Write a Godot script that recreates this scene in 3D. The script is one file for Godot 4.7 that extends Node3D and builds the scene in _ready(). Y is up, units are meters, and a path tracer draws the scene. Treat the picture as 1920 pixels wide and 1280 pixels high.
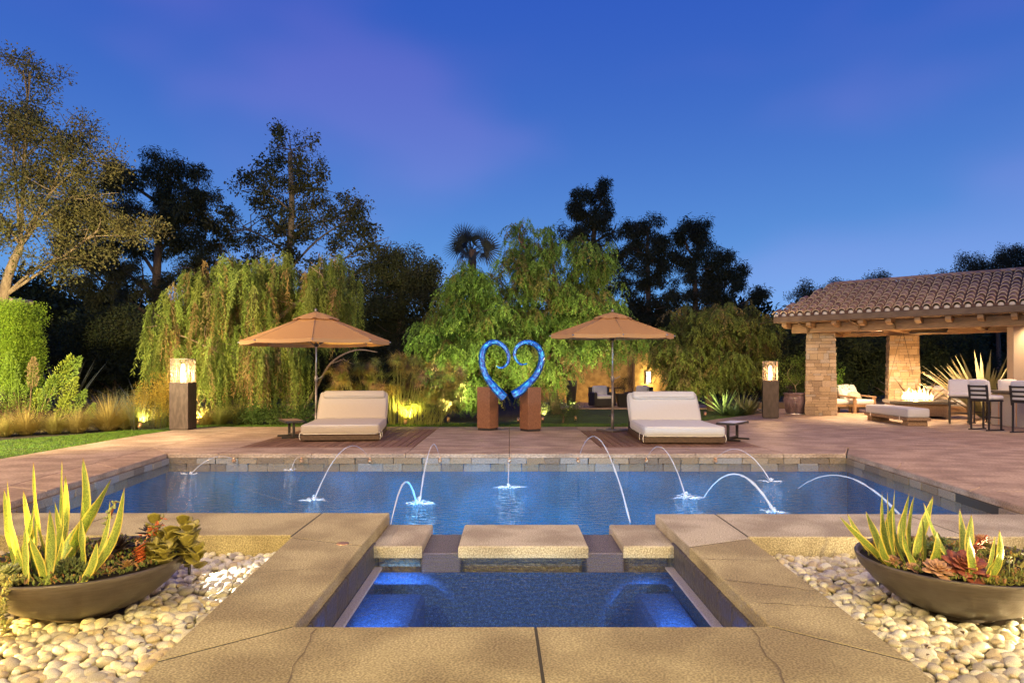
extends Node3D
# A garden pool at dusk. Metres, y up, pool deck at y = 0, camera at x = z = 0 looking along -z.

var taken := {}
var M := {}
var T := {}
var G := {}
var rng := RandomNumberGenerator.new()


func _ready() -> void:
	rng.seed = 11
	setup_camera_and_sky()
	make_textures()
	make_materials()
	make_leaf_meshes()
	build_ground()
	build_pool()
	build_spa()
	build_deck()
	build_house()
	build_pavilion()
	build_trees()
	build_planting()
	build_far_patio()
	build_lanterns()
	build_loungers()
	build_umbrellas()
	build_sculpture()
	build_pavilion_furniture()
	build_fountains()
	build_pebbles()
	build_bowls()


func setup_camera_and_sky() -> void:
	var cam := Camera3D.new()
	cam.name = "camera"
	cam.projection = Camera3D.PROJECTION_FRUSTUM
	cam.near = 0.1
	cam.far = 400.0
	cam.size = 0.1
	cam.frustum_offset = Vector2(5.0, 57.0) / 1280.0 * 0.1
	cam.position = Vector3(0, 1.4, 0)
	add_child(cam)
	cam.current = true
	var sky_mat := ProceduralSkyMaterial.new()
	sky_mat.sky_top_color = lin(0.020, 0.078, 0.50)
	sky_mat.sky_horizon_color = lin(0.22, 0.56, 1.0)
	sky_mat.sky_curve = 0.145
	sky_mat.ground_horizon_color = lin(0.03, 0.05, 0.09)
	sky_mat.ground_bottom_color = lin(0.02, 0.03, 0.05)
	sky_mat.sky_cover = cloud_cover()
	sky_mat.sky_cover_modulate = Color(1, 1, 1, 1)
	var sky := Sky.new()
	sky.sky_material = sky_mat
	var env := Environment.new()
	env.background_mode = Environment.BG_SKY
	env.sky = sky
	env.tonemap_mode = Environment.TONE_MAPPER_LINEAR
	env.tonemap_exposure = 1.0
	env.sdfgi_enabled = true
	env.ssao_enabled = true
	env.ssil_enabled = true
	var we := WorldEnvironment.new()
	we.name = "environment"
	we.environment = env
	add_child(we)


func cloud_cover() -> ImageTexture:
	# faint mauve dusk cloud, the same kind of streaks all round
	var n := FastNoiseLite.new()
	n.seed = 28
	n.noise_type = FastNoiseLite.TYPE_SIMPLEX_SMOOTH
	n.frequency = 1.1
	n.fractal_octaves = 4
	n.fractal_gain = 0.45
	var im := Image.create(512, 256, false, Image.FORMAT_RGBAF)
	for j in 256:
		var el := (0.5 - (j + 0.5) / 256.0) * PI
		for i in 512:
			var az := (i + 0.5) / 512.0 * TAU + 5.7596
			var d := Vector3(cos(el) * sin(az), sin(el) * 2.6, cos(el) * cos(az))
			var v := smoothstep(0.02, 0.55, n.get_noise_3dv(d * 1.3))
			im.set_pixel(i, j, Color(0.062, 0.020, 0.042, v))
	return ImageTexture.create_from_image(im)


# ---------------------------------------------------------------- small helpers
func lin(r: float, g: float, b: float) -> Color:
	return Color(r, g, b).linear_to_srgb()


func W(x: float, depth: float, y := 0.0) -> Vector3:
	return Vector3(x, y, -depth)


func rr(a: float, b: float) -> float:
	return rng.randf_range(a, b)


func numbered(called: String) -> String:
	if not taken.has(called):
		taken[called] = 0
		return called
	taken[called] += 1
	return "%s_%03d" % [called, taken[called]]


func meta(o: Node, label: String, category: String, group := "") -> void:
	o.set_meta("label", label)
	o.set_meta("category", category)
	if group:
		o.set_meta("group", group)


func thing(called: String, label: String, category: String, at := Vector3.ZERO, turn := 0.0, group := "") -> Node3D:
	var o := Node3D.new()
	o.name = numbered(called)
	add_child(o)
	o.position = at
	o.rotation.y = deg_to_rad(turn)
	meta(o, label, category, group)
	return o


func structure(called: String, label := "") -> Node3D:
	var o := Node3D.new()
	o.name = numbered(called)
	add_child(o)
	o.set_meta("kind", "structure")
	if label:
		o.set_meta("label", label)
	return o


func put(parent: Node, called: String, mesh: Mesh, m: Material, xf := Transform3D()) -> MeshInstance3D:
	var o := MeshInstance3D.new()
	o.name = called
	o.mesh = mesh
	o.material_override = m
	o.transform = xf
	parent.add_child(o, true)
	return o


func at(p: Vector3, turn := 0.0, scl := Vector3.ONE) -> Transform3D:
	return Transform3D(Basis(Vector3.UP, deg_to_rad(turn)).scaled_local(scl), p)


func aimed(p: Vector3, dir: Vector3, roll := 0.0) -> Transform3D:
	# y axis along dir
	var y := dir.normalized()
	var ref := Vector3.RIGHT if absf(y.x) < 0.9 else Vector3.FORWARD
	var z := ref.cross(y).normalized()
	var x := y.cross(z).normalized()
	return Transform3D(Basis(x, y, z) * Basis(Vector3.UP, roll), p)


func omni(parent: Node, called: String, p: Vector3, c: Color, e: float, size := 0.06) -> OmniLight3D:
	var l := OmniLight3D.new()
	l.name = called
	l.light_color = c
	l.light_energy = e
	l.light_size = size
	l.omni_range = 60.0
	l.omni_attenuation = 2.0
	l.shadow_enabled = true
	parent.add_child(l, true)
	l.position = p
	return l


func spot(parent: Node, called: String, p: Vector3, target: Vector3, c: Color, e: float, angle := 40.0, size := 0.05, blend := 0.6) -> SpotLight3D:
	# p and target in the parent's own axes
	var l := SpotLight3D.new()
	l.name = called
	l.light_color = c
	l.light_energy = e
	l.light_size = size
	l.spot_range = 60.0
	l.spot_attenuation = 2.0
	l.spot_angle = angle
	l.spot_angle_attenuation = blend
	l.shadow_enabled = true
	parent.add_child(l, true)
	var z := (p - target).normalized()
	var up := Vector3.UP if absf(z.y) < 0.98 else Vector3.RIGHT
	var x := up.cross(z).normalized()
	l.transform = Transform3D(Basis(x, z.cross(x), z), p)
	return l


func area(parent: Node, called: String, p: Vector3, dir: Vector3, size: Vector2, c: Color, e: float) -> AreaLight3D:
	var l := AreaLight3D.new()
	l.name = called
	l.light_color = c
	l.light_energy = e
	l.area_size = size
	l.area_range = 60.0
	l.area_attenuation = 2.0
	l.shadow_enabled = true
	parent.add_child(l, true)
	var z := -dir.normalized()
	var up := Vector3.UP if absf(z.y) < 0.98 else Vector3.RIGHT
	var x := up.cross(z).normalized()
	l.transform = Transform3D(Basis(x, z.cross(x), z), p)
	return l


# ---------------------------------------------------------------- shapes
func begin(smooth := false) -> SurfaceTool:
	var s := SurfaceTool.new()
	s.begin(Mesh.PRIMITIVE_TRIANGLES)
	s.set_smooth_group(0 if smooth else -1)
	return s


func done(s: SurfaceTool) -> ArrayMesh:
	s.index()
	s.generate_normals()
	return s.commit()


func tri(s: SurfaceTool, a: Vector3, b: Vector3, c: Vector3) -> void:
	# a, b, c run counter-clockwise seen from outside; Godot wants clockwise
	s.add_vertex(a)
	s.add_vertex(c)
	s.add_vertex(b)


func quad(s: SurfaceTool, a: Vector3, b: Vector3, c: Vector3, d: Vector3) -> void:
	tri(s, a, b, c)
	tri(s, a, c, d)


func otri(s: SurfaceTool, a: Vector3, b: Vector3, c: Vector3, mid: Vector3) -> void:
	if (b - a).cross(c - a).dot(a + b + c - mid * 3.0) > 0.0:
		tri(s, a, b, c)
	else:
		tri(s, a, c, b)


func oquad(s: SurfaceTool, a: Vector3, b: Vector3, c: Vector3, d: Vector3, mid: Vector3) -> void:
	otri(s, a, b, c, mid)
	otri(s, a, c, d, mid)


func cbox(s: SurfaceTool, size: Vector3, c := 0.004, xf := Transform3D(), jit := 0.0) -> void:
	# chamfered box, 44 triangles
	var h := size * 0.5
	c = minf(c, minf(h.x, minf(h.y, h.z)) * 0.8)
	var vx := {}
	var vy := {}
	var vz := {}
	for i in 8:
		var g := Vector3(1 if i & 1 else -1, 1 if i & 2 else -1, 1 if i & 4 else -1)
		var k := h + Vector3(rr(-jit, jit), rr(-jit, jit), rr(-jit, jit)) if jit > 0.0 else h
		vx[i] = xf * (g * Vector3(k.x, k.y - c, k.z - c))
		vy[i] = xf * (g * Vector3(k.x - c, k.y, k.z - c))
		vz[i] = xf * (g * Vector3(k.x - c, k.y - c, k.z))
	var m := xf.origin
	for f in [[vx, 0, 2, 6, 4], [vx, 1, 3, 7, 5], [vy, 0, 1, 5, 4], [vy, 2, 3, 7, 6], [vz, 0, 1, 3, 2], [vz, 4, 5, 7, 6]]:
		oquad(s, f[0][f[1]], f[0][f[2]], f[0][f[3]], f[0][f[4]], m)
	for e in [[0, 1], [2, 3], [4, 5], [6, 7]]:
		oquad(s, vy[e[0]], vy[e[1]], vz[e[1]], vz[e[0]], m)
	for e in [[0, 2], [1, 3], [4, 6], [5, 7]]:
		oquad(s, vx[e[0]], vx[e[1]], vz[e[1]], vz[e[0]], m)
	for e in [[0, 4], [1, 5], [2, 6], [3, 7]]:
		oquad(s, vx[e[0]], vx[e[1]], vy[e[1]], vy[e[0]], m)
	for i in 8:
		otri(s, vx[i], vy[i], vz[i], m)


func box_mesh(size: Vector3, c := 0.004, jit := 0.0) -> ArrayMesh:
	var s := begin()
	cbox(s, size, c, Transform3D(), jit)
	return done(s)


func bar_between(s: SurfaceTool, a: Vector3, b: Vector3, w: float, t: float, c := 0.003) -> void:
	var d := b - a
	cbox(s, Vector3(w, d.length(), t), c, aimed((a + b) * 0.5, d))


func axis_steps(h: float, r: float, n: int) -> PackedFloat32Array:
	var o := PackedFloat32Array([-h, -h + r * 0.12, -h + r * 0.4, -h + r])
	for i in range(1, n):
		o.append(lerpf(-h + r, h - r, float(i) / n))
	o.append_array(PackedFloat32Array([h - r, h - r * 0.4, h - r * 0.12, h]))
	return o


func rbox(s: SurfaceTool, size: Vector3, r: float, xf := Transform3D(), puff := 0.0, n := 3, sag := 0.0) -> void:
	# soft rounded box: cushions, mattresses
	var h := size * 0.5
	r = minf(r, minf(h.x, minf(h.y, h.z)) * 0.98)
	var inner := h - Vector3.ONE * r
	for ax in 3:
		var u := (ax + 1) % 3
		var v := (ax + 2) % 3
		var us := axis_steps(h[u], r, n)
		var vs := axis_steps(h[v], r, n)
		for sgn in [-1.0, 1.0]:
			var pts := []
			for i in us.size():
				var row := []
				for j in vs.size():
					var p := Vector3.ZERO
					p[ax] = sgn * h[ax]
					p[u] = us[i]
					p[v] = vs[j]
					var q := Vector3(clampf(p.x, -inner.x, inner.x), clampf(p.y, -inner.y, inner.y), clampf(p.z, -inner.z, inner.z))
					var w := q + (p - q).normalized() * r
					var fu := 1.0 - pow(w[u] / h[u], 2)
					var fv := 1.0 - pow(w[v] / h[v], 2)
					w[ax] += sgn * puff * maxf(fu, 0) * maxf(fv, 0)
					if sag > 0.0:
						w.y += sag * sin(w.x * 9.0 + w.z * 5.0) * sin(w.z * 7.0 - w.x * 3.0)
					row.append(xf * w)
				pts.append(row)
			for i in us.size() - 1:
				for j in vs.size() - 1:
					if sgn > 0:
						quad(s, pts[i][j], pts[i + 1][j], pts[i + 1][j + 1], pts[i][j + 1])
					else:
						quad(s, pts[i][j], pts[i][j + 1], pts[i + 1][j + 1], pts[i + 1][j])


func rbox_mesh(size: Vector3, r: float, puff := 0.0, n := 3, sag := 0.0) -> ArrayMesh:
	var s := begin(true)
	rbox(s, size, r, Transform3D(), puff, n, sag)
	return done(s)


func tube(s: SurfaceTool, pts: Array, radii: Array, sides := 6, caps := true) -> void:
	var rings := []
	var x := Vector3.ZERO
	for i in pts.size():
		var d: Vector3 = (pts[mini(i + 1, pts.size() - 1)] - pts[maxi(i - 1, 0)]).normalized()
		if i == 0:
			x = d.cross(Vector3.UP if absf(d.y) < 0.9 else Vector3.RIGHT).normalized()
		else:
			x = (x - d * x.dot(d)).normalized()
		var y := d.cross(x)
		var ring := []
		for k in sides:
			var a := TAU * k / sides
			ring.append(pts[i] + (x * cos(a) + y * sin(a)) * radii[i])
		rings.append(ring)
	for i in pts.size() - 1:
		for k in sides:
			var l := (k + 1) % sides
			quad(s, rings[i][k], rings[i][l], rings[i + 1][l], rings[i + 1][k])
	if caps:
		for k in range(1, sides - 1):
			tri(s, rings[0][0], rings[0][k + 1], rings[0][k])
			var e: Array = rings[-1]
			tri(s, e[0], e[k], e[k + 1])


func tube_mesh(pts: Array, radii: Array, sides := 6) -> ArrayMesh:
	var s := begin(true)
	tube(s, pts, radii, sides)
	return done(s)


func curve(pts: Array, steps := 6) -> Array:
	# Catmull-Rom through the points
	var o := []
	for i in pts.size() - 1:
		var p0: Vector3 = pts[maxi(i - 1, 0)]
		var p3: Vector3 = pts[mini(i + 2, pts.size() - 1)]
		for k in steps:
			o.append(pts[i].cubic_interpolate(pts[i + 1], p0, p3, float(k) / steps))
	o.append(pts[-1])
	return o


func lathe(s: SurfaceTool, prof: Array, segs := 24, xf := Transform3D(), facets := false) -> void:
	# prof: Vector2(radius, height), bottom to top on the outside
	for i in prof.size() - 1:
		for k in segs:
			var a := TAU * k / segs
			var b := TAU * (k + 1) / segs
			var p: Vector2 = prof[i]
			var q: Vector2 = prof[i + 1]
			var v := [Vector3(p.x * cos(a), p.y, -p.x * sin(a)), Vector3(p.x * cos(b), p.y, -p.x * sin(b)), Vector3(q.x * cos(b), q.y, -q.x * sin(b)), Vector3(q.x * cos(a), q.y, -q.x * sin(a))]
			for t in [[0, 1, 2], [0, 2, 3]]:
				if v[t[0]].distance_to(v[t[1]]) > 1e-6 and v[t[1]].distance_to(v[t[2]]) > 1e-6 and v[t[0]].distance_to(v[t[2]]) > 1e-6:
					tri(s, xf * v[t[0]], xf * v[t[1]], xf * v[t[2]])


func lathe_mesh(prof: Array, segs := 24) -> ArrayMesh:
	var s := begin(true)
	lathe(s, prof, segs)
	return done(s)


func slab(poly: Array, top: float, thick: float, bevel := 0.012) -> ArrayMesh:
	# prism over a convex polygon of Vector2(x, depth), with a bevelled upper edge
	var s := begin()
	var mid := Vector2.ZERO
	for p in poly:
		mid += p / poly.size()
	var lo := []
	var hi := []
	var inn := []
	var n := poly.size()
	for i in n:
		var p: Vector2 = poly[i]
		var a: Vector2 = (p - poly[(i + n - 1) % n]).normalized()
		var b: Vector2 = (poly[(i + 1) % n] - p).normalized()
		var na := a.orthogonal()
		var nb := b.orthogonal()
		if na.dot(mid - p) < 0: na = -na
		if nb.dot(mid - p) < 0: nb = -nb
		var q := p + (na + nb) * bevel / maxf(0.3, 1.0 + na.dot(nb))
		lo.append(W(p.x, p.y, top - thick))
		hi.append(W(p.x, p.y, top - bevel))
		inn.append(W(q.x, q.y, top))
	var c := W(mid.x, mid.y, top - thick * 0.5)
	for i in n:
		var j := (i + 1) % n
		oquad(s, lo[i], lo[j], hi[j], hi[i], c)
		oquad(s, hi[i], hi[j], inn[j], inn[i], c)
	for i in range(1, n - 1):
		otri(s, inn[0], inn[i], inn[i + 1], c)
		otri(s, lo[0], lo[i], lo[i + 1], c)
	return done(s)


func rect(x0: float, x1: float, d0: float, d1: float, gap := 0.004) -> Array:
	return [Vector2(x0 + gap, d0 + gap), Vector2(x1 - gap, d0 + gap), Vector2(x1 - gap, d1 - gap), Vector2(x0 + gap, d1 - gap)]


func sheet(poly: Array, y: float) -> ArrayMesh:
	var s := begin()
	for i in range(1, poly.size() - 1):
		var a := W(poly[0].x, poly[0].y, y)
		var b := W(poly[i].x, poly[i].y, y)
		var c := W(poly[i + 1].x, poly[i + 1].y, y)
		otri(s, a, b, c, Vector3(a.x, y - 1.0, a.z))
	return done(s)


func leaf_card(s: SurfaceTool, p: Vector3, d: Vector3, side: Vector3, l: float, w: float, fold := 0.0) -> void:
	# one leaf: two folded halves
	var up := d.cross(side).normalized() * fold * w
	var m := p + d * l * 0.45
	var tip := p + d * l
	tri(s, p, m + side * w * 0.5 + up, tip)
	tri(s, p, tip, m - side * w * 0.5 + up)


func blade(s: SurfaceTool, p: Vector3, d0: Vector3, side: Vector3, l: float, w: float, bend: Vector3, segs := 3, belly := 0.0) -> void:
	# tapering blade that bends towards «bend» along its length
	var prev := p
	var pw := w * (1.0 if belly == 0.0 else 0.55)
	var d := d0.normalized()
	for i in segs:
		var t := float(i + 1) / segs
		d = (d + bend / segs).normalized()
		var q := prev + d * l / segs
		var nw := w * (1.0 - t) if belly == 0.0 else w * (0.55 + belly * sin(t * PI)) * (1.0 - pow(t, 4))
		if i == segs - 1:
			tri(s, prev - side * pw * 0.5, prev + side * pw * 0.5, q)
		else:
			quad(s, prev - side * pw * 0.5, prev + side * pw * 0.5, q + side * nw * 0.5, q - side * nw * 0.5)
		prev = q
		pw = nw


func unit() -> Vector3:
	var z := rr(-1, 1)
	var a := rr(0, TAU)
	var r := sqrt(1 - z * z)
	return Vector3(r * cos(a), z, r * sin(a))


func spread(parent: Node, called: String, mesh: Mesh, m: Material, xfs: Array, cols: Array) -> MultiMeshInstance3D:
	var mm := MultiMesh.new()
	mm.transform_format = MultiMesh.TRANSFORM_3D
	mm.use_colors = true
	mm.mesh = mesh
	mm.instance_count = xfs.size()
	for i in xfs.size():
		mm.set_instance_transform(i, xfs[i])
		mm.set_instance_color(i, cols[i])
	var o := MultiMeshInstance3D.new()
	o.name = called
	o.multimesh = mm
	o.set_meta("kind", "stuff")
	o.material_override = m
	parent.add_child(o, true)
	return o


# ---------------------------------------------------------------- textures and materials
func noise_tex(key: String, freq: float, octaves: int, lo: Color, hi: Color, size := 512, seed_ := 1, kind := FastNoiseLite.TYPE_SIMPLEX_SMOOTH, stops := [0.25, 0.75]) -> NoiseTexture2D:
	var n := FastNoiseLite.new()
	n.noise_type = kind
	n.frequency = freq
	n.fractal_octaves = octaves
	n.seed = seed_
	var t := NoiseTexture2D.new()
	t.width = size
	t.height = size
	t.seamless = true
	t.noise = n
	var g := Gradient.new()
	g.offsets = PackedFloat32Array(stops)
	g.colors = PackedColorArray([lo.linear_to_srgb(), hi.linear_to_srgb()])
	t.color_ramp = g
	T[key] = t
	return t


func grey_tex(key: String, freq: float, octaves: int, size := 512, seed_ := 1, kind := FastNoiseLite.TYPE_SIMPLEX_SMOOTH) -> NoiseTexture2D:
	var n := FastNoiseLite.new()
	n.noise_type = kind
	n.frequency = freq
	n.fractal_octaves = octaves
	n.seed = seed_
	var t := NoiseTexture2D.new()
	t.width = size
	t.height = size
	t.seamless = true
	t.noise = n
	T[key] = t
	return t


func make_textures() -> void:
	noise_tex("blotch", 0.0045, 7, Color(0.64, 0.61, 0.58), Color(1, 1, 1), 1024, 3, FastNoiseLite.TYPE_SIMPLEX_SMOOTH, [0.28, 0.70])
	noise_tex("grain", 0.06, 3, Color(0.62, 0.60, 0.58), Color(1, 1, 1), 512, 5)
	noise_tex("sand", 0.16, 2, Color(0.50, 0.48, 0.45), Color(1, 1, 1), 512, 6)
	noise_tex("streak", 0.02, 4, Color(0.66, 0.62, 0.57), Color(1, 1, 1), 512, 8)
	noise_tex("speckle", 0.35, 1, Color(0.25, 0.28, 0.33), Color(1, 1, 1), 512, 9, FastNoiseLite.TYPE_VALUE, [0.45, 0.9])
	noise_tex("rust", 0.012, 5, Color(0.62, 0.56, 0.52), Color(1, 1, 1), 512, 12)
	noise_tex("weave", 0.22, 1, Color(0.84, 0.83, 0.82), Color(1, 1, 1), 256, 13, FastNoiseLite.TYPE_VALUE)
	noise_tex("turf", 0.09, 3, Color(0.35, 0.42, 0.28), Color(1, 1, 1), 512, 14)
	noise_tex("swirl", 0.012, 3, Color(0.10, 0.16, 0.45), Color(0.8, 1.0, 1.0), 512, 15, FastNoiseLite.TYPE_SIMPLEX_SMOOTH, [0.35, 0.8])
	grey_tex("h_fine", 0.14, 3, 512, 21)
	grey_tex("h_coarse", 0.02, 4, 512, 22)
	grey_tex("h_grain", 0.03, 4, 512, 23)
	var n := FastNoiseLite.new()
	n.noise_type = FastNoiseLite.TYPE_SIMPLEX_SMOOTH
	n.frequency = 0.013
	n.fractal_octaves = 4
	n.fractal_gain = 0.5
	n.seed = 31
	var w := NoiseTexture2D.new()
	w.width = 1024
	w.height = 1024
	w.seamless = true
	w.noise = n
	T["waves"] = w
	T["snake_leaf"] = snake_leaf_texture()


func snake_leaf_texture() -> ImageTexture:
	# yellow margins, grey-green wavy cross bands
	var n := FastNoiseLite.new()
	n.seed = 4
	n.frequency = 0.05
	var im := Image.create(64, 512, false, Image.FORMAT_RGB8)
	for j in 512:
		for i in 64:
			var u := absf((i + 0.5) / 64.0 - 0.5) * 2.0
			var wob := n.get_noise_2d(i * 1.6, j * 0.35) * 1.7 + n.get_noise_2d(i * 6.0, j * 2.4) * 0.7
			var band := sin(j * 0.17 + wob * 5.0)
			var c := Color(0.30, 0.36, 0.07).lerp(Color(0.10, 0.16, 0.035), smoothstep(-0.1, 0.5, band))
			var edge := smoothstep(0.70, 0.78, u + n.get_noise_2d(3.0, j * 0.6) * 0.10)
			c = c.lerp(Color(0.62, 0.50, 0.10), edge)
			c = c.lerp(Color(0.20, 0.10, 0.04), smoothstep(0.93, 0.99, (j + 0.5) / 512.0 + n.get_noise_2d(i * 4.0, 7.0) * 0.04))
			c = c.lerp(Color(0.30, 0.20, 0.07), smoothstep(0.42, 0.55, n.get_noise_2d(i * 9.0 + 300.0, j * 5.0)))
			im.set_pixel(i, j, c.linear_to_srgb())
	return ImageTexture.create_from_image(im)


func mat(key: String, c: Color, rough := 0.8, o := {}) -> StandardMaterial3D:
	var m := StandardMaterial3D.new()
	m.resource_name = key
	m.albedo_color = c.linear_to_srgb()
	m.roughness = rough
	m.metallic = o.get("metal", 0.0)
	m.metallic_specular = o.get("spec", 0.5)
	if o.has("tex"):
		m.albedo_texture = T[o.tex]
	if o.has("over"):
		m.detail_enabled = true
		m.detail_albedo = T[o.over]
		m.detail_blend_mode = BaseMaterial3D.BLEND_MODE_MUL
		m.detail_uv_layer = BaseMaterial3D.DETAIL_UV_2
		m.uv2_triplanar = true
		m.uv2_world_triplanar = true
		var so = o.get("over_scale", 0.3)
		m.uv2_scale = so if so is Vector3 else Vector3.ONE * so
	if o.has("bump"):
		m.heightmap_enabled = true
		m.heightmap_texture = T[o.bump]
		m.heightmap_scale = o.get("relief", 0.3)
	if (o.has("tex") or o.has("bump")) and not o.has("uv"):
		m.uv1_triplanar = true
		m.uv1_world_triplanar = not o.has("own")
		var sc = o.get("scale", 1.0)
		m.uv1_scale = sc if sc is Vector3 else Vector3.ONE * sc
	if o.has("vertex"):
		m.vertex_color_use_as_albedo = true
	if o.has("glow"):
		m.emission_enabled = true
		m.emission = o.glow.linear_to_srgb()
		m.emission_energy_multiplier = o.get("power", 1.0)
	if o.has("sheen"):
		m.rim_enabled = true
		m.rim = o.sheen
		m.rim_tint = 0.5
	if o.has("coat"):
		m.clearcoat_enabled = true
		m.clearcoat = o.coat
		m.clearcoat_roughness = 0.12
	if o.has("through"):
		m.backlight_enabled = true
		m.backlight = o.through.linear_to_srgb()
	if c.a < 1.0:
		m.transparency = BaseMaterial3D.TRANSPARENCY_ALPHA
	M[key] = m
	return m


func make_materials() -> void:
	# stone and concrete
	mat("deck", Color(0.50, 0.365, 0.265), 0.6, {"tex": "grain", "scale": Vector3(0.55, 1, 1.1), "over": "blotch", "over_scale": Vector3(0.22, 0.3, 0.40), "bump": "h_fine", "relief": 0.25})
	mat("deck_warm", Color(0.49, 0.345, 0.24), 0.58, {"tex": "grain", "scale": Vector3(0.5, 1, 1.1), "over": "blotch", "over_scale": Vector3(0.18, 0.3, 0.42), "bump": "h_fine", "relief": 0.25})
	mat("coping", Color(0.58, 0.49, 0.28), 0.68, {"tex": "sand", "scale": 0.72, "over": "blotch", "over_scale": 0.24, "bump": "h_fine", "relief": 0.35})
	mat("coping_pale", Color(0.64, 0.57, 0.46), 0.68, {"tex": "sand", "scale": 0.72, "over": "blotch", "over_scale": 0.27, "bump": "h_fine", "relief": 0.35})
	mat("joint", Color(0.05, 0.043, 0.036), 0.95)
	mat("mortar", Color(0.16, 0.12, 0.085), 0.95)
	for k in 5:
		var tone: Color = [Color(0.50, 0.38, 0.24), Color(0.42, 0.31, 0.19), Color(0.55, 0.43, 0.30), Color(0.36, 0.27, 0.18), Color(0.46, 0.40, 0.33)][k]
		mat("wallstone%d" % k, tone, 0.85, {"tex": "grain", "scale": 1.3, "bump": "h_coarse", "relief": 1.2})
	for k in 4:
		var tone: Color = [Color(0.26, 0.19, 0.12), Color(0.20, 0.15, 0.11), Color(0.33, 0.26, 0.19), Color(0.30, 0.28, 0.27)][k]
		mat("poolstone%d" % k, tone, 0.6, {"tex": "grain", "scale": 1.8, "bump": "h_coarse", "relief": 1.0})
	for k in 5:
		var tone: Color = [Color(0.72, 0.66, 0.55), Color(0.78, 0.74, 0.66), Color(0.62, 0.52, 0.38), Color(0.82, 0.80, 0.75), Color(0.50, 0.46, 0.41)][k]
		mat("pebble%d" % k, tone, 0.42, {"tex": "sand", "scale": 2.2, "spec": 0.45})
	mat("slate", Color(0.10, 0.09, 0.10), 0.45, {"tex": "grain", "scale": 2.0, "bump": "h_coarse", "relief": 0.8})
	mat("weir", Color(0.17, 0.15, 0.22), 0.25, {"tex": "grain", "scale": 2.4, "bump": "h_fine", "relief": 0.8})
	mat("plaster", Color(0.004, 0.15, 0.38), 0.8, {"spec": 0.15, "tex": "grain", "scale": 1.0, "over": "blotch", "over_scale": 0.2})
	mat("spa_finish", Color(0.055, 0.12, 0.40), 0.7, {"spec": 0.2, "tex": "speckle", "scale": 1.5, "over": "grain", "over_scale": 0.8})
	mat("trim_tile", Color(0.50, 0.46, 0.50), 0.4, {"tex": "grain", "scale": 2.0})
	var wm := mat("water", Color(0.75, 0.9, 1.0, 0.01), 0.03, {"spec": 0.40})
	wm.heightmap_enabled = true
	wm.heightmap_texture = T["waves"]
	wm.heightmap_scale = 1.15
	wm.uv1_triplanar = true
	wm.uv1_world_triplanar = true
	wm.uv1_scale = Vector3(0.40, 0.5, 0.8)
	var ws := mat("spa_water", Color(0.75, 0.9, 1.0, 0.01), 0.02, {"spec": 0.33})
	ws.heightmap_enabled = true
	ws.heightmap_texture = T["waves"]
	ws.heightmap_scale = 0.5
	ws.uv1_triplanar = true
	ws.uv1_world_triplanar = true
	ws.uv1_scale = Vector3(0.6, 0.5, 0.8)
	mat("jet", Color(0.92, 0.94, 1.0, 0.30), 0.3)
	mat("foam", Color(0.92, 0.94, 1.0, 0.24), 0.35)
	# ground
	mat("soil", Color(0.040, 0.028, 0.018), 0.95, {"tex": "grain", "scale": 0.7, "bump": "h_coarse", "relief": 4.0})
	mat("lawn", Color(0.085, 0.165, 0.024), 0.95, {"tex": "turf", "scale": 1.6, "over": "blotch", "over_scale": 0.25, "bump": "h_fine", "relief": 2.0})
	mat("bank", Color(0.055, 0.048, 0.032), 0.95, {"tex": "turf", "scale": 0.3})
	mat("pot_soil", Color(0.05, 0.032, 0.02), 0.95, {"tex": "sand", "scale": 3.0, "bump": "h_fine", "relief": 2.5})
	# timber, metal, cloth
	for k in 3:
		var tone: Color = [Color(0.20, 0.105, 0.060), Color(0.17, 0.085, 0.050), Color(0.235, 0.13, 0.078)][k]
		mat("plank%d" % k, tone, 0.6, {"tex": "streak", "scale": Vector3(3.0, 3.0, 0.35), "bump": "h_grain", "relief": 0.3})
	mat("timber", Color(0.33, 0.215, 0.12), 0.65, {"tex": "streak", "scale": Vector3(0.5, 2.5, 0.5), "bump": "h_grain", "relief": 0.3})
	mat("dark_wood", Color(0.085, 0.045, 0.028), 0.55, {"tex": "streak", "scale": 1.2})
	mat("gutter", Color(0.13, 0.085, 0.05), 0.55, {"tex": "rust", "scale": 0.6})
	mat("teak", Color(0.30, 0.19, 0.11), 0.6, {"tex": "streak", "scale": Vector3(2.0, 2.0, 0.5)})
	mat("corten", Color(0.26, 0.115, 0.062), 0.55, {"tex": "grain", "scale": Vector3(1.2, 0.4, 1.2), "metal": 0.2, "bump": "h_fine", "relief": 0.1})
	mat("bronze", Color(0.085, 0.056, 0.05), 0.42, {"tex": "grain", "scale": Vector3(0.3, 0.1, 0.3), "metal": 0.35})
	mat("lattice", Color(0.16, 0.135, 0.12), 0.45, {"metal": 0.3})
	mat("dark_metal", Color(0.045, 0.04, 0.042), 0.4, {"metal": 0.5})
	mat("steel", Color(0.45, 0.44, 0.46), 0.32, {"metal": 0.85})
	mat("grey_metal", Color(0.17, 0.145, 0.14), 0.42, {"metal": 0.5})
	mat("copper", Color(0.60, 0.34, 0.19), 0.4, {"metal": 0.7})
	mat("blue_steel", Color(0.03, 0.42, 1.0), 0.24, {"tex": "swirl", "scale": 1.3, "own": 1, "metal": 0.45, "coat": 1.0, "bump": "h_coarse", "relief": 1.6})
	mat("cushion", Color(0.52, 0.52, 0.545), 0.9, {"tex": "weave", "scale": 6.0, "sheen": 0.3, "bump": "h_fine", "relief": 0.12})
	mat("cushion_tan", Color(0.44, 0.375, 0.32), 0.9, {"tex": "weave", "scale": 6.0, "sheen": 0.3, "bump": "h_fine", "relief": 0.12})
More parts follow.
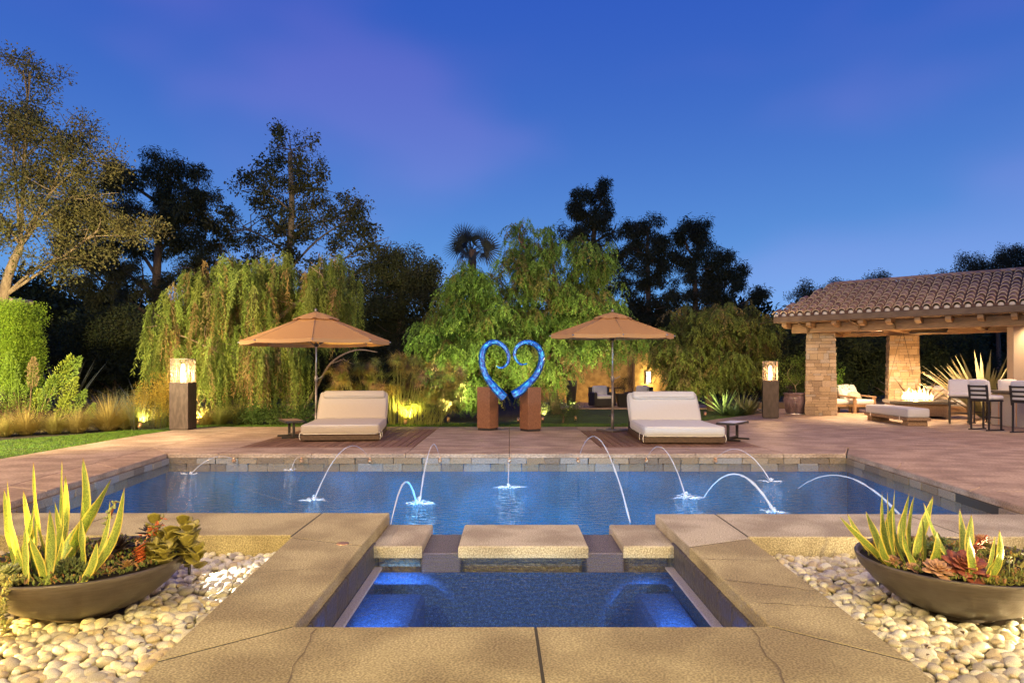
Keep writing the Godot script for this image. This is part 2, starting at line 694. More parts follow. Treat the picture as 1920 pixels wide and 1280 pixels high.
	mat("cushion_grey", Color(0.66, 0.64, 0.66), 0.9, {"tex": "weave", "scale": 6.0, "sheen": 0.3, "bump": "h_fine", "relief": 0.12})
	mat("piping", Color(0.80, 0.74, 0.66), 0.8)
	mat("canvas", Color(0.60, 0.335, 0.125), 0.9, {"tex": "weave", "scale": 5.0, "through": Color(0.35, 0.22, 0.10), "bump": "h_coarse", "relief": 1.3})
	mat("canvas_hem", Color(0.42, 0.24, 0.11), 0.9, {"tex": "weave", "scale": 5.0})
	mat("granite", Color(0.30, 0.25, 0.18), 0.3, {"tex": "speckle", "scale": 1.2})
	mat("stucco", Color(0.62, 0.50, 0.38), 0.9, {"tex": "sand", "scale": 1.2, "bump": "h_fine", "relief": 0.4})
	mat("panel_pale", Color(0.55, 0.50, 0.44), 0.7, {"tex": "sand", "scale": 1.2})
	for k in 5:
		var tone: Color = [Color(0.46, 0.285, 0.16), Color(0.38, 0.23, 0.13), Color(0.54, 0.35, 0.20), Color(0.33, 0.19, 0.115), Color(0.48, 0.31, 0.19)][k]
		mat("rooftile%d" % k, tone, 0.75, {"tex": "rust", "scale": 0.9, "bump": "h_fine", "relief": 0.3})
	mat("tile_mortar", Color(0.55, 0.50, 0.43), 0.9)
	mat("tile_edge", Color(0.66, 0.52, 0.36), 0.85, {"tex": "grain", "scale": 2.0})  # pale mortar tone with frontal light on the tile ends put into it
	mat("ochre_render", Color(0.50, 0.34, 0.13), 0.9, {"tex": "sand", "scale": 1.2, "over": "blotch", "over_scale": 0.5})
	mat("bowl", Color(0.115, 0.095, 0.085), 0.38, {"tex": "streak", "scale": Vector3(0.8, 5.0, 0.8), "metal": 0.15, "bump": "h_fine", "relief": 0.12})
	mat("glazed", Color(0.17, 0.12, 0.14), 0.28, {"tex": "rust", "scale": 1.4, "coat": 0.5})
	mat("wicker", Color(0.03, 0.022, 0.02), 0.6, {"tex": "weave", "scale": 8.0, "bump": "h_fine", "relief": 0.8})
	mat("red_print", Color(0.55, 0.03, 0.03), 0.5)
	mat("glass", Color(1, 1, 1, 0.06), 0.05)
	# light sources
	mat("lamp_core", Color(0.9, 0.8, 0.6), 0.5, {"glow": Color(1.0, 0.62, 0.27), "power": 7.0})
	mat("flame", Color(0.9, 0.6, 0.3), 0.5, {"glow": Color(1.0, 0.58, 0.19), "power": 5.0})
	mat("flame_hot", Color(0.9, 0.8, 0.6), 0.5, {"glow": Color(1.0, 0.80, 0.45), "power": 9.0})
	mat("down_lamp", Color(0.9, 0.9, 0.8), 0.5, {"glow": Color(1.0, 0.85, 0.58), "power": 10.0})
	mat("garden_lamp", Color(0.9, 0.9, 0.8), 0.5, {"glow": Color(1.0, 0.80, 0.30), "power": 8.0})
	mat("pool_lamp", Color(0.9, 0.9, 1.0), 0.5, {"glow": Color(0.55, 0.8, 1.0), "power": 4.0})
	mat("added_window_glow", Color(0.8, 0.7, 0.5), 0.4, {"glow": Color(1.0, 0.68, 0.36), "power": 1.2})  # glow of the added, unseen fill windows
	# plants
	mat("bark", Color(0.16, 0.105, 0.065), 0.9, {"tex": "rust", "scale": Vector3(2, 0.6, 2), "bump": "h_coarse", "relief": 2.5})
	mat("bark_pale", Color(0.34, 0.26, 0.17), 0.9, {"tex": "rust", "scale": Vector3(2, 0.6, 2), "bump": "h_coarse", "relief": 2.5})
	mat("leaf", Color(1, 1, 1), 0.62, {"vertex": 1, "spec": 0.35, "through": Color(0.45, 0.5, 0.25)})
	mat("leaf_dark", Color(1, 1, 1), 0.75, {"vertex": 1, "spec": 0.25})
	mat("straw", Color(1, 1, 1), 0.75, {"vertex": 1, "spec": 0.3, "through": Color(0.3, 0.3, 0.18)})
	for a in [["succulent_green", Color(0.14, 0.20, 0.07)], ["succulent_red", Color(0.30, 0.085, 0.055)], ["succulent_peach", Color(0.52, 0.30, 0.19)], ["succulent_dark", Color(0.022, 0.011, 0.016)], ["succulent_jade", Color(0.30, 0.26, 0.06)], ["succulent_pale", Color(0.32, 0.36, 0.17)], ["flower_orange", Color(0.65, 0.16, 0.05)], ["flower_white", Color(0.8, 0.8, 0.72)], ["agave", Color(0.12, 0.20, 0.07)], ["flax", Color(0.15, 0.17, 0.075)], ["flax_dark", Color(0.05, 0.06, 0.05)], ["trailing", Color(0.42, 0.38, 0.13)], ["stem_red", Color(0.28, 0.09, 0.05)]]:
		mat(a[0], a[1], 0.48, {"tex": "grain", "scale": 3.0, "spec": 0.45})
	var sn := mat("snake_leaf", Color(1, 1, 1), 0.42, {"tex": "snake_leaf", "uv": 1, "spec": 0.45})
	sn.texture_repeat = true


# ---------------------------------------------------------------- ground, pool, spa, deck
const POOL := [Vector2(-5.88, 11.71), Vector2(5.80, 11.71), Vector2(5.29, 6.74), Vector2(-5.29, 6.78)]
const WATER := -0.18


func build_ground() -> void:
	# the soil sheet has a hole for the terrace, pool and beds: it is laid round them
	var o := structure("ground")
	var s := begin()
	var y := -0.06
	for r in [[-150.0, -8.24, -20.0, 17.44], [-150.0, 150.0, 17.44, 220.0], [20.4, 150.0, -20.0, 17.44], [-8.24, 20.4, -20.0, -8.0]]:
		quad(s, W(r[0], r[2], y), W(r[1], r[2], y), W(r[1], r[3], y), W(r[0], r[3], y))
	put(o, "soil", done(s), M.soil)
	# lawn: left apron, the strip behind the terrace and the dip before the far patio
	var lawn := structure("lawn")
	var ls := begin()
	for p in [[Vector2(-11.2, 4.0), Vector2(-8.24, 4.0), Vector2(-8.24, 17.44), Vector2(-9.4, 16.4), Vector2(-10.6, 14.6), Vector2(-11.4, 11.0)],
			[Vector2(-9.3, 16.5), Vector2(-8.24, 17.44), Vector2(5.0, 17.44), Vector2(6.0, 20.2), Vector2(0.0, 19.4), Vector2(-8.0, 18.6)],
			[Vector2(0.0, 19.4), Vector2(6.0, 20.2), Vector2(8.4, 22.95), Vector2(8.4, 25.8), Vector2(1.5, 25.8)]]:
		for i in range(1, p.size() - 1):
			otri(ls, W(p[0].x, p[0].y, -0.03), W(p[i].x, p[i].y, -0.03), W(p[i + 1].x, p[i + 1].y, -0.03), Vector3(0, -90, 0))
	put(lawn, "turf", done(ls), M.lawn)
	var xfs := []
	var cols := []
	for i in 9000:
		var x: float
		var d: float
		if i < 4200:
			d = rr(9.5, 16.6)
			x = rr(-11.3 + maxf(0, d - 12.5) * 0.5, -8.27)
		else:
			x = rr(-8.8, 8.2)
			d = rr(17.47, 18.7 + maxf(0, x - 3.0) * 0.9)
			if x > 5.0 and d < 17.5 + (x - 4.9) * 1.65:
				continue
		xfs.append(at(W(x, d, -0.03), rr(0, 360), Vector3.ONE * rr(0.7, 1.3)))
		var t := rr(0.7, 1.25)
		cols.append(Color(0.11 * t * rr(0.8, 1.3), 0.20 * t, 0.026 * t))
	var g := spread(lawn, "grass_blades", G.turf_tuft, M.leaf, xfs, cols)
	g.set_meta("kind", "stuff")
	# added wooded bank that blocks light and low sky behind the garden
	var bank := structure("backdrop_bank")
	var n := FastNoiseLite.new()
	n.seed = 3
	n.frequency = 0.05
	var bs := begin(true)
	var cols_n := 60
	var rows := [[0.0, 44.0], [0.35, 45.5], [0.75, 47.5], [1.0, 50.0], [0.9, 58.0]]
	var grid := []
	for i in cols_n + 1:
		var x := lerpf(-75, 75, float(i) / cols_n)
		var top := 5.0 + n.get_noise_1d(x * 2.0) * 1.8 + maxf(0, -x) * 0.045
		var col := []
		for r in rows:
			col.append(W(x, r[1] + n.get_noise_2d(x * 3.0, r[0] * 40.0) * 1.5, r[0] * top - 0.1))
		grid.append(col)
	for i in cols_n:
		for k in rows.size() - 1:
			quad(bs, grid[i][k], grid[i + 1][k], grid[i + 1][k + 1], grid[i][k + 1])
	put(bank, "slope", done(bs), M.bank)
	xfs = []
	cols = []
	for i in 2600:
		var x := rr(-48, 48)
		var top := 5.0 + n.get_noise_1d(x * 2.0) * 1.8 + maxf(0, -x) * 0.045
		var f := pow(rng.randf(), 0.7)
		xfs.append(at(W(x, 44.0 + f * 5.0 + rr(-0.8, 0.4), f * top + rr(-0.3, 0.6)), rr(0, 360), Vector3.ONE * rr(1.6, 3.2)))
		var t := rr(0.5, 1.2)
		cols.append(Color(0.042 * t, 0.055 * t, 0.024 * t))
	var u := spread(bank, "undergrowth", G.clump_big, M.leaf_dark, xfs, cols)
	u.set_meta("kind", "stuff")


func wall_strip(s: SurfaceTool, a: Vector2, b: Vector2, y0: float, y1: float, flip := false) -> void:
	var p := [W(a.x, a.y, y0), W(b.x, b.y, y0), W(b.x, b.y, y1), W(a.x, a.y, y1)]
	if flip:
		quad(s, p[1], p[0], p[3], p[2])
	else:
		quad(s, p[0], p[1], p[2], p[3])


func build_pool() -> void:
	var o := structure("swimming_pool")
	var s := begin()
	var deep := -1.45
	# floor with a shallow tanning shelf along the right end
	quad(s, W(-6.0, 6.6, deep), W(6.0, 6.6, deep), W(6.0, 11.9, deep), W(-6.0, 11.9, deep))
	wall_strip(s, Vector2(-5.91, 11.76), Vector2(5.83, 11.76), deep - 0.05, -0.06)
	wall_strip(s, Vector2(5.84, 11.76), Vector2(5.30, 6.60), deep - 0.05, -0.06)
	wall_strip(s, Vector2(-5.30, 6.60), Vector2(-5.92, 11.76), deep - 0.05, -0.06)
	wall_strip(s, Vector2(-1.2, 6.70), Vector2(-5.4, 6.70), deep - 0.05, -0.06)
	wall_strip(s, Vector2(5.4, 6.70), Vector2(1.45, 6.70), deep - 0.05, -0.06)
	put(o, "pool_shell", done(s), M.plaster)
	# split-face stone band under the coping: far wall, then both side walls
	var band := Node3D.new()
	band.name = "stone_band"
	o.add_child(band)
	var meshes := []
	for k in 6:
		meshes.append(box_mesh(Vector3(1.0, 1.0, 1.0), 0.05, 0.02))
	var runs := [[Vector2(-5.88, 11.74), Vector2(5.80, 11.74)], [Vector2(-5.30, 6.8), Vector2(-5.87, 11.72)], [Vector2(5.81, 11.72), Vector2(5.30, 6.8)]]
	for r in runs:
		var a: Vector2 = r[0]
		var b: Vector2 = r[1]
		var dir := (b - a).normalized()
		var turn := rad_to_deg(atan2(dir.y, dir.x))
		for row in 2:
			var t := 0.0
			while t < a.distance_to(b) - 0.05:
				var l := minf(rr(0.24, 0.52), a.distance_to(b) - t)
				var p := a + dir * (t + l * 0.5)
				var hgt := 0.098 if row == 0 else 0.13
				if not (r == runs[2] and t > 3.35 and t < 4.25 and row == 0):
					put(band, "stone", meshes[rng.randi() % 6], M["poolstone%d" % (rng.randi() % 4)], at(W(p.x, p.y, -0.128 if row == 0 else -0.245), turn, Vector3(l - 0.008, hgt, rr(0.05, 0.075))))
				t += l
	put(o, "skimmer_dark_box", box_mesh(Vector3(0.98, 0.115, 0.05)), M.joint, at(W(5.425, 7.94, -0.132), -95.9))  # solid dark box painted as the shade inside the skimmer mouth
	# water
	var w := structure("pool_water")
	put(w, "surface", sheet([Vector2(-5.85, 11.70), Vector2(5.78, 11.70), Vector2(5.27, 6.72), Vector2(1.45, 6.72), Vector2(1.45, 6.59), Vector2(-1.2, 6.59), Vector2(-1.2, 6.72), Vector2(-5.27, 6.72)], WATER), M.water)
	# four round pool lights set in the near wall and two in the end walls
	for a in [[-3.4, 6.74, Vector3(0, 0, -1)], [-0.4, 6.64, Vector3(0, 0, -1)], [0.6, 6.64, Vector3(0, 0, -1)], [3.4, 6.74, Vector3(0, 0, -1)]]:
		var l := thing("pool_light", "round pool light in the near pool wall, %s" % ["toward the lawn" if a[0] < 0 else "toward the pavilion", "under the middle stepping stone, lawn side" if a[0] < 0 else "under the middle stepping stone, pavilion side"][0 if absf(a[0]) > 1 else 1], "light", W(a[0], a[1], -0.75), 0.0, "underwater pool lights")
		var ls := begin(true)
		lathe(ls, [Vector2(0.001, 0.03), Vector2(0.09, 0.028), Vector2(0.11, 0.01), Vector2(0.11, 0.0)], 16, aimed(Vector3.ZERO, a[2]))
		put(l, "lens", done(ls), M.pool_lamp)
		spot(l, "beam", a[2] * 0.06, a[2] * 3.0 + Vector3(0, -0.3, 0), lin(0.06, 0.50, 1.0), 6.0 if absf(a[0]) > 1 else 14.0, 80.0, 0.1, 0.5)


func stone_slab(parent: Node, called: String, poly: Array, m: Material, thick := 0.075, bevel := 0.012, top := 0.0) -> void:
	put(parent, called, slab(poly, top, thick, bevel), m)


func build_spa() -> void:
	var o := structure("spa_surround")
	# raised concrete frame round the spa and along the pool's near side
	var pieces := [
		[Vector2(-5.45, 5.86), Vector2(-3.9, 5.86), Vector2(-3.9, 6.78), Vector2(-5.45, 6.78)],
		[Vector2(-3.892, 5.86), Vector2(-1.864, 5.86), Vector2(-1.864, 6.78), Vector2(-3.892, 6.78)],
		[Vector2(-1.856, 5.78), Vector2(-1.19, 5.50), Vector2(-1.19, 6.78), Vector2(-1.856, 6.78)],
		[Vector2(-1.85, 5.772), Vector2(-1.19, 5.492), Vector2(-1.19, 3.76), Vector2(-1.71, 3.3)],
		[Vector2(-1.705, 3.292), Vector2(-1.19, 3.752), Vector2(0.14, 3.752), Vector2(0.17, 1.9), Vector2(-1.58, 1.9)],
		[Vector2(0.147, 3.752), Vector2(1.44, 3.752), Vector2(1.945, 3.292), Vector2(1.85, 1.9), Vector2(0.177, 1.9)],
		[Vector2(1.44, 3.76), Vector2(1.95, 3.30), Vector2(2.02, 5.722), Vector2(1.44, 5.452)],
		[Vector2(2.026, 5.73), Vector2(1.44, 5.46), Vector2(1.44, 6.73), Vector2(2.026, 6.73)],
		[Vector2(2.034, 5.80), Vector2(3.9, 5.80), Vector2(3.9, 6.73), Vector2(2.034, 6.73)],
		[Vector2(3.908, 5.80), Vector2(5.6, 5.80), Vector2(5.6, 6.72), Vector2(3.908, 6.72)],
	]
	for i in pieces.size():
		stone_slab(o, "coping_slab", pieces[i], M.coping if i < 7 else M.coping_pale, 0.42, 0.007)
	put(o, "joint_bed", sheet([Vector2(-1.7, 2.0), Vector2(1.9, 2.0), Vector2(1.96, 3.7), Vector2(-1.65, 3.7)], -0.04), M.joint)
	# dark mastic in the joints, just below the surface
	var js := begin()
	for q in [[Vector2(-3.896, 5.88), Vector2(-3.896, 6.76)], [Vector2(-1.86, 5.80), Vector2(-1.86, 6.76)], [Vector2(-1.84, 5.772), Vector2(-1.195, 5.496)], [Vector2(-1.70, 3.30), Vector2(-1.195, 3.752)], [Vector2(0.1435, 3.74), Vector2(0.1735, 1.92)], [Vector2(1.445, 3.752), Vector2(1.94, 3.298)], [Vector2(1.445, 5.456), Vector2(2.015, 5.722)], [Vector2(2.03, 5.82), Vector2(2.03, 6.71)], [Vector2(3.904, 5.82), Vector2(3.904, 6.70)]]:
		var sd: Vector2 = (q[1] - q[0]).normalized().orthogonal() * 0.010
		quad(js, W(q[0].x - sd.x, q[0].y - sd.y, -0.0022), W(q[1].x - sd.x, q[1].y - sd.y, -0.0022), W(q[1].x + sd.x, q[1].y + sd.y, -0.0022), W(q[0].x + sd.x, q[0].y + sd.y, -0.0022))
	put(o, "joint_filler", done(js), M.joint)
	put(o, "service_lid", lathe_mesh([Vector2(0.05, 0.0), Vector2(0.048, 0.006), Vector2(0.001, 0.007)], 18), M.copper, at(W(-1.36, 5.56, 0.0)))
	# hairline cracks in the old concrete: thin dark fillings that wander across the slabs
	var crack := begin()
	for c in [[Vector2(-1.05, 3.72), Vector2(-0.98, 2.6)], [Vector2(1.32, 3.72), Vector2(1.20, 2.7)], [Vector2(-0.45, 2.95), Vector2(-0.32, 2.4)], [Vector2(1.45, 4.6), Vector2(1.98, 4.35)], [Vector2(1.45, 4.15), Vector2(1.96, 4.05)], [Vector2(1.45, 5.1), Vector2(2.0, 5.05)], [Vector2(-1.19, 4.9), Vector2(-1.8, 4.75)]]:
		var prev: Vector2 = c[0]
		for k in range(1, 15):
			var p: Vector2 = c[0].lerp(c[1], k / 14.0) + Vector2(rr(-0.016, 0.016), rr(-0.016, 0.016))
			var sd := (p - prev).normalized().orthogonal() * rr(0.0012, 0.0045)
			quad(crack, W(prev.x - sd.x, prev.y - sd.y, 0.003), W(p.x - sd.x, p.y - sd.y, 0.003), W(p.x + sd.x, p.y + sd.y, 0.003), W(prev.x + sd.x, prev.y + sd.y, 0.003))
			prev = p
	put(o, "crack", done(crack), M.mortar).set_meta("kind", "stuff")
	# basin
	var b := structure("hot_tub_basin")
	var s := begin()
	var fl := -1.05
	quad(s, W(-1.3, 3.6, fl), W(1.55, 3.6, fl), W(1.55, 6.1, fl), W(-1.3, 6.1, fl))
	wall_strip(s, Vector2(-1.25, 3.6), Vector2(-1.25, 6.2), fl, -0.32)
	wall_strip(s, Vector2(1.50, 6.2), Vector2(1.50, 3.6), fl, -0.32)
	wall_strip(s, Vector2(-1.25, 5.86), Vector2(1.50, 5.86), fl, -0.32)
	wall_strip(s, Vector2(1.50, 3.78), Vector2(-1.25, 3.78), fl, -0.10)
	put(b, "basin_shell", done(s), M.spa_finish)
	# ledges round the water, seats in the near corners
	put(b, "ledge", box_mesh(Vector3(0.08, 0.72, 2.1), 0.01), M.spa_finish, at(W(-1.20, 4.82, -0.66)))
	put(b, "ledge", box_mesh(Vector3(0.08, 0.72, 2.1), 0.01), M.spa_finish, at(W(1.45, 4.82, -0.66)))
	put(b, "ledge_trim", box_mesh(Vector3(0.07, 0.02, 2.1), 0.004), M.trim_tile, at(W(-1.125, 4.82, -0.285)))
	put(b, "ledge_trim", box_mesh(Vector3(0.07, 0.02, 2.1), 0.004), M.trim_tile, at(W(1.375, 4.82, -0.285)))
	put(b, "seat", box_mesh(Vector3(0.50, 0.66, 0.85), 0.03), M.spa_finish, at(W(-0.93, 5.1, -0.72)))
	put(b, "seat", box_mesh(Vector3(0.34, 0.66, 0.90), 0.03), M.spa_finish, at(W(1.18, 5.1, -0.72)))
	put(b, "seat", box_mesh(Vector3(1.3, 0.40, 0.60), 0.03), M.spa_finish, at(W(0.16, 4.10, -0.85)))
	# dark slate courses at the water line
	var sl := Node3D.new()
	sl.name = "tile_band"
	b.add_child(sl)
	var tm := box_mesh(Vector3(0.03, 0.20, 0.29), 0.008, 0.002)
	for k in 8:
		for sx in [-1.182, 1.432]:
			put(sl, "tile", tm, M.slate, at(W(sx, 3.9 + k * 0.296 - (0.14 if k == 7 else 0.0), -0.19)))
	# drain covers on the floor
	for p in [Vector2(0.38, 5.2), Vector2(0.14, 4.62), Vector2(-0.34, 5.62), Vector2(0.62, 5.55)]:
		put(b, "drain_cover", lathe_mesh([Vector2(0.075, 0), Vector2(0.075, 0.018), Vector2(0.06, 0.026), Vector2(0.045, 0.012), Vector2(0.001, 0.01)], 20), M.trim_tile, at(W(p.x, p.y, fl)))
	var w := structure("hot_tub_water")
	put(w, "surface", sheet([Vector2(-1.23, 3.77), Vector2(1.48, 3.77), Vector2(1.48, 5.9), Vector2(-1.23, 5.9)], -0.168), M.spa_water)
	# lit seats: lamps under the near edge
	for a in [[-0.93, "blue spa light shining on the wider underwater seat", Vector3(0, -0.26, -1.1), 34.0, 14.0], [1.18, "blue spa light shining on the narrower underwater seat", Vector3(0, -0.26, -1.1), 34.0, 11.0], [0.14, "blue spa light low in the middle of the near spa wall", Vector3(0, -0.30, -0.5), 2.0, 60.0]]:
		var l := thing("spa_light", a[1], "light", W(a[0], 3.82, -0.26), 0.0, "underwater spa lights")
		var ls := begin(true)
		lathe(ls, [Vector2(0.001, 0.015), Vector2(0.05, 0.014), Vector2(0.06, 0.0)], 14, aimed(Vector3.ZERO, Vector3(0, 0, -1)))
		put(l, "lens", done(ls), M.pool_lamp)
		spot(l, "beam", Vector3(0, 0, -0.04), a[2], lin(0.20, 0.62, 1.0), a[3], a[4], 0.05, 0.6)
	# wet weir between the stones
	var v := structure("weir")
	for a in [[-0.75, -0.44], [0.68, 0.98]]:
		put(v, "spillway", box_mesh(Vector3(a[1] - a[0] + 0.02, 0.5, 0.68), 0.01), M.weir, at(W((a[0] + a[1]) * 0.5, 6.235, -0.415)))
	for a in [[-1.19, -0.752, "small square concrete stepping stone beside the olive-lit spa wall"], [-0.44, 0.68, "long middle concrete stepping stone between spa and pool"], [0.982, 1.44, "small square concrete stepping stone by the pale spa wall"]]:
		var st := thing("stepping_stone", a[2], "stepping stone", W((a[0] + a[1]) * 0.5, 6.29, -0.1), 0.0, "stepping stones between spa and pool")
		put(st, "tread", slab(rect((a[0] - a[1]) * 0.5, (a[1] - a[0]) * 0.5, -0.42, 0.42, 0.0), 0.0, 0.10, 0.012), M.coping_pale)
		put(st, "plinth", box_mesh(Vector3(a[1] - a[0] - 0.06, 0.9, 0.56), 0.01), M.slate, at(Vector3(0, -0.55, -0.06)))


func build_deck() -> void:
	var o := structure("pool_deck")
	# dark bed below the slabs, seen only in the joints
	var s := begin()
	for r in [[-8.2, -5.0, 12.66, 17.38], [-1.78, 1.7, 12.66, 17.38], [-5.0, -1.78, 16.81, 17.38], [1.7, 4.7, 16.31, 17.38], [4.7, 20.0, 12.66, 17.4], [8.0, 20.0, 17.4, 26.0]]:
		quad(s, W(r[0], r[2], -0.05), W(r[1], r[2], -0.05), W(r[1], r[3], -0.05), W(r[0], r[3], -0.05))
	for p in [[Vector2(4.7, 17.4), Vector2(8.0, 17.4), Vector2(8.0, 22.3), Vector2(5.3, 19.1)], [Vector2(-8.2, 4.5), Vector2(-5.75, 4.5), Vector2(-6.6, 12.66), Vector2(-8.2, 12.66)], [Vector2(5.4, 4.5), Vector2(20, 4.5), Vector2(20, 12.66), Vector2(6.3, 12.66)]]:
		for i in range(1, p.size() - 1):
			otri(s, W(p[0].x, p[0].y, -0.05), W(p[i].x, p[i].y, -0.05), W(p[i + 1].x, p[i + 1].y, -0.05), Vector3(0, -90, 0))
	put(o, "joint_bed", done(s), M.joint)
	var slabs := [
		rect(-8.2, -6.55, 12.66, 15.2), rect(-6.55, -5.0, 12.66, 15.2), rect(-6.55, -5.0, 15.2, 17.4),
		[Vector2(-8.2, 15.204), Vector2(-6.554, 15.204), Vector2(-6.554, 17.4), Vector2(-7.5, 17.4), Vector2(-8.05, 17.0)],
		rect(-5.0, -1.78, 16.81, 17.4), rect(-1.78, 0.0, 12.66, 17.4), rect(0.0, 1.7, 12.66, 17.4), rect(1.7, 4.7, 16.31, 17.4),
		rect(4.7, 6.3, 12.66, 15.9), rect(6.3, 9.0, 12.66, 15.9), rect(9.0, 12.0, 12.66, 15.9), rect(12.0, 16.0, 12.66, 15.9), rect(16.0, 20.0, 12.66, 15.9),
		[Vector2(4.704, 15.904), Vector2(6.296, 15.904), Vector2(6.296, 20.4), Vector2(5.28, 19.1), Vector2(4.704, 17.4)],
		[Vector2(6.304, 15.904), Vector2(8.996, 15.904), Vector2(8.996, 20.0), Vector2(8.996, 23.4), Vector2(8.4, 22.9), Vector2(6.304, 20.41)],
		rect(9.0, 12.0, 15.9, 20.0), rect(12.0, 16.0, 15.9, 20.0), rect(16.0, 20.0, 15.9, 20.0),
		rect(9.0, 12.0, 20.0, 26.0), rect(12.0, 16.0, 20.0, 26.0), rect(16.0, 20.0, 20.0, 26.0),
		[Vector2(-8.2, 8.004), Vector2(-6.125, 8.004), Vector2(-6.604, 12.656), Vector2(-8.2, 12.656)],
		[Vector2(-8.2, 4.5), Vector2(-5.76, 4.5), Vector2(-6.12, 7.996), Vector2(-8.2, 7.996)],
		[Vector2(5.70, 8.004), Vector2(9.0, 8.004), Vector2(9.0, 12.656), Vector2(6.304, 12.656)],
		[Vector2(9.008, 8.004), Vector2(14.0, 8.004), Vector2(14.0, 12.656), Vector2(9.008, 12.656)], rect(14.0, 20.0, 8.0, 12.66),
		[Vector2(5.36, 4.5), Vector2(9.0, 4.5), Vector2(9.0, 7.996), Vector2(5.69, 7.996)], rect(9.0, 20.0, 4.5, 8.0),
	]
	for i in slabs.size():
		stone_slab(o, "paving_slab", slabs[i], M.deck_warm if i % 3 == 1 else M.deck, 0.06, 0.006)
	# pool coping
	var c := structure("pool_coping")
	var xs := [-5.86, -5.0, -3.4, -1.78, 0.0, 1.7, 3.2, 4.7, 5.78]
	for i in xs.size() - 1:
		var p := rect(xs[i], xs[i + 1], 11.70, 12.655)
		if i == 0:
			p[3] = Vector2(-6.58, 12.651)
		if i == xs.size() - 2:
			p[2] = Vector2(6.28, 12.651)
		stone_slab(c, "coping_slab", p, M.deck, 0.075, 0.012)
	for side in [[Vector2(-5.875, 11.70), Vector2(-6.595, 12.645), Vector2(-5.24, 6.2), Vector2(-5.93, 6.2)], [Vector2(5.795, 11.70), Vector2(6.295, 12.645), Vector2(5.24, 6.2), Vector2(5.53, 6.2)]]:
		var n := 3
		for k in n:
			var a := float(k) / n
			var b := float(k + 1) / n - 0.001
			stone_slab(c, "coping_slab", [side[0].lerp(side[2], a), side[1].lerp(side[3], a), side[1].lerp(side[3], b), side[0].lerp(side[2], b)], M.deck_warm if side[0].x < 0 else M.deck, 0.075, 0.012)
	# timber insets under the two loungers
	for r in [[-5.0, -1.78, 12.66, 16.80, "timber_inset"], [1.7, 4.7, 12.66, 16.30, "timber_inset"]]:
		var t := structure(r[4])
		put(t, "inset_bed", box_mesh(Vector3(r[1] - r[0], 0.04, r[3] - r[2]), 0.0), M.joint, at(W((r[0] + r[1]) * 0.5, (r[2] + r[3]) * 0.5, -0.052)))
		var nplank := 21
		var pw: float = (r[1] - r[0] - 0.02) / nplank
		var pm := box_mesh(Vector3(pw - 0.016, 0.03, r[3] - r[2] - 0.16), 0.003)
		for k in nplank:
			put(t, "plank", pm, M["plank%d" % (rng.randi() % 3)], at(W(r[0] + 0.01 + pw * (k + 0.5), (r[2] + r[3]) * 0.5 + 0.07, -0.017 + rr(0, 0.002))))
		put(t, "edge_board", box_mesh(Vector3(r[1] - r[0] - 0.02, 0.03, 0.125), 0.003), M.plank2, at(W((r[0] + r[1]) * 0.5, r[2] + 0.072, -0.016)))


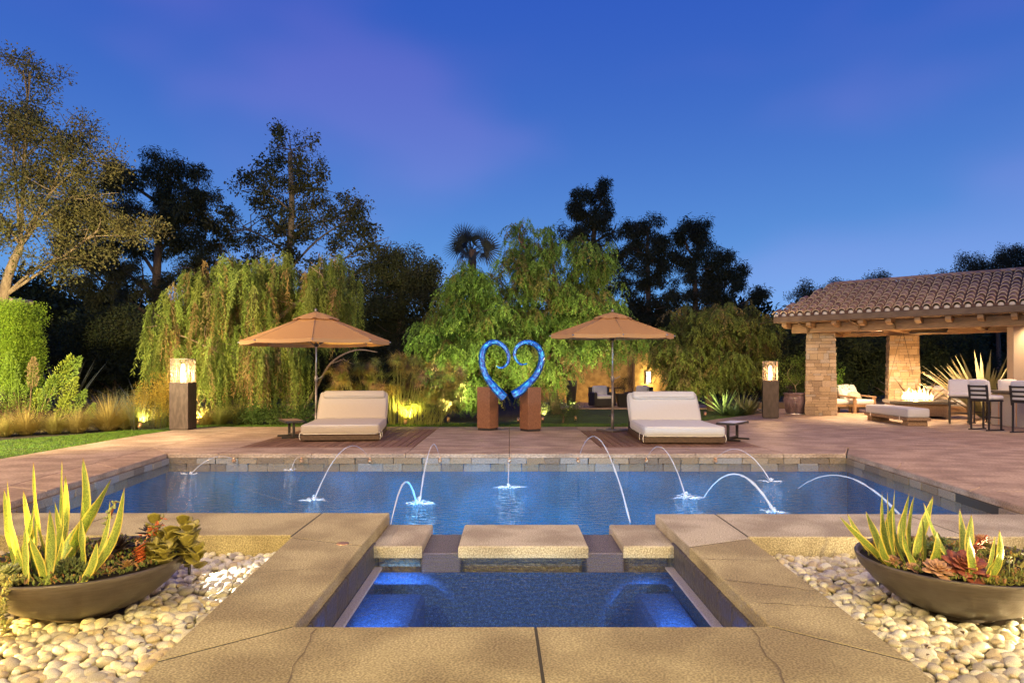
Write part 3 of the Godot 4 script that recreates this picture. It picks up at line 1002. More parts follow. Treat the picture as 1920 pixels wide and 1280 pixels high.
func build_house() -> void:
	# unseen house behind the camera; windows, wings and floodlights added to light the terrace
	var h := thing("house", "unseen two-storey cream rendered house behind the viewer with added lit windows", "house", Vector3(0, 0, 4.6))
	put(h, "wall", box_mesh(Vector3(26, 8.6, 0.3), 0.02), M.stucco, at(Vector3(0, 4.3, 0.2)))
	put(h, "roof", box_mesh(Vector3(27, 0.25, 2.4), 0.03), M.timber, at(Vector3(0, 8.75, -0.2)))
	for x in [-7.0, 0.0, 7.0]:
		var w := put(h, "added_window", box_mesh(Vector3(3.4, 2.3, 0.05), 0.01), M.added_window_glow, at(Vector3(x, 1.4, 0.03)))  # added glowing pane, warm fill toward the terrace
		put(w, "frame", box_mesh(Vector3(3.6, 0.08, 0.09), 0.01), M.dark_metal, at(Vector3(0, 1.2, 0)))
		area(h, "window_fill", Vector3(x, 1.4, -0.06), Vector3(0, 0, -1), Vector2(3.3, 2.2), lin(1.0, 0.68, 0.36), 5.0)
	put(h, "added_side_wing", box_mesh(Vector3(0.3, 8.6, 9.0), 0.02), M.stucco, at(Vector3(-13.6, 4.3, -7.6)))  # unseen wings added to carry floodlights aimed at the deck
	put(h, "added_side_wing", box_mesh(Vector3(0.3, 8.6, 9.0), 0.02), M.stucco, at(Vector3(14.6, 4.3, -7.6)))
	for a in [[-6.5, 8.4, 3.9, Vector3(-2.5, 0.4, -16.5), 80.0, 37.0, "over the lawn end, aimed across the pool", lin(1.0, 0.80, 0.60)], [6.5, 8.4, 3.9, Vector3(3.5, 0.4, -16.5), 80.0, 37.0, "over the pavilion end, aimed across the pool", lin(1.0, 0.80, 0.60)],
			[-3.4, 5.0, 3.9, Vector3(-1.2, 0.0, -4.2), 92.0, 46.0, "at mid height, aimed at the snake plant bowl", lin(1.0, 0.74, 0.24)], [3.4, 5.0, 3.9, Vector3(1.2, 0.0, -4.2), 92.0, 46.0, "at mid height, aimed at the red rosette bowl", lin(1.0, 0.74, 0.24)],
			[-12.8, 8.3, -7.5, Vector3(-0.5, 0.0, -15.0), 155.0, 52.0, "wing beside the lawn, aimed at the loungers", lin(1.0, 0.68, 0.38)], [13.8, 8.3, -7.5, Vector3(4.0, 0.0, -15.0), 150.0, 55.0, "wing beside the bar, aimed at the terrace", lin(1.0, 0.66, 0.36)]]:
		var f := thing("added_floodlight", "added warm floodlight on the unseen house %s" % a[6], "floodlight", Vector3(a[0], a[1], a[2]), 0.0, "added floodlights")
		put(f, "housing", box_mesh(Vector3(0.3, 0.2, 0.16), 0.02), M.dark_metal, at(Vector3(0, 0, 0.1)))  # floodlights added as fill for deck, near coping and trees
		put(f, "bracket", box_mesh(Vector3(0.06, 0.06, 0.7), 0.006), M.dark_metal, at(Vector3(0, 0.02, 0.5)))
		put(f, "lamp_lens", box_mesh(Vector3(0.26, 0.16, 0.02), 0.004), M.down_lamp, at(Vector3(0, 0, 0.01)))
		f.rotation.y = atan2(-(a[3].x - a[0]), -(a[3].z - a[2]))
		var local: Vector3 = f.transform.affine_inverse() * a[3]
		spot(f, "beam", Vector3(0, 0, -0.06), local, a[7], a[4], a[5], 0.15, 0.85)
	# floodlight on a garden post beside the lawn, just out of the picture
	var p := thing("post_floodlight", "bright yellow floodlight on a tall post beside the lawn", "floodlight", W(-10.6, 8.6))
	put(p, "post", tube_mesh([Vector3(0, -0.06, 0), Vector3(0, 4.0, 0)], [0.05, 0.04], 8), M.dark_metal)
	put(p, "housing", box_mesh(Vector3(0.26, 0.2, 0.26), 0.02), M.dark_metal, at(Vector3(0, 4.1, 0)))
	put(p, "lamp_lens", box_mesh(Vector3(0.02, 0.16, 0.22), 0.004), M.garden_lamp, at(Vector3(0.14, 4.1, 0)))
	spot(p, "beam", Vector3(0.2, 4.1, 0), Vector3(9.0, 0.0, -5.5), lin(1.0, 0.66, 0.33), 16.0, 62.0, 0.1, 0.5)
	put(p, "lamp_lens", box_mesh(Vector3(0.22, 0.16, 0.02), 0.004), M.garden_lamp, at(Vector3(0, 4.1, -0.14)))
	spot(p, "beam", Vector3(0, 4.1, -0.2), Vector3(-3.0, 5.0, -11.0), lin(1.0, 0.78, 0.36), 110.0, 50.0, 0.1, 0.6)
	put(p, "lamp_lens", box_mesh(Vector3(0.22, 0.02, 0.16), 0.004), M.garden_lamp, at(Vector3(0, 3.98, -0.05)))
	spot(p, "beam", Vector3(0, 3.9, -0.1), Vector3(-0.4, 0.3, -8.6), lin(1.0, 0.80, 0.40), 230.0, 50.0, 0.1, 0.8)


# ---------------------------------------------------------------- leaves
func clump(n: int, radius: float, l: float, w: float, droop := 0.0, twigs := 0, flat := 1.0) -> ArrayMesh:
	var s := begin()
	for i in n:
		var p := unit() * radius * pow(rng.randf(), 0.5)
		p.y *= flat
		var d := (p.normalized() + unit() * 0.8 + Vector3.DOWN * droop).normalized()
		var side := d.cross(unit()).normalized()
		leaf_card(s, p, d, side, l * rr(0.7, 1.25), w * rr(0.75, 1.2), rr(0.05, 0.3))
	for i in twigs:
		var d := unit()
		d.y = absf(d.y) * 0.8
		tube(s, [Vector3.ZERO, d * radius * 0.55 + unit() * 0.04, d * radius], [0.012, 0.008, 0.004], 3, false)
	return done(s)


func strands(n: int, length: float, l: float, w: float, per: int, wide := 0.12, out := 0.15, thread := 0.004) -> ArrayMesh:
	# hanging branchlets with narrow leaves
	var s := begin()
	for i in n:
		var p := Vector3(rr(-wide, wide), rr(-0.05, 0.12), rr(-wide, wide))
		var a := rr(0, TAU)
		var outv := Vector3(cos(a), 0, sin(a))
		var ln := length * rr(0.55, 1.1)
		var prev := p
		for k in range(1, per + 1):
			var t := float(k) / per
			var q := p + outv * out * sin(t * 1.5) + Vector3.DOWN * ln * pow(t, 1.25) + Vector3(rr(-0.012, 0.012), 0, rr(-0.012, 0.012))
			if k % 3 == 0:
				var sd := outv.cross(Vector3.UP) * thread
				tri(s, prev - sd, prev + sd, q)
				prev = q
			for side_sign in [-1.0, 1.0]:
				var b := rr(0, TAU)
				var d := (Vector3(cos(b), 0, sin(b)) * 0.75 + outv * 0.2 + Vector3.DOWN * rr(0.5, 1.4)).normalized()
				leaf_card(s, q, d, d.cross(unit()).normalized(), l * rr(0.7, 1.2), w * rr(0.8, 1.2), 0.1)
	return done(s)


func make_leaf_meshes() -> void:
	var s := begin()
	for i in 9:
		var a := rr(0, TAU)
		var d := Vector3(cos(a) * 0.5, 1, sin(a) * 0.5)
		blade(s, Vector3(rr(-0.05, 0.05), 0, rr(-0.05, 0.05)), d, Vector3(-sin(a), 0, cos(a)), rr(0.025, 0.05), 0.006, Vector3(cos(a), -0.3, sin(a)) * 0.5, 2)
	G.turf_tuft = done(s)
	G.clump_big = clump(80, 0.5, 0.15, 0.08)
	G.clump = [clump(70, 0.36, 0.085, 0.05), clump(70, 0.36, 0.085, 0.045, 0.4)]
	G.clump_fine = [clump(90, 0.26, 0.045, 0.022), clump(90, 0.24, 0.04, 0.02)]
	G.open = [clump(34, 0.36, 0.12, 0.09, 0.2, 4), clump(24, 0.42, 0.10, 0.075, 0.2, 5), clump(46, 0.28, 0.13, 0.10, 0.2, 3)]
	G.twiggy = [clump(44, 0.42, 0.065, 0.05, 0.1, 3, 0.75), clump(36, 0.46, 0.06, 0.048, 0.1, 3, 0.75)]
	G.gum = [clump(64, 0.28, 0.17, 0.036, 1.1), clump(54, 0.36, 0.19, 0.03, 1.5), clump(80, 0.22, 0.14, 0.04, 0.8)]
	G.weep = [strands(4, 1.25, 0.11, 0.02, 22, 0.07), strands(3, 1.6, 0.11, 0.02, 27, 0.06), strands(5, 0.9, 0.10, 0.02, 16, 0.08)]
	G.pepper = [strands(5, 0.5, 0.095, 0.024, 10, 0.12, 0.26), strands(5, 0.62, 0.09, 0.022, 12, 0.12, 0.22), strands(4, 0.4, 0.10, 0.026, 9, 0.12, 0.34)]
	G.feather = [strands(4, 0.35, 0.05, 0.02, 11, 0.12, 0.2)]
	# arching ornamental grass, three tufts
	G.tuft = []
	for v in 3:
		s = begin()
		for i in 620:
			var a := rr(0, TAU)
			var r := pow(rng.randf(), 0.7)
			var d := Vector3(cos(a) * r * 0.75, 1, sin(a) * r * 0.75)
			blade(s, Vector3(cos(a), 0, sin(a)) * 0.13 * r, d, Vector3(-sin(a), 0, cos(a)), rr(0.45, 0.95), rr(0.007, 0.012), Vector3(cos(a), -0.55, sin(a)) * rr(0.3, 1.5) * (0.35 + r), 4)
		G.tuft.append(done(s))
	# foxtail plume of tiny leaves round a stem
	G.plume = []
	for v in 3:
		s = begin()
		for i in 620:
			var f := pow(rng.randf(), 0.85)
			var a := rr(0, TAU)
			var d := Vector3(cos(a), rr(0.35, 1.1), sin(a)).normalized()
			var rad := 0.13 * sin(clampf(f * 0.9 + 0.12, 0, 1) * PI) + 0.02
			var p := Vector3(cos(a), 0, sin(a)) * rad * rr(0.25, 1.0) + Vector3(0, f * 0.8, 0)
			leaf_card(s, p, d, d.cross(unit()).normalized(), rr(0.035, 0.06), rr(0.014, 0.024), 0.2)
		tube(s, [Vector3.ZERO, Vector3(0, 0.75, 0)], [0.012, 0.004], 4, false)
		G.plume.append(done(s))
	# papyrus mop
	G.mop = []
	for v in 3:
		s = begin()
		for i in 170:
			var a := rr(0, TAU)
			var e := rr(-0.1, 1.3)
			var d := Vector3(cos(a) * cos(e), sin(e), sin(a) * cos(e))
			blade(s, Vector3.ZERO, d, d.cross(Vector3.UP).normalized(), rr(0.22, 0.36), rr(0.007, 0.012), Vector3(cos(a) * 0.3, -1.6, sin(a) * 0.3) * rr(0.5, 1.3), 4)
		G.mop.append(done(s))


func tint(c: Color, spread_ := 0.3) -> Color:
	var t := rr(1.0 - spread_, 1.0 + spread_)
	return Color(c.r * t * rr(0.88, 1.14), c.g * t, c.b * t * rr(0.8, 1.2))


func tree(called: String, label: String, group: String, root: Vector3, seed_: int, trunk: Array, r0: float, blobs: Array, meshes: Array, leaf_mat: Material, c: Color, o := {}) -> Node3D:
	# trunk: points relative to the root; blobs: [x, y, z, rx, ry, rz, count] relative to the root
	rng.seed = seed_
	var t := thing(called, label, o.get("category", "tree"), root, 0.0, group)
	var s := begin(true)
	var pts := curve(trunk, 4)
	var rad := []
	for i in pts.size():
		rad.append(lerpf(r0, r0 * 0.45, float(i) / (pts.size() - 1)))
	tube(s, pts, rad, 8)
	var fork: Vector3 = pts[-1]
	var lim: int = o.get("limbs", 3)
	for b in blobs:
		var mid := Vector3(b[0], b[1], b[2])
		var from: Vector3 = fork
		var off := INF
		for p in pts:
			# limbs leave the trunk below the mass they carry and climb to it
			var aim: float = mid.y - 0.75 * Vector2(p.x - mid.x, p.z - mid.z).length()
			if absf(p.y - aim) < off and p.y > fork.y * 0.15:
				off = absf(p.y - aim)
				from = p
		var el := from.lerp(mid, 0.5) + Vector3(rr(-0.2, 0.2), rr(0.0, 0.3) * from.distance_to(mid) * 0.3, rr(-0.2, 0.2))
		var br: float = r0 * o.get("limb_r", 0.36)
		tube(s, curve([from, el, mid], 4), [br, br * 0.95, br * 0.9, br * 0.85, br * 0.8, br * 0.7, br * 0.65, br * 0.6, br * 0.5], 5, false)
		for k in lim:
			var tip := mid + unit() * Vector3(b[3], b[4], b[5]) * rr(0.7, 1.0)
			var m2 := mid.lerp(tip, 0.5) + unit() * 0.12
			tube(s, [mid.lerp(el, rr(0, 0.5)), m2, tip], [br * 0.42, br * 0.3, br * 0.1], 4, false)
	put(t, "trunk", done(s), o.get("bark", M.bark))
	var n := FastNoiseLite.new()
	n.seed = seed_
	n.frequency = o.get("gap_freq", 0.55)
	var gap: float = o.get("gap", 0.25)
	var sets := []
	for m in meshes:
		sets.append([[], []])
	var sc: Array = o.get("scale", [0.8, 1.3])
	for b in blobs:
		var heart := Vector3.ZERO
		for i in int(b[6]):
			# leaf clumps gather in bunches, with air between the bunches
			if i % int(o.get("bunch", 5)) == 0:
				var u := unit()
				heart = Vector3(b[0], b[1], b[2]) + u * Vector3(b[3], b[4], b[5]) * pow(rng.randf(), o.get("fill", 0.4)) * (1.0 + 0.35 * n.get_noise_3dv((u + Vector3.ONE * seed_) * 3.0))
			var p: Vector3 = heart + unit() * Vector3(1.0, 0.75, 1.0) * o.get("bunch_r", 0.36) * sqrt(rng.randf())
			if p.y < o.get("floor", 0.15) or n.get_noise_3dv(p + root) > gap:
				continue
			var k := rng.randi() % meshes.size()
			var turn := Basis(Vector3.UP, rr(0, TAU))
			if not o.has("hang"):
				turn = Basis(unit(), rr(0, 1.2)) * turn
			else:
				turn = Basis(Vector3(rr(-1, 1), 0, rr(-1, 1)).normalized(), rr(0, 0.2)) * turn
			var z := rr(sc[0], sc[1])
			if o.has("hang"):
				z *= clampf((p.y + 0.3) / 1.4, 0.35, 1.0)
			sets[k][0].append(Transform3D(turn.scaled(Vector3.ONE * z), p))
			var col := c
			if o.has("second") and rng.randf() < o.get("share", 0.2):
				col = o.second
			sets[k][1].append(tint(col, o.get("vary", 0.3)))
	for k in meshes.size():
		if sets[k][0].size():
			spread(t, "crown", meshes[k], leaf_mat, sets[k][0], sets[k][1])
	return t


func build_trees() -> void:
	# --- near the terrace
	tree("weeping_tree", "large weeping tree with hanging willow-like foliage behind the lounger with the tan cushions", "garden trees", W(-6.3, 19.6, -0.06), 101,
		[Vector3(0, 0, 0), Vector3(0.1, 0.8, 0.05), Vector3(-0.25, 1.7, 0), Vector3(-0.6, 2.8, 0)], 0.19,
		[[-1.1, 3.75, 0, 2.5, 0.95, 1.4, 560], [-3.1, 2.75, 0.2, 1.05, 0.8, 1.1, 250], [1.05, 4.0, 0, 0.95, 0.85, 1.0, 260], [-0.2, 2.1, 0.9, 1.3, 0.7, 0.8, 200], [-2.2, 2.2, 0.7, 1.2, 0.8, 0.8, 260], [-0.9, 4.5, -0.3, 1.7, 0.45, 1.0, 180], [-2.4, 3.7, 0, 0.9, 0.6, 0.9, 120]],
		G.weep, M.leaf, Color(0.150, 0.195, 0.036), {"hang": 1, "bunch": 4, "bunch_r": 0.22, "second": Color(0.26, 0.18, 0.07), "share": 0.16, "bark": M.bark_pale, "gap": 0.12, "gap_freq": 0.8, "vary": 0.5, "limbs": 6, "floor": 0.5, "scale": [0.7, 1.2]})
	tree("pepper_tree", "bright green feathery tree standing between the papyrus and the blue heart sculpture", "garden trees", W(-0.9, 21.6, -0.06), 102,
		[Vector3(0, 0, 0), Vector3(0.1, 1.0, 0), Vector3(-0.1, 2.2, 0)], 0.15,
		[[-0.35, 3.4, 0, 1.55, 1.1, 1.2, 420], [-0.95, 2.4, 0.3, 1.15, 0.9, 1.0, 330], [0.35, 1.9, 0.2, 1.2, 1.1, 1.0, 340], [-0.3, 4.4, 0, 0.85, 0.6, 0.8, 170], [-0.6, 1.0, 0.3, 1.3, 0.7, 0.9, 220]],
		G.pepper, M.leaf, Color(0.115, 0.205, 0.034), {"hang": 1, "bunch": 4, "bunch_r": 0.22, "second": Color(0.13, 0.13, 0.035), "share": 0.15, "gap": 0.14, "gap_freq": 0.9, "vary": 0.5})
	tree("pepper_tree", "tallest feathery green tree, behind the blue heart and the parasol beside it", "garden trees", W(1.3, 23.2, -0.06), 103,
		[Vector3(0.3, 0, 0), Vector3(0.15, 1.2, 0), Vector3(0.3, 2.6, 0), Vector3(0.2, 3.6, 0)], 0.18,
		[[-0.6, 4.9, 0, 1.3, 1.0, 1.2, 360], [0.85, 3.95, 0, 1.7, 1.1, 1.3, 480], [-1.2, 3.4, 0, 1.2, 1.1, 1.1, 330], [0.7, 2.5, 0.2, 1.6, 0.8, 1.2, 330], [-0.6, 1.7, 0.3, 1.4, 1.1, 1.1, 330], [2.4, 2.75, 0, 1.0, 0.8, 0.9, 220], [1.5, 5.5, 0, 0.95, 0.7, 0.8, 130], [-1.0, 6.0, 0, 0.45, 0.8, 0.5, 60], [0.1, 5.8, 0, 0.5, 0.7, 0.5, 60]],
		G.pepper, M.leaf, Color(0.115, 0.195, 0.034), {"hang": 1, "bunch": 4, "bunch_r": 0.22, "second": Color(0.15, 0.14, 0.04), "share": 0.2, "gap": 0.12, "gap_freq": 0.9, "vary": 0.5})
	tree("pepper_tree", "rounded olive green tree behind the lounger with the white cushions", "garden trees", W(7.3, 24.9, -0.06), 104,
		[Vector3(0.1, 0, 0), Vector3(-0.1, 0.9, 0), Vector3(0.1, 2.0, 0)], 0.16,
		[[0.1, 3.25, 0, 1.8, 0.95, 1.3, 420], [-1.3, 2.4, 0.2, 1.05, 0.95, 1.0, 280], [1.2, 2.9, 0, 1.2, 0.9, 1.0, 300], [-0.7, 1.5, 0.3, 1.25, 0.8, 1.0, 260], [1.0, 1.8, 0.3, 1.1, 0.8, 0.9, 240]],
		G.pepper, M.leaf, Color(0.105, 0.135, 0.028), {"hang": 1, "bunch": 4, "bunch_r": 0.22, "second": Color(0.12, 0.10, 0.035), "share": 0.25, "gap": 0.14, "gap_freq": 0.9, "vary": 0.5})
	tree("floodlit_tree", "tall open tree with pale leaning trunk lit yellow above the clipped hedge", "garden trees", W(-14.5, 19.2, -0.06), 105,
		[Vector3(0, 0, 0), Vector3(0.05, 2.0, 0), Vector3(0.35, 4.0, 0), Vector3(0.75, 5.0, 0)], 0.20,
		[[1.0, 9.9, 0, 0.9, 0.45, 0.8, 29], [0.5, 8.8, 0, 1.3, 0.7, 1.0, 60], [0.9, 7.9, 0, 1.4, 0.7, 1.0, 68], [2.2, 8.1, 0, 0.9, 0.55, 0.8, 37], [2.6, 7.4, 0, 0.9, 0.5, 0.8, 37], [0.8, 6.8, 0, 1.9, 0.8, 1.2, 94], [2.2, 6.4, 0, 1.5, 0.8, 1.2, 85], [3.0, 5.5, 0, 1.4, 0.6, 1.0, 68], [0.9, 5.5, 0, 2.0, 0.8, 1.2, 85], [1.9, 4.7, 0, 1.4, 0.45, 1.0, 51], [-1.0, 7.5, 0, 1.2, 1.6, 1.2, 60]],
		G.twiggy, M.leaf, Color(0.13, 0.12, 0.042), {"bark": M.bark_pale, "limbs": 6, "limb_r": 0.24, "gap": 0.5, "scale": [0.8, 1.3]})
	# --- behind
	tree("sycamore_tree", "tall airy sycamore standing against the sky above the weeping tree", "trees beyond the garden", W(-11.2, 34.5, -0.06), 106,
		[Vector3(0, 0, 0), Vector3(0.1, 3, 0), Vector3(0, 6.5, 0), Vector3(0.2, 9.5, 0), Vector3(0.1, 12.5, 0)], 0.26,
		[[0.1, 12.7, 0, 1.5, 1.5, 1.4, 43], [0.9, 10.8, 0, 2.3, 1.7, 1.8, 93], [-1.3, 10.6, 0, 1.6, 1.8, 1.6, 74], [2.0, 9.2, 0, 2.0, 1.5, 1.7, 81], [-2.3, 8.8, 0, 1.9, 1.5, 1.7, 74], [0, 8.4, 0, 2.6, 1.7, 1.9, 99], [3.2, 9.2, 0, 0.7, 1.3, 0.8, 28], [4.0, 8.0, 0, 1.3, 1.3, 1.2, 50], [5.0, 7.4, 0, 1.0, 0.9, 0.9, 28], [-3.4, 7.4, 0, 1.2, 1.3, 1.2, 43], [1.5, 6.3, 0, 3.2, 1.6, 2.0, 112], [-1.8, 6.0, 0, 2.6, 1.6, 1.8, 93], [4.4, 5.8, 0, 1.9, 1.5, 1.5, 68]],
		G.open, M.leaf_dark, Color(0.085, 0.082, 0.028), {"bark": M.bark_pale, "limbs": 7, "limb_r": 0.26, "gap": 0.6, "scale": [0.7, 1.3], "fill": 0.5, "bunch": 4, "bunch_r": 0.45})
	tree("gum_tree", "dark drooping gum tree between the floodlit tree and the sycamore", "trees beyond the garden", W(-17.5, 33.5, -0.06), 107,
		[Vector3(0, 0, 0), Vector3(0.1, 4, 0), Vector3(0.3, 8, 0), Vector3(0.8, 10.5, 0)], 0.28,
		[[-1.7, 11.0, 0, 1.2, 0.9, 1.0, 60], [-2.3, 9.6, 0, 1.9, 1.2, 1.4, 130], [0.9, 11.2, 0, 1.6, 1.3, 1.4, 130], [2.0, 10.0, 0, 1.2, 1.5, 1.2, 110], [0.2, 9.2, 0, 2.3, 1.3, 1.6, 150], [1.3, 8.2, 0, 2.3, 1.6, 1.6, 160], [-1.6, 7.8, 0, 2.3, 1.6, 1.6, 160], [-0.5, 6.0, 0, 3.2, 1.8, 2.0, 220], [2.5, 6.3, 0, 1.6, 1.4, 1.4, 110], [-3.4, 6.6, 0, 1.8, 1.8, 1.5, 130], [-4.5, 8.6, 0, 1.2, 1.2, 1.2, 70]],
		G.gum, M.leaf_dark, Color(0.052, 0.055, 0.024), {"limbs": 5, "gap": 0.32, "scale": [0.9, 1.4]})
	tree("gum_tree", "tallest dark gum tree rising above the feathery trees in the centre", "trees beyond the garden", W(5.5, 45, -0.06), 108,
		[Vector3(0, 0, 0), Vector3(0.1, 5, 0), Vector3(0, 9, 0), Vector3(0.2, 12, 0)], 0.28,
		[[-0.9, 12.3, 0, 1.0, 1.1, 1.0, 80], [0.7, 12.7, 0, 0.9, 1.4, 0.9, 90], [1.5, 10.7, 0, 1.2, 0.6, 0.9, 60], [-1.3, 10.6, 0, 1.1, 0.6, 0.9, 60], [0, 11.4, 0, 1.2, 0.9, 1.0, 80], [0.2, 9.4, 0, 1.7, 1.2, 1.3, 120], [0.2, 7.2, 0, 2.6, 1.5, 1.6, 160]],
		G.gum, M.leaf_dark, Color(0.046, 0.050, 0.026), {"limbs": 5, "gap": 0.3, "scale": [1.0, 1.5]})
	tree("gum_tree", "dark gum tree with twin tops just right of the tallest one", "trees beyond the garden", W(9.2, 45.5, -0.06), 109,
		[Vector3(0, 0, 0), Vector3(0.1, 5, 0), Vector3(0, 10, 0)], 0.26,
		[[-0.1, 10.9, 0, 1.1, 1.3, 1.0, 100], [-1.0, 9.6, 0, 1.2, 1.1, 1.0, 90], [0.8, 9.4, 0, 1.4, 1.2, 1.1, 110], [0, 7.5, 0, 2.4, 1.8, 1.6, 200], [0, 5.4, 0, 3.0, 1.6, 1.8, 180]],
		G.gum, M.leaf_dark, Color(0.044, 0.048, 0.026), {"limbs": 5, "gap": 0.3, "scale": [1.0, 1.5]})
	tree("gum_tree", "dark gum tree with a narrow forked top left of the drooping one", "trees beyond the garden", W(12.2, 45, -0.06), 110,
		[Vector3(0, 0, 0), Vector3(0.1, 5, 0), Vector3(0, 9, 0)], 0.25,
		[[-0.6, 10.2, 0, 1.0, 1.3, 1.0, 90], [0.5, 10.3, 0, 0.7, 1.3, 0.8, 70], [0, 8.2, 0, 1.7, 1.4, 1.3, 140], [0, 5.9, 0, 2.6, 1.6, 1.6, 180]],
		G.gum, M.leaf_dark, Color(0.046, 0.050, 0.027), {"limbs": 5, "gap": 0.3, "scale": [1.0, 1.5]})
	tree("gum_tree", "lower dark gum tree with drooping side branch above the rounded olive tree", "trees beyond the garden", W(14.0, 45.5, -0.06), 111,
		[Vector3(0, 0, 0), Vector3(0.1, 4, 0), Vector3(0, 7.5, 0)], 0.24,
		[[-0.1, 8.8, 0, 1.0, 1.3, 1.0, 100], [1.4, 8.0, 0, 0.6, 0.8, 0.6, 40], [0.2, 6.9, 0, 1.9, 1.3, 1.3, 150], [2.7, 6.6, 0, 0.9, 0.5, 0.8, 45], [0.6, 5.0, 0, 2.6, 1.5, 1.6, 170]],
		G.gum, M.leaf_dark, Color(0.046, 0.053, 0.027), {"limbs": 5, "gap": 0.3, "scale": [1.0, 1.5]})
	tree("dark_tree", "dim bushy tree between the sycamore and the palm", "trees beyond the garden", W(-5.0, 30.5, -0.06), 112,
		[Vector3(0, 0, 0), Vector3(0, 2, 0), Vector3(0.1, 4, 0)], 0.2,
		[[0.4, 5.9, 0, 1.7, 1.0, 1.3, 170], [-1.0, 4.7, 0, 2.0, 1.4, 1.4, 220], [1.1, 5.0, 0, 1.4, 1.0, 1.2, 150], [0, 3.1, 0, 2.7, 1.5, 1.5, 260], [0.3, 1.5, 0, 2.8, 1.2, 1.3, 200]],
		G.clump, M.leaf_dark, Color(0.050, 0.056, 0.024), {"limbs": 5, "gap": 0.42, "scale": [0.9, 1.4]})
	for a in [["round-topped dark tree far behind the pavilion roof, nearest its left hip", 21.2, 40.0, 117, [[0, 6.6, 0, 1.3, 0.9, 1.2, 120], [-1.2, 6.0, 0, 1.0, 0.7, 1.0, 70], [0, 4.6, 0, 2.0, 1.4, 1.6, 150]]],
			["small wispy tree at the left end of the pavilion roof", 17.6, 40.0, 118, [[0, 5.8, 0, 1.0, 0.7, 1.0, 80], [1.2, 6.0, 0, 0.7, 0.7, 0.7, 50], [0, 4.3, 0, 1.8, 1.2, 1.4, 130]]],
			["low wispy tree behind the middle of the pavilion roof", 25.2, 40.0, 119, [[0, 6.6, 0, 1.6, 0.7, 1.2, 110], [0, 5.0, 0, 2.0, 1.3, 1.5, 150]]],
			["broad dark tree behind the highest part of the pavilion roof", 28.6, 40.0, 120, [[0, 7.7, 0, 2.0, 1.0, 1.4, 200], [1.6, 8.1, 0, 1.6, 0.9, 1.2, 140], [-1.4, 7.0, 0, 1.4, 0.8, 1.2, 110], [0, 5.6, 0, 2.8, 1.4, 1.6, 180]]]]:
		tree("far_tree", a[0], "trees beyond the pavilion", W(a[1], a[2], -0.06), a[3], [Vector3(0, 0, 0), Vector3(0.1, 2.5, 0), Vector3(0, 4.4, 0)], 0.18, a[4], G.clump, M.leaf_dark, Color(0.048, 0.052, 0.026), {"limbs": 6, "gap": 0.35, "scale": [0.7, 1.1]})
	# understorey that closes the gaps below the crowns
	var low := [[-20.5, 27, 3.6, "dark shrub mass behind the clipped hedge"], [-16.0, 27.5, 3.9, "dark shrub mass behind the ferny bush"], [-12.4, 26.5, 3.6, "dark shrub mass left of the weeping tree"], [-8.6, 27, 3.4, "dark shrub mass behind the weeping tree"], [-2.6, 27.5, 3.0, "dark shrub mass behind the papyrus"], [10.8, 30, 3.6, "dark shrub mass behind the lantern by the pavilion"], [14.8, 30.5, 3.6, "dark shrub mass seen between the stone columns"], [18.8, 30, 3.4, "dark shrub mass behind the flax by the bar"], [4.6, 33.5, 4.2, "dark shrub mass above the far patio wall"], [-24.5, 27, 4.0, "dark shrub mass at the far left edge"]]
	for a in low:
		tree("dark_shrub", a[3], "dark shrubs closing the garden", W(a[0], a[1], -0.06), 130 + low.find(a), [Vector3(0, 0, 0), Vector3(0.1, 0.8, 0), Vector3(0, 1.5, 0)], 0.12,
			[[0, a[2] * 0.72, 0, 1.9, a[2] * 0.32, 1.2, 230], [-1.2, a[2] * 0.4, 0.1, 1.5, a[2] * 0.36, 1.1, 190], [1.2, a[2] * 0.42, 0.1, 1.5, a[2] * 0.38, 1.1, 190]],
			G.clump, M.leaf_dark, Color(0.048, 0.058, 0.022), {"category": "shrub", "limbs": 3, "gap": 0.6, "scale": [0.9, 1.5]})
	# fan palm
	rng.seed = 140
	var palm := thing("fan_palm", "dark fan palm whose head shows above the feathery trees", "palm", W(-1.95, 36, -0.06), 0.0, "trees beyond the garden")
	put(palm, "trunk", tube_mesh([Vector3(0, 0, 0), Vector3(0.1, 3, 0), Vector3(0, 5.6, 0), Vector3(0, 7.9, 0)], [0.3, 0.24, 0.22, 0.2], 9), M.bark)
	var fm := begin()
	for i in 17:
		var a := lerpf(-1.25, 1.25, i / 16.0)
		var d := Vector3(sin(a), cos(a), 0)
		blade(fm, Vector3(0, 0.55, 0), d, Vector3(d.y, -d.x, 0), 0.85 + 0.2 * cos(a), 0.05, Vector3(0, -0.25, -0.4), 4, 0.5)
	tube(fm, [Vector3.ZERO, Vector3(0, 0.56, 0)], [0.02, 0.014], 4, false)
	var frond := done(fm)
	for i in 20:
		var dir := unit()
		dir.y = absf(dir.y) * 1.1 - (0.0 if i < 15 else 0.75)
		put(palm, "frond", frond, M.flax_dark, aimed(Vector3(0, 7.9, 0), dir.normalized(), rr(0, TAU)).scaled_local(Vector3.ONE * rr(0.85, 1.15)))


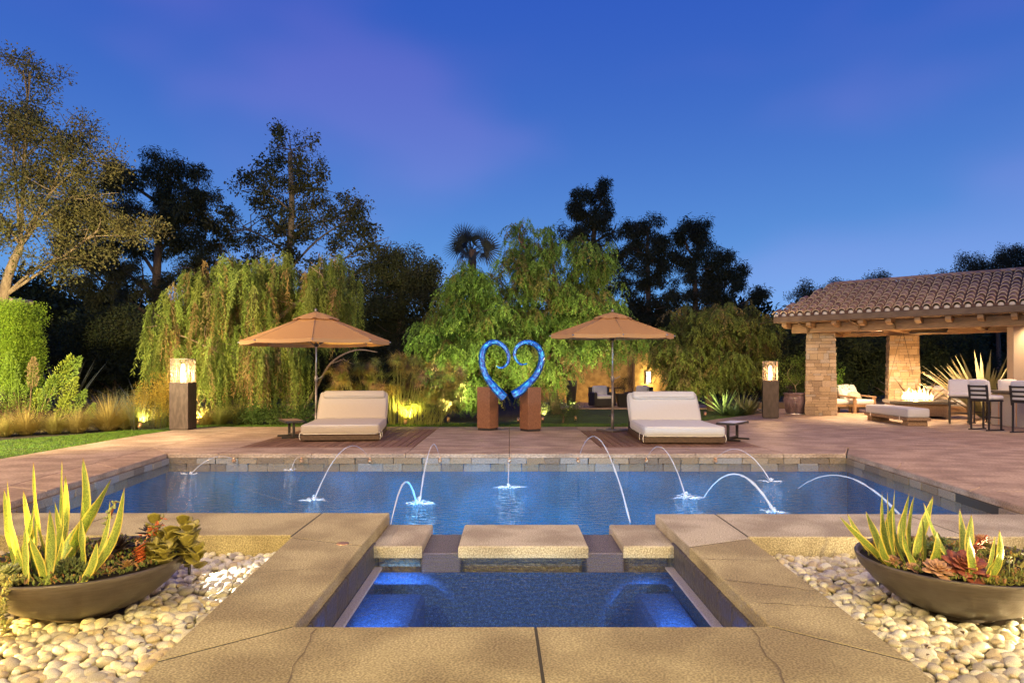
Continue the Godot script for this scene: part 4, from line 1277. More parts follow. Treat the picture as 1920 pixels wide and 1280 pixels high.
# ---------------------------------------------------------------- garden beds
func sword_rosette(t: Node, from: Vector3, n: int, length: float, width: float, m: Material, up := 0.35, bend := 0.4) -> void:
	var leafs := []
	for k in 4:
		var s := begin()
		blade(s, Vector3.ZERO, Vector3(0.25, 1, 0), Vector3(0, 0, 1), length * rr(0.85, 1.1), width, Vector3(1, -0.5, 0) * bend * rr(0.6, 1.5), 5, 0.5)
		leafs.append(done(s))
	for i in n:
		var a := i * 2.39996 + rr(-0.2, 0.2)
		var e := lerpf(0.05, 1.0 - up, pow(float(i) / n, 0.8))
		var b := Basis(Vector3.UP, a) * Basis(Vector3(0, 0, 1), -e * 1.25)
		put(t, "leaf", leafs[i % 4], m, Transform3D(b.scaled_local(Vector3.ONE * rr(0.8, 1.05)), from + Vector3(cos(a), 0, -sin(a)) * width * 0.5))


func spiky(called: String, label: String, category: String, p: Vector3, n: int, length: float, width: float, m: Material, up := 0.35, bend := 0.4, group := "") -> Node3D:
	# rosette of sword leaves, each leaf a part
	var t := thing(called, label, category, p, 0.0, group)
	sword_rosette(t, Vector3.ZERO, n, length, width, m, up, bend)
	return t


func shrub(called: String, label: String, p: Vector3, seed_: int, blobs: Array, meshes: Array, m: Material, c: Color, o := {}) -> Node3D:
	o.category = o.get("category", "shrub")
	return tree(called, label, o.get("group", "garden shrubs"), p, seed_, [Vector3(0, 0, 0), Vector3(0.03, 0.15, 0), Vector3(0, 0.3, 0)], o.get("stem", 0.03), blobs, meshes, m, c, o)


func garden_spot(label: String, p: Vector3, target: Vector3, c: Color, e: float, angle := 40.0) -> void:
	# small bullet uplight on a stake; target relative to the lamp
	var l := thing("garden_uplight", label, "garden light", p, 0.0, "garden uplights")
	var d := target.normalized()
	put(l, "stake", tube_mesh([Vector3(0, -0.03, 0), Vector3(0, 0.10, 0)], [0.012, 0.012], 6), M.dark_metal)
	var s := begin(true)
	lathe(s, [Vector2(0.001, -0.07), Vector2(0.04, -0.06), Vector2(0.045, 0.05), Vector2(0.036, 0.05), Vector2(0.034, 0.03)], 12, aimed(Vector3(0, 0.13, 0), d))
	put(l, "housing", done(s), M.copper)
	s = begin(true)
	lathe(s, [Vector2(0.034, 0.028), Vector2(0.001, 0.036)], 12, aimed(Vector3(0, 0.13, 0), d))
	put(l, "lamp_lens", done(s), M.garden_lamp)
	spot(l, "beam", Vector3(0, 0.13, 0) + d * 0.07, target, c, e, angle, 0.03, 0.7)


func build_planting() -> void:
	rng.seed = 200
	# ornamental grass along the lawn edge
	var tufts := [[7, 817, 46, 0, 0.6], [47, 814, 58, 0, 0.75], [101, 812, 46, 0.1, 0.9], [143, 810, 56, 0, 1.0], [203, 806, 72, 0, 1.1], [234, 804, 50, 0, 1.2], [258, 803, 50, 1, 0.5], [305, 801, 46, 1, 0.7], [383, 797, 40, 0, 0.9], [412, 796, 44, 1, 0.6], [450, 795, 52, 1, 0.1], [478, 794, 30, 1, 0.2]]
	var names := ["at the left edge of the row", "second from the left edge", "third from the left edge, small", "fourth from the left edge", "largest and most golden of the row", "slim, against the largest one", "left of the glowing uplight", "between uplight and lantern", "just right of the lantern", "second right of the lantern", "brightest green, third right of the lantern", "smallest, at the right end of the row"]
	for i in tufts.size():
		var a: Array = tufts[i]
		var sc: float = (a[1] - 697.0) / 1.43
		var t := thing("grass_tuft", "arching feather grass tuft %s" % names[i], "grass tuft", W((a[0] - 955.0) / sc, 1280.0 / sc, -0.04), rr(0, 360), "feather grass tufts along the lawn")
		var gold := Color(0.34, 0.27, 0.085)
		var green := Color(0.21, 0.30, 0.07)
		var c := gold.lerp(green, 0.75 if a[3] == 1 else 0.25 - a[4] * 0.1)
		var z: float = a[2] / sc / 0.74
		var o := spread(t, "blades", G.tuft[i % 3], M.straw, [at(Vector3.ZERO, rr(0, 360), Vector3(z, z * 0.98, z)), at(Vector3(0.02, 0, 0.02), rr(0, 360), Vector3(z * 0.85, z * 0.9, z * 0.85))], [tint(c, 0.1), tint(c.lerp(gold, 0.5), 0.1)])
		o.set_meta("kind", "stuff")
	garden_spot("small copper uplight glowing among the grasses left of the lantern", W(-9.15, 16.9, -0.05), Vector3(0.15, 1.0, -0.5), lin(1.0, 0.78, 0.22), 3.2, 55)
	# clipped hedge at the left edge
	rng.seed = 210
	var hedge := thing("clipped_hedge", "bright green clipped box hedge at the left edge below the floodlit tree", "hedge", W(-15.0, 17.6, -0.05))
	put(hedge, "stem", box_mesh(Vector3(4.6, 2.5, 1.0), 0.1), M.bank, at(Vector3(0.0, 1.75, 0)))
	var xfs := []
	var cols := []
	for i in 1500:
		var f := rng.randi() % 10
		var p := Vector3(rr(-2.5, 2.55), rr(1.15, 3.1), 0.62 + rr(-0.12, 0.05))
		if f < 2:
			p = Vector3(rr(-2.5, 2.5), 3.1 + rr(-0.08, 0.06), rr(-0.6, 0.6))
		elif f < 4:
			p = Vector3(2.5 + rr(-0.1, 0.06), rr(1.15, 3.1), rr(-0.6, 0.6))
		xfs.append(Transform3D(Basis(unit(), rr(0, 3)).scaled(Vector3.ONE * rr(0.7, 1.0)), p))
		cols.append(tint(Color(0.17, 0.27, 0.022), 0.3))
	spread(hedge, "foliage", G.clump_fine[0], M.leaf, xfs, cols)
	garden_spot("uplight hidden under the clipped hedge", W(-13.2, 14.4, -0.05), Vector3(-0.9, 2.0, -3.0), lin(1.0, 0.82, 0.36), 22.0, 50)
	var rw := thing("retaining_wall", "tan stone retaining wall with a cap showing above the clipped hedge", "wall", W(-17.6, 20.6))
	put(rw, "wall_face", box_mesh(Vector3(5.8, 3.5, 0.5), 0.02), M.wallstone1, at(Vector3(0, 1.7, 0)))
	put(rw, "cap", box_mesh(Vector3(6.0, 0.14, 0.7), 0.03), M.wallstone2, at(Vector3(0, 3.52, 0)))
	# ferny bush, lavender, flax, yellow shrub, daisy bush
	var fern := thing("ferny_bush", "yellow-green foxtail bush with upright plumes below the hedge", "shrub", W(-12.1, 17.1, -0.05), 0.0, "garden shrubs")
	var plume_mats := [mat("plume_lime", Color(0.24, 0.30, 0.03), 0.6), mat("plume_green", Color(0.16, 0.25, 0.03), 0.6), mat("plume_dry", Color(0.28, 0.20, 0.09), 0.7)]
	for q in [[-1.55, 0.55, -0.5, 0.75], [-1.15, 0.35, -0.35, 0.8], [-0.85, 0.65, -0.15, 1.0], [-0.45, 0.45, 0.05, 1.0], [-0.30, 0.95, -0.05, 1.05], [0.0, 0.55, 0.15, 0.9], [0.15, 1.05, 0.10, 0.8], [0.45, 0.45, 0.35, 1.0], [0.55, 0.85, 0.55, 1.2], [0.75, 1.05, 0.85, 1.05], [0.9, 0.5, 0.5, 0.95], [1.15, 0.35, 0.6, 0.8], [-0.65, 0.15, -0.1, 0.9], [0.2, 0.1, 0.1, 0.95], [0.75, 0.1, 0.3, 0.9], [-1.25, 0.05, -0.4, 0.8], [-0.15, 0.3, 0.0, 1.0], [1.35, 0.05, 0.45, 0.7]]:
		var dirn := Vector3(q[2], 1.0, rr(-0.1, 0.25)).normalized()
		put(fern, "plume", G.plume[rng.randi() % 3], plume_mats[[0, 0, 1, 1, 2][rng.randi() % 5]], aimed(Vector3(q[0], q[1], rr(-0.15, 0.2)), dirn, rr(0, 6)).scaled_local(Vector3.ONE * q[3] * 1.2))
		put(fern, "stem", tube_mesh([Vector3(q[0] * 0.3, 0, 0), Vector3(q[0], q[1] + 0.05, 0.05)], [0.02, 0.012], 5), M.bark)
	shrub("low_red_shrub", "low russet shrub beneath the ferny bush", W(-12.3, 16.4, -0.05), 212, [[0, 0.35, 0, 1.0, 0.32, 0.4, 90], [-1.2, 0.4, 0, 0.6, 0.35, 0.4, 50]], G.clump_fine, M.leaf, Color(0.11, 0.065, 0.03), {"gap": 0.7, "scale": [0.6, 1.0]})
	spiky("flax_plant", "dark grey upright flax between the ferny bush and the hedge", "flax", W(-12.2, 18.6, -0.05), 34, 2.1, 0.07, M.flax_dark, 0.75, 0.15, "flax plants")
	spiky("flax_plant", "dark arching flax behind the lavender", "flax", W(-10.1, 18.7, -0.05), 60, 1.7, 0.045, M.flax_dark, 0.3, 0.55, "flax plants")
	# lavender: grey-green stems
	rng.seed = 214
	var lav := begin()
	for i in 520:
		var a := rr(0, TAU)
		var r := pow(rng.randf(), 0.6)
		blade(lav, Vector3(cos(a) * r * 0.9, 0, sin(a) * r * 0.45), Vector3(cos(a) * r * 0.6, 1, sin(a) * r * 0.4), Vector3(-sin(a), 0, cos(a)), rr(0.6, 1.15), 0.014, Vector3(rr(-0.2, 0.2), 0, 0), 3)
	var lavender := thing("lavender_bush", "grey-green lavender bush behind the golden grasses", "lavender", W(-9.9, 17.7, -0.05))
	spread(lavender, "stems", done(lav), M.straw, [at(Vector3.ZERO), at(Vector3(0.55, -0.1, 0.15), 40.0)], [Color(0.11, 0.125, 0.085), Color(0.13, 0.135, 0.10)]).set_meta("kind", "stuff")
	shrub("yellow_shrub", "small yellow-leaved shrub left of the lantern pillar", W(-8.95, 17.5, -0.05), 215, [[0, 0.75, 0, 0.6, 0.45, 0.4, 80], [0.3, 1.0, 0, 0.35, 0.3, 0.3, 40], [-0.3, 0.5, 0, 0.7, 0.35, 0.4, 50]], G.clump_fine, M.leaf, Color(0.24, 0.18, 0.03), {"gap": 0.6, "scale": [0.6, 0.95]})
	for a in [[-13.55, 15.5, [Vector3(0, 1.0, 0), Vector3(0.3, 0.62, 0.05), Vector3(-0.25, 0.8, 0)], "spiky pale green euphorbia with several heads at the left edge"], [-12.75, 15.6, [Vector3(0, 0.68, 0)], "smaller euphorbia with one pale head beside the grasses"]]:
		var e := thing("euphorbia_plant", a[3], "plant", W(a[0], a[1], -0.05), 0.0, "euphorbias")
		for h in a[2]:
			put(e, "stem", tube_mesh([Vector3(h.x * 0.4, 0, 0), Vector3(h.x * 0.7, h.y * 0.6, 0), h], [0.014, 0.012, 0.010], 5), M.succulent_green)
			sword_rosette(e, h, 20, 0.3, 0.035, M.succulent_pale, 0.15, 0.3)
	shrub("ground_cover_shrub", "low leafy shrub at the foot of the weeping tree", W(-6.2, 18.5, -0.05), 216, [[0, 0.22, 0, 1.1, 0.26, 0.4, 120], [-0.9, 0.2, 0.1, 0.6, 0.22, 0.35, 50], [1.6, 0.3, 0, 0.9, 0.35, 0.4, 90]], G.clump, M.leaf, Color(0.06, 0.10, 0.022), {"gap": 0.8, "scale": [0.45, 0.7]})
	garden_spot("uplight at the foot of the weeping tree", W(-6.9, 18.7, -0.05), Vector3(0.5, 2.0, -0.6), lin(1.0, 0.70, 0.30), 3.0, 45)
	garden_spot("uplight in the bed in front of the weeping tree", W(-8.3, 18.2, -0.05), Vector3(-0.2, 3.0, -1.0), lin(1.0, 0.80, 0.36), 20.0, 60)
	# papyrus stand
	rng.seed = 220
	var pap := thing("papyrus_plant", "golden papyrus stand with mop heads between the two lounge areas", "papyrus", W(-3.1, 18.7, -0.05))
	var stems := begin()
	var heads := []
	for i in 150:
		var x := rr(-1.65, 1.6)
		var h := rr(0.45, 1.95 - absf(x + 0.2) * 0.25)
		var z := rr(-0.5, 0.45)
		var lean := Vector3(x * 0.12 + rr(-0.15, 0.15), 0, rr(-0.1, 0.2))
		var b := Vector3(x * 0.75, 0, z * 0.7)
		var top := Vector3(x, h, z) + lean
		tube(stems, [b, b.lerp(top, 0.5) + Vector3(0, 0.05, 0), top], [0.009, 0.008, 0.006], 4, false)
		heads.append(top)
	for i in 90:
		var x := rr(-0.7, 1.3)
		tube(stems, [Vector3(x, 0, rr(-0.1, 0.5)), Vector3(x + rr(-0.1, 0.1), rr(0.4, 0.9), rr(0.0, 0.5))], [0.012, 0.006], 4, false)
	put(pap, "stems", done(stems), mat("papyrus_stem", Color(0.22, 0.22, 0.05), 0.6)).set_meta("kind", "stuff")
	var mops := [mat("mop_gold", Color(0.36, 0.28, 0.06), 0.7), mat("mop_green", Color(0.25, 0.28, 0.05), 0.7), mat("mop_brown", Color(0.36, 0.23, 0.12), 0.8)]
	for h in heads:
		put(pap, "mop_head", G.mop[rng.randi() % 3], mops[[0, 0, 1, 1, 2][rng.randi() % 5]], Transform3D(Basis(Vector3(rr(-1, 1), 0, rr(-1, 1)).normalized(), rr(0, 0.4)).scaled(Vector3.ONE * rr(0.8, 1.25)), h))
	garden_spot("uplight glowing at the foot of the papyrus", W(-2.75, 18.05, -0.05), Vector3(0.05, 1.0, -0.5), lin(1.0, 0.80, 0.20), 8.0, 60)
	garden_spot("second uplight in the papyrus bed near the lounger", W(-4.3, 17.9, -0.05), Vector3(0.6, 1.6, -0.9), lin(1.0, 0.76, 0.26), 14.0, 60)
	# arching bare branch over the papyrus
	var br := thing("bare_branch", "pale bare branch arching from the weeping tree over the papyrus", "branch", W(-5.5, 19.2, 0.0))
	put(br, "bough", tube_mesh(curve([Vector3(-0.25, 0.35, 0.1), Vector3(0.1, 0.9, 0.2), Vector3(0.55, 1.65, 0.25), Vector3(1.2, 2.0, 0.2), Vector3(1.8, 1.95, 0.1)], 5), range(21).map(func(k): return lerpf(0.05, 0.012, k / 20.0)), 6), M.bark_pale)
	put(br, "twig", tube_mesh([Vector3(0.5, 1.6, 0.25), Vector3(0.9, 1.75, 0.3), Vector3(1.2, 1.6, 0.32)], [0.02, 0.014, 0.006], 5), M.bark_pale)
	# behind the sculpture: uplit base of the feathery trees
	garden_spot("uplight behind the heart sculpture pedestals", W(0.25, 18.9, -0.05), Vector3(0.1, 1.6, -1.6), lin(1.0, 0.80, 0.36), 9.0, 60)
	garden_spot("uplight beside the pedestal under the parasol", W(0.95, 19.3, -0.05), Vector3(0.25, 1.2, -0.7), lin(1.0, 0.80, 0.36), 5.0, 45)
	garden_spot("uplight on the lawn before the green feathery tree", W(-1.7, 19.0, -0.05), Vector3(0.1, 2.6, -1.8), lin(1.0, 0.86, 0.45), 24.0, 60)
	garden_spot("uplight on the lawn before the tallest feathery tree", W(1.9, 19.6, -0.05), Vector3(0.0, 3.0, -2.0), lin(1.0, 0.86, 0.45), 34.0, 60)
	garden_spot("uplight on the lawn before the rounded olive tree", W(6.2, 21.6, -0.05), Vector3(0.8, 2.5, -2.0), lin(1.0, 0.80, 0.40), 16.0, 60)
	shrub("box_shrub", "low round shrub right of the heart pedestals", W(1.5, 19.2, -0.05), 221, [[0, 0.35, 0, 0.55, 0.4, 0.4, 90]], G.clump_fine, M.leaf, Color(0.06, 0.085, 0.022), {"gap": 0.8, "scale": [0.5, 0.8]})
	# agaves and yucca right of the white lounger
	rng.seed = 222
	spiky("yucca_plant", "large fountain-shaped yucca left of the right-hand lantern", "yucca", W(7.15, 22.75, -0.05), 84, 1.15, 0.035, M.agave, 0.05, 0.22, "yuccas and agaves by the lantern")
	spiky("yucca_plant", "dimmer yucca behind the right-hand lantern", "yucca", W(8.0, 23.5, -0.05), 60, 1.2, 0.03, M.flax, 0.05, 0.3, "yuccas and agaves by the lantern")
	spiky("agave_plant", "pale green agave in front of the fountain-shaped yucca", "agave", W(7.25, 22.05, -0.05), 26, 0.6, 0.12, M.agave, 0.25, 0.12, "yuccas and agaves by the lantern")
	spiky("agave_plant", "yellow-green agave against the right-hand lantern", "agave", W(7.85, 22.5, -0.05), 24, 0.75, 0.13, M.flax, 0.3, 0.12, "yuccas and agaves by the lantern")
	# flax inside the pavilion garden
	spiky("flax_plant", "tall striped flax with broad blades behind the bar seats", "flax", W(14.35, 20.6, 0.0), 80, 2.5, 0.12, mat("flax_pale", Color(0.27, 0.26, 0.13), 0.5), 0.42, 0.22, "flax plants")
	spiky("flax_plant", "shorter coppery flax beside the back stone column", "flax", W(13.9, 23.2, -0.05), 40, 1.7, 0.09, mat("flax_copper", Color(0.17, 0.11, 0.06), 0.5), 0.35, 0.35, "flax plants")
	shrub("glossy_shrub", "small glossy shrub just behind the front stone column", W(11.35, 24.2, -0.02), 223, [[0, 1.3, 0, 0.28, 0.35, 0.25, 30], [0.05, 0.9, 0, 0.2, 0.4, 0.2, 24]], G.clump, M.leaf, Color(0.07, 0.16, 0.02), {"gap": 0.8, "scale": [0.5, 0.8]})
	garden_spot("uplight in the dark bed behind the pavilion armchairs", W(12.6, 27.4, -0.05), Vector3(0.3, 1.2, -1.8), lin(1.0, 0.80, 0.40), 5.0, 60)
	garden_spot("uplight in the dark bed behind the pavilion flax", W(16.2, 27.2, -0.05), Vector3(0.2, 1.4, -1.8), lin(1.0, 0.80, 0.40), 5.0, 60)
	# glazed pot with a small tree in front of the stone column
	rng.seed = 225
	var pot := thing("glazed_pot", "tall fluted grey glazed pot at the foot of the front stone column", "pot", W(9.45, 22.55, 0.0))
	var prof := [Vector2(0.24, 0), Vector2(0.26, 0.02), Vector2(0.30, 0.2), Vector2(0.37, 0.42), Vector2(0.385, 0.55), Vector2(0.36, 0.64), Vector2(0.40, 0.67), Vector2(0.40, 0.71), Vector2(0.35, 0.71), Vector2(0.33, 0.62)]
	var ps := begin(true)
	lathe(ps, prof, 8)
	put(pot, "vessel", done(ps), M.glazed)
	for k in 32:
		var a := k * TAU / 32.0
		put(pot, "flute", tube_mesh([Vector3(cos(a) * 0.265, 0.06, sin(a) * 0.265), Vector3(cos(a) * 0.335, 0.3, sin(a) * 0.335), Vector3(cos(a) * 0.37, 0.52, sin(a) * 0.37)], [0.012, 0.016, 0.012], 4), M.glazed) if k % 8 != 0 else null
	put(pot, "saucer", lathe_mesh([Vector2(0.30, 0), Vector2(0.34, 0.03), Vector2(0.001, 0.032)], 24), M.steel, at(Vector3(0, 0.001, 0)))
	put(pot, "soil", lathe_mesh([Vector2(0.34, 0.63), Vector2(0.001, 0.66)], 16), M.pot_soil)
	shrub("potted_hibiscus", "small leafy hibiscus tree growing in the fluted pot", W(9.45, 22.55, 0.63), 226, [[-0.22, 0.85, 0, 0.24, 0.42, 0.25, 9], [0.22, 0.8, 0, 0.26, 0.38, 0.25, 9], [0, 0.5, 0, 0.25, 0.25, 0.22, 4]], G.clump, M.leaf, Color(0.13, 0.19, 0.03), {"gap": 0.9, "scale": [0.45, 0.62], "floor": 0.3, "stem": 0.022, "limbs": 4, "bark": M.bark_pale})
	var al := thing("dark_coleus", "dark purple foliage plant at the rim of the fluted pot", "plant", W(9.25, 22.35, 0.62))
	for k in 26:
		var s := begin()
		leaf_card(s, Vector3.ZERO, Vector3(0, 1, 0), Vector3(1, 0, 0), 0.16, 0.06, 0.15)
		var d := unit()
		d.y = absf(d.y)
		put(al, "leaf", done(s), M.succulent_dark, aimed(Vector3(rr(-0.1, 0.05), 0.03 + rr(0, 0.25), rr(-0.05, 0.1)), d, rr(0, 6)))


# ---------------------------------------------------------------- pavilion
func stone_column(label: String, p: Vector3, turn: float, w0: float, w1: float, hgt: float, seed_: int) -> void:
	rng.seed = seed_
	var t := thing("stone_column", label, "column", p, turn, "stone columns of the pavilion")
	var core := begin()
	var a := w0 * 0.5 - 0.03
	var b := w1 * 0.5 - 0.03
	for k in 4:
		var r := Basis(Vector3.UP, k * PI / 2)
		quad(core, r * Vector3(-a, 0, a), r * Vector3(a, 0, a), r * Vector3(b, hgt, b), r * Vector3(-b, hgt, b))
	put(t, "mortar_core", done(core), M.mortar)
	var meshes := []
	for k in 8:
		meshes.append(box_mesh(Vector3.ONE, 0.07, 0.03))
	var y := 0.0
	while y < hgt - 0.02:
		var ch: float = [0.07, 0.09, 0.12, 0.16, 0.20][rng.randi() % 5]
		ch = minf(ch, hgt - y)
		var half := lerpf(w0, w1, (y + ch * 0.5) / hgt) * 0.5
		for face in 4:
			if face == 2:
				continue
			var r := Basis(Vector3.UP, face * PI / 2)
			var x := -half
			while x < half - 0.03:
				var l := minf(rr(0.13, 0.42) * (1.0 if ch < 0.15 else 0.8), half - x)
				if half - x - l < 0.09:
					l = half - x
				var split := ch > 0.15 and rng.randf() < 0.45
				for part in (2 if split else 1):
					var hh := ch * 0.5 if split else ch
					var th := rr(0.055, 0.085)
					var pos := Vector3(x + l * 0.5, y + hh * (part + 0.5), half - 0.045 + rr(0.0, 0.018))
					put(t, "stone", meshes[rng.randi() % 8], M["wallstone%d" % [0, 0, 1, 2, 2, 3, 4][rng.randi() % 7]], Transform3D(r * Basis.from_scale(Vector3(l - 0.008, hh - 0.008, th)), r * pos))
				x += l
		y += ch


func build_pavilion() -> void:
	rng.seed = 300
	var p := thing("pavilion", "open pavilion with clay barrel tile roof on stone columns", "pavilion", W(8.52, 21.95), -40.0)
	var e := 3.16
	var ridge := Vector3(1.2, 4.30, -2.6)
	var lng := 9.6
	# roof deck under the tiles: front, hip end and back slopes
	var roof := Node3D.new()
	roof.name = "roof"
	p.add_child(roof)
	var s := begin()
	var f0 := Vector3(0.0, e, 0.0)
	var f1 := Vector3(lng, e, 0.0)
	var r1 := Vector3(lng, ridge.y, ridge.z)
	var b0 := Vector3(0.0, e, -5.2)
	var b1 := Vector3(lng, e, -5.2)
	quad(s, f0, f1, r1, ridge)
	quad(s, b1, b0, ridge, r1)
	tri(s, b0, f0, ridge)
	quad(s, f1, f0, b0, b1)
	put(roof, "roof_deck", done(s), M.timber)
	# barrel tiles, each one a piece
	var tiles := []
	for v in 3:
		var ts := begin(true)
		var rim := begin()
		var n := 8
		var ln := 0.40
		var k := 0.78
		for i in n:
			var a := PI * i / n
			var b := PI * (i + 1) / n
			var o0 := [Vector3(-cos(a) * 0.108, sin(a) * 0.092, 0), Vector3(-cos(b) * 0.108, sin(b) * 0.092, 0), Vector3(-cos(b) * 0.085, sin(b) * 0.072, -ln), Vector3(-cos(a) * 0.085, sin(a) * 0.072, -ln)]
			quad(ts, o0[0], o0[3], o0[2], o0[1])
			quad(ts, o0[0] * Vector3(k, k, 1), o0[1] * Vector3(k, k, 1), o0[2] * Vector3(k, k, 1), o0[3] * Vector3(k, k, 1))
			quad(rim, o0[1], o0[1] * Vector3(k, k, 1), o0[0] * Vector3(k, k, 1), o0[0])
		ts.generate_normals()
		rim.generate_normals()
		tiles.append(rim.commit(ts.commit()))
	var lay := func(called: String, mesh: ArrayMesh, m: Material, xf: Transform3D) -> void:
		var o := put(roof, called, mesh, null, xf)
		o.set_surface_override_material(0, m)
		o.set_surface_override_material(1, M.tile_edge)
	var slope := Vector3(0, ridge.y - e, ridge.z)
	var pitch := atan2(ridge.y - e, -ridge.z)
	var rows := 9
	var pans := begin(true)
	for i in 39:
		var x := 0.06 + i * 0.245
		var col_top := clampf(x / 1.2, 0.0, 1.0)
		for j in rows:
			var t := float(j) / rows
			if t > col_top + 0.03:
				break
			var pos := Vector3(x + rr(-0.008, 0.008), e, 0.03) + slope * t + Vector3(0, 0.075 + rr(0, 0.012), 0)
			var b := Basis(Vector3.UP, rr(-0.03, 0.03)) * Basis(Vector3.RIGHT, pitch - 0.10)
			lay.call("tile", tiles[i % 3], M["rooftile%d" % (rng.randi() % 5)], Transform3D(b, pos))
			if rng.randf() < 0.16 and j > 0:
				lay.call("tile", tiles[i % 3], M["rooftile%d" % [2, 4][rng.randi() % 2]], Transform3D(b, pos + Vector3(0, 0.03, -0.07)))
		# mortar plug in each eave tile
		var plug := begin(true)
		lathe(plug, [Vector2(0.075, 0), Vector2(0.06, 0.02), Vector2(0.001, 0.03)], 10, Transform3D(Basis(Vector3.RIGHT, PI / 2), Vector3(x, e + 0.03, -0.02)))
		put(roof, "mortar_plug", done(plug), M.tile_mortar)
		var top := slope * col_top
		var a := Vector3(x + 0.08, e + 0.028, 0.04)
		quad(pans, a, a + Vector3(0.09, 0, 0), a + Vector3(0.09, 0, 0) + top, a + top)
	put(roof, "pan_tiles", done(pans), M.rooftile3)
	# ridge caps
	for i in 27:
		var x := ridge.x - 0.05 + i * 0.33
		lay.call("ridge_tile", tiles[i % 3], M["rooftile%d" % (rng.randi() % 5)], Transform3D(Basis(Vector3.UP, -PI / 2) * Basis(Vector3.RIGHT, 0.04).scaled(Vector3(1.25, 1.2, 1.0)), Vector3(x, ridge.y + 0.05, ridge.z)))
	# gutter board, beams, rafter tails
	put(p, "gutter", box_mesh(Vector3(lng, 0.20, 0.12), 0.02), M.gutter, at(Vector3(lng * 0.5, e - 0.10, 0.03)))
	put(p, "gutter", box_mesh(Vector3(0.12, 0.18, 5.1), 0.02), M.gutter, at(Vector3(0.02, e - 0.10, -2.6)))
	put(p, "beam", box_mesh(Vector3(lng - 0.3, 0.30, 0.28), 0.02), M.timber, at(Vector3(0.35 + (lng - 0.3) * 0.5, 2.80, -0.74)))
	put(p, "beam", box_mesh(Vector3(lng - 0.6, 0.30, 0.28), 0.02), M.timber, at(Vector3(0.65 + (lng - 0.6) * 0.5, 2.80, -4.3)))
	put(p, "beam", box_mesh(Vector3(0.28, 0.28, 3.3), 0.02), M.timber, at(Vector3(0.9, 2.79, -2.5)))
	for x in [3.0, 5.2, 7.4]:
		put(p, "cross_beam", box_mesh(Vector3(0.2, 0.24, 3.3), 0.02), M.timber, at(Vector3(x, 2.83, -2.52)))
	for k in 13:
		var ts := begin()
		var prof := [Vector2(0.0, 0.0), Vector2(0.0, -0.10), Vector2(-0.12, -0.155), Vector2(-0.30, -0.17), Vector2(-0.62, -0.17), Vector2(-0.62, 0.0)]
		for i in range(1, prof.size() - 1):
			for sx in [-0.07, 0.07]:
				otri(ts, Vector3(sx, prof[0].y, prof[0].x), Vector3(sx, prof[i].y, prof[i].x), Vector3(sx, prof[i + 1].y, prof[i + 1].x), Vector3(0, -0.1, -0.3))
		for i in prof.size():
			var q: Vector2 = prof[i]
			var r: Vector2 = prof[(i + 1) % prof.size()]
			oquad(ts, Vector3(-0.07, q.y, q.x), Vector3(0.07, q.y, q.x), Vector3(0.07, r.y, r.x), Vector3(-0.07, r.y, r.x), Vector3(0, -0.09, -0.3))
		put(p, "rafter_tail", done(ts), M.timber, at(Vector3(0.30 + k * 0.74, 2.968, -0.03)))
	var ceiling := put(p, "ceiling", box_mesh(Vector3(lng - 0.2, 0.04, 4.9), 0.0), M.timber, at(Vector3(lng * 0.5, 2.99, -2.55)))
	# bent downpipe brackets on the beam
	for x in [0.75, 2.25, 3.2]:
		put(p, "downpipe", tube_mesh(curve([Vector3(x, 3.0, -0.05), Vector3(x, 2.92, -0.08), Vector3(x + 0.12, 2.84, -0.38), Vector3(x + 0.14, 2.68, -0.56)], 4), range(13).map(func(_k): return 0.035), 8), M.gutter)
	# recessed downlights
	var dl := [Vector3(1.75, 2.965, -1.75), Vector3(2.55, 2.965, -2.35), Vector3(5.0, 2.965, -3.0), Vector3(2.9, 2.965, -1.1), Vector3(6.9, 2.965, -1.5)]
	for q in dl:
		var lamp := put(p, "downlight", lathe_mesh([Vector2(0.09, 0.0), Vector2(0.085, -0.02), Vector2(0.06, -0.02), Vector2(0.055, -0.005)], 16), M.steel, at(q))
		put(lamp, "lamp_lens", lathe_mesh([Vector2(0.001, -0.028), Vector2(0.055, -0.012)], 14), M.down_lamp)
		spot(p, "downlight_beam", q + Vector3(0, -0.05, 0), q + Vector3(0, -2.0, 0.0), lin(1.0, 0.66, 0.35), 16.0, 66.0, 0.05, 0.6)
	# tilted glass heater under the ceiling
	var heat := put(p, "patio_heater", box_mesh(Vector3(0.95, 0.05, 0.35), 0.01), M.dark_metal, Transform3D(Basis(Vector3.RIGHT, 0.35), Vector3(4.1, 2.62, -1.25)))
	put(heat, "heater_glass", box_mesh(Vector3(0.85, 0.012, 0.27), 0.003), M.dark_metal, at(Vector3(0, -0.032, 0)))
	var rail := put(p, "light_rail", box_mesh(Vector3(0.9, 0.06, 0.10), 0.01), M.gutter, at(Vector3(2.5, 2.62, -0.98)))
	put(rail, "rail_clip", box_mesh(Vector3(0.06, 0.05, 0.06), 0.004), M.dark_metal, at(Vector3(0, 0.05, 0)))
	for q in [[Vector3(3.1, 2.66, -2.9), Vector3(2.75, 1.0, -2.6)], [Vector3(3.15, 2.66, -2.9), Vector3(3.45, 1.3, -2.7)]]:
		put(p, "hanging_cable", tube_mesh([q[0], q[1]], [0.006, 0.006], 5), M.dark_metal)
	stone_column("stacked stone column at the pool corner of the pavilion, behind the fluted pot", W(10.2, 22.37), -22.0, 0.96, 0.84, 2.65, 301)
	stone_column("second stacked stone column, beyond the fire table", W(13.6, 23.6), -22.0, 0.98, 0.88, 2.65, 302)
	stone_column("stone column of the pavilion hidden round its far corner", W(18.2, 18.4), -40.0, 0.8, 0.7, 2.65, 303)
	# rendered end wall beside the bar
	var w := thing("rendered_wall", "cream rendered wall of the pavilion behind the bar", "wall", W(14.05, 19.0))
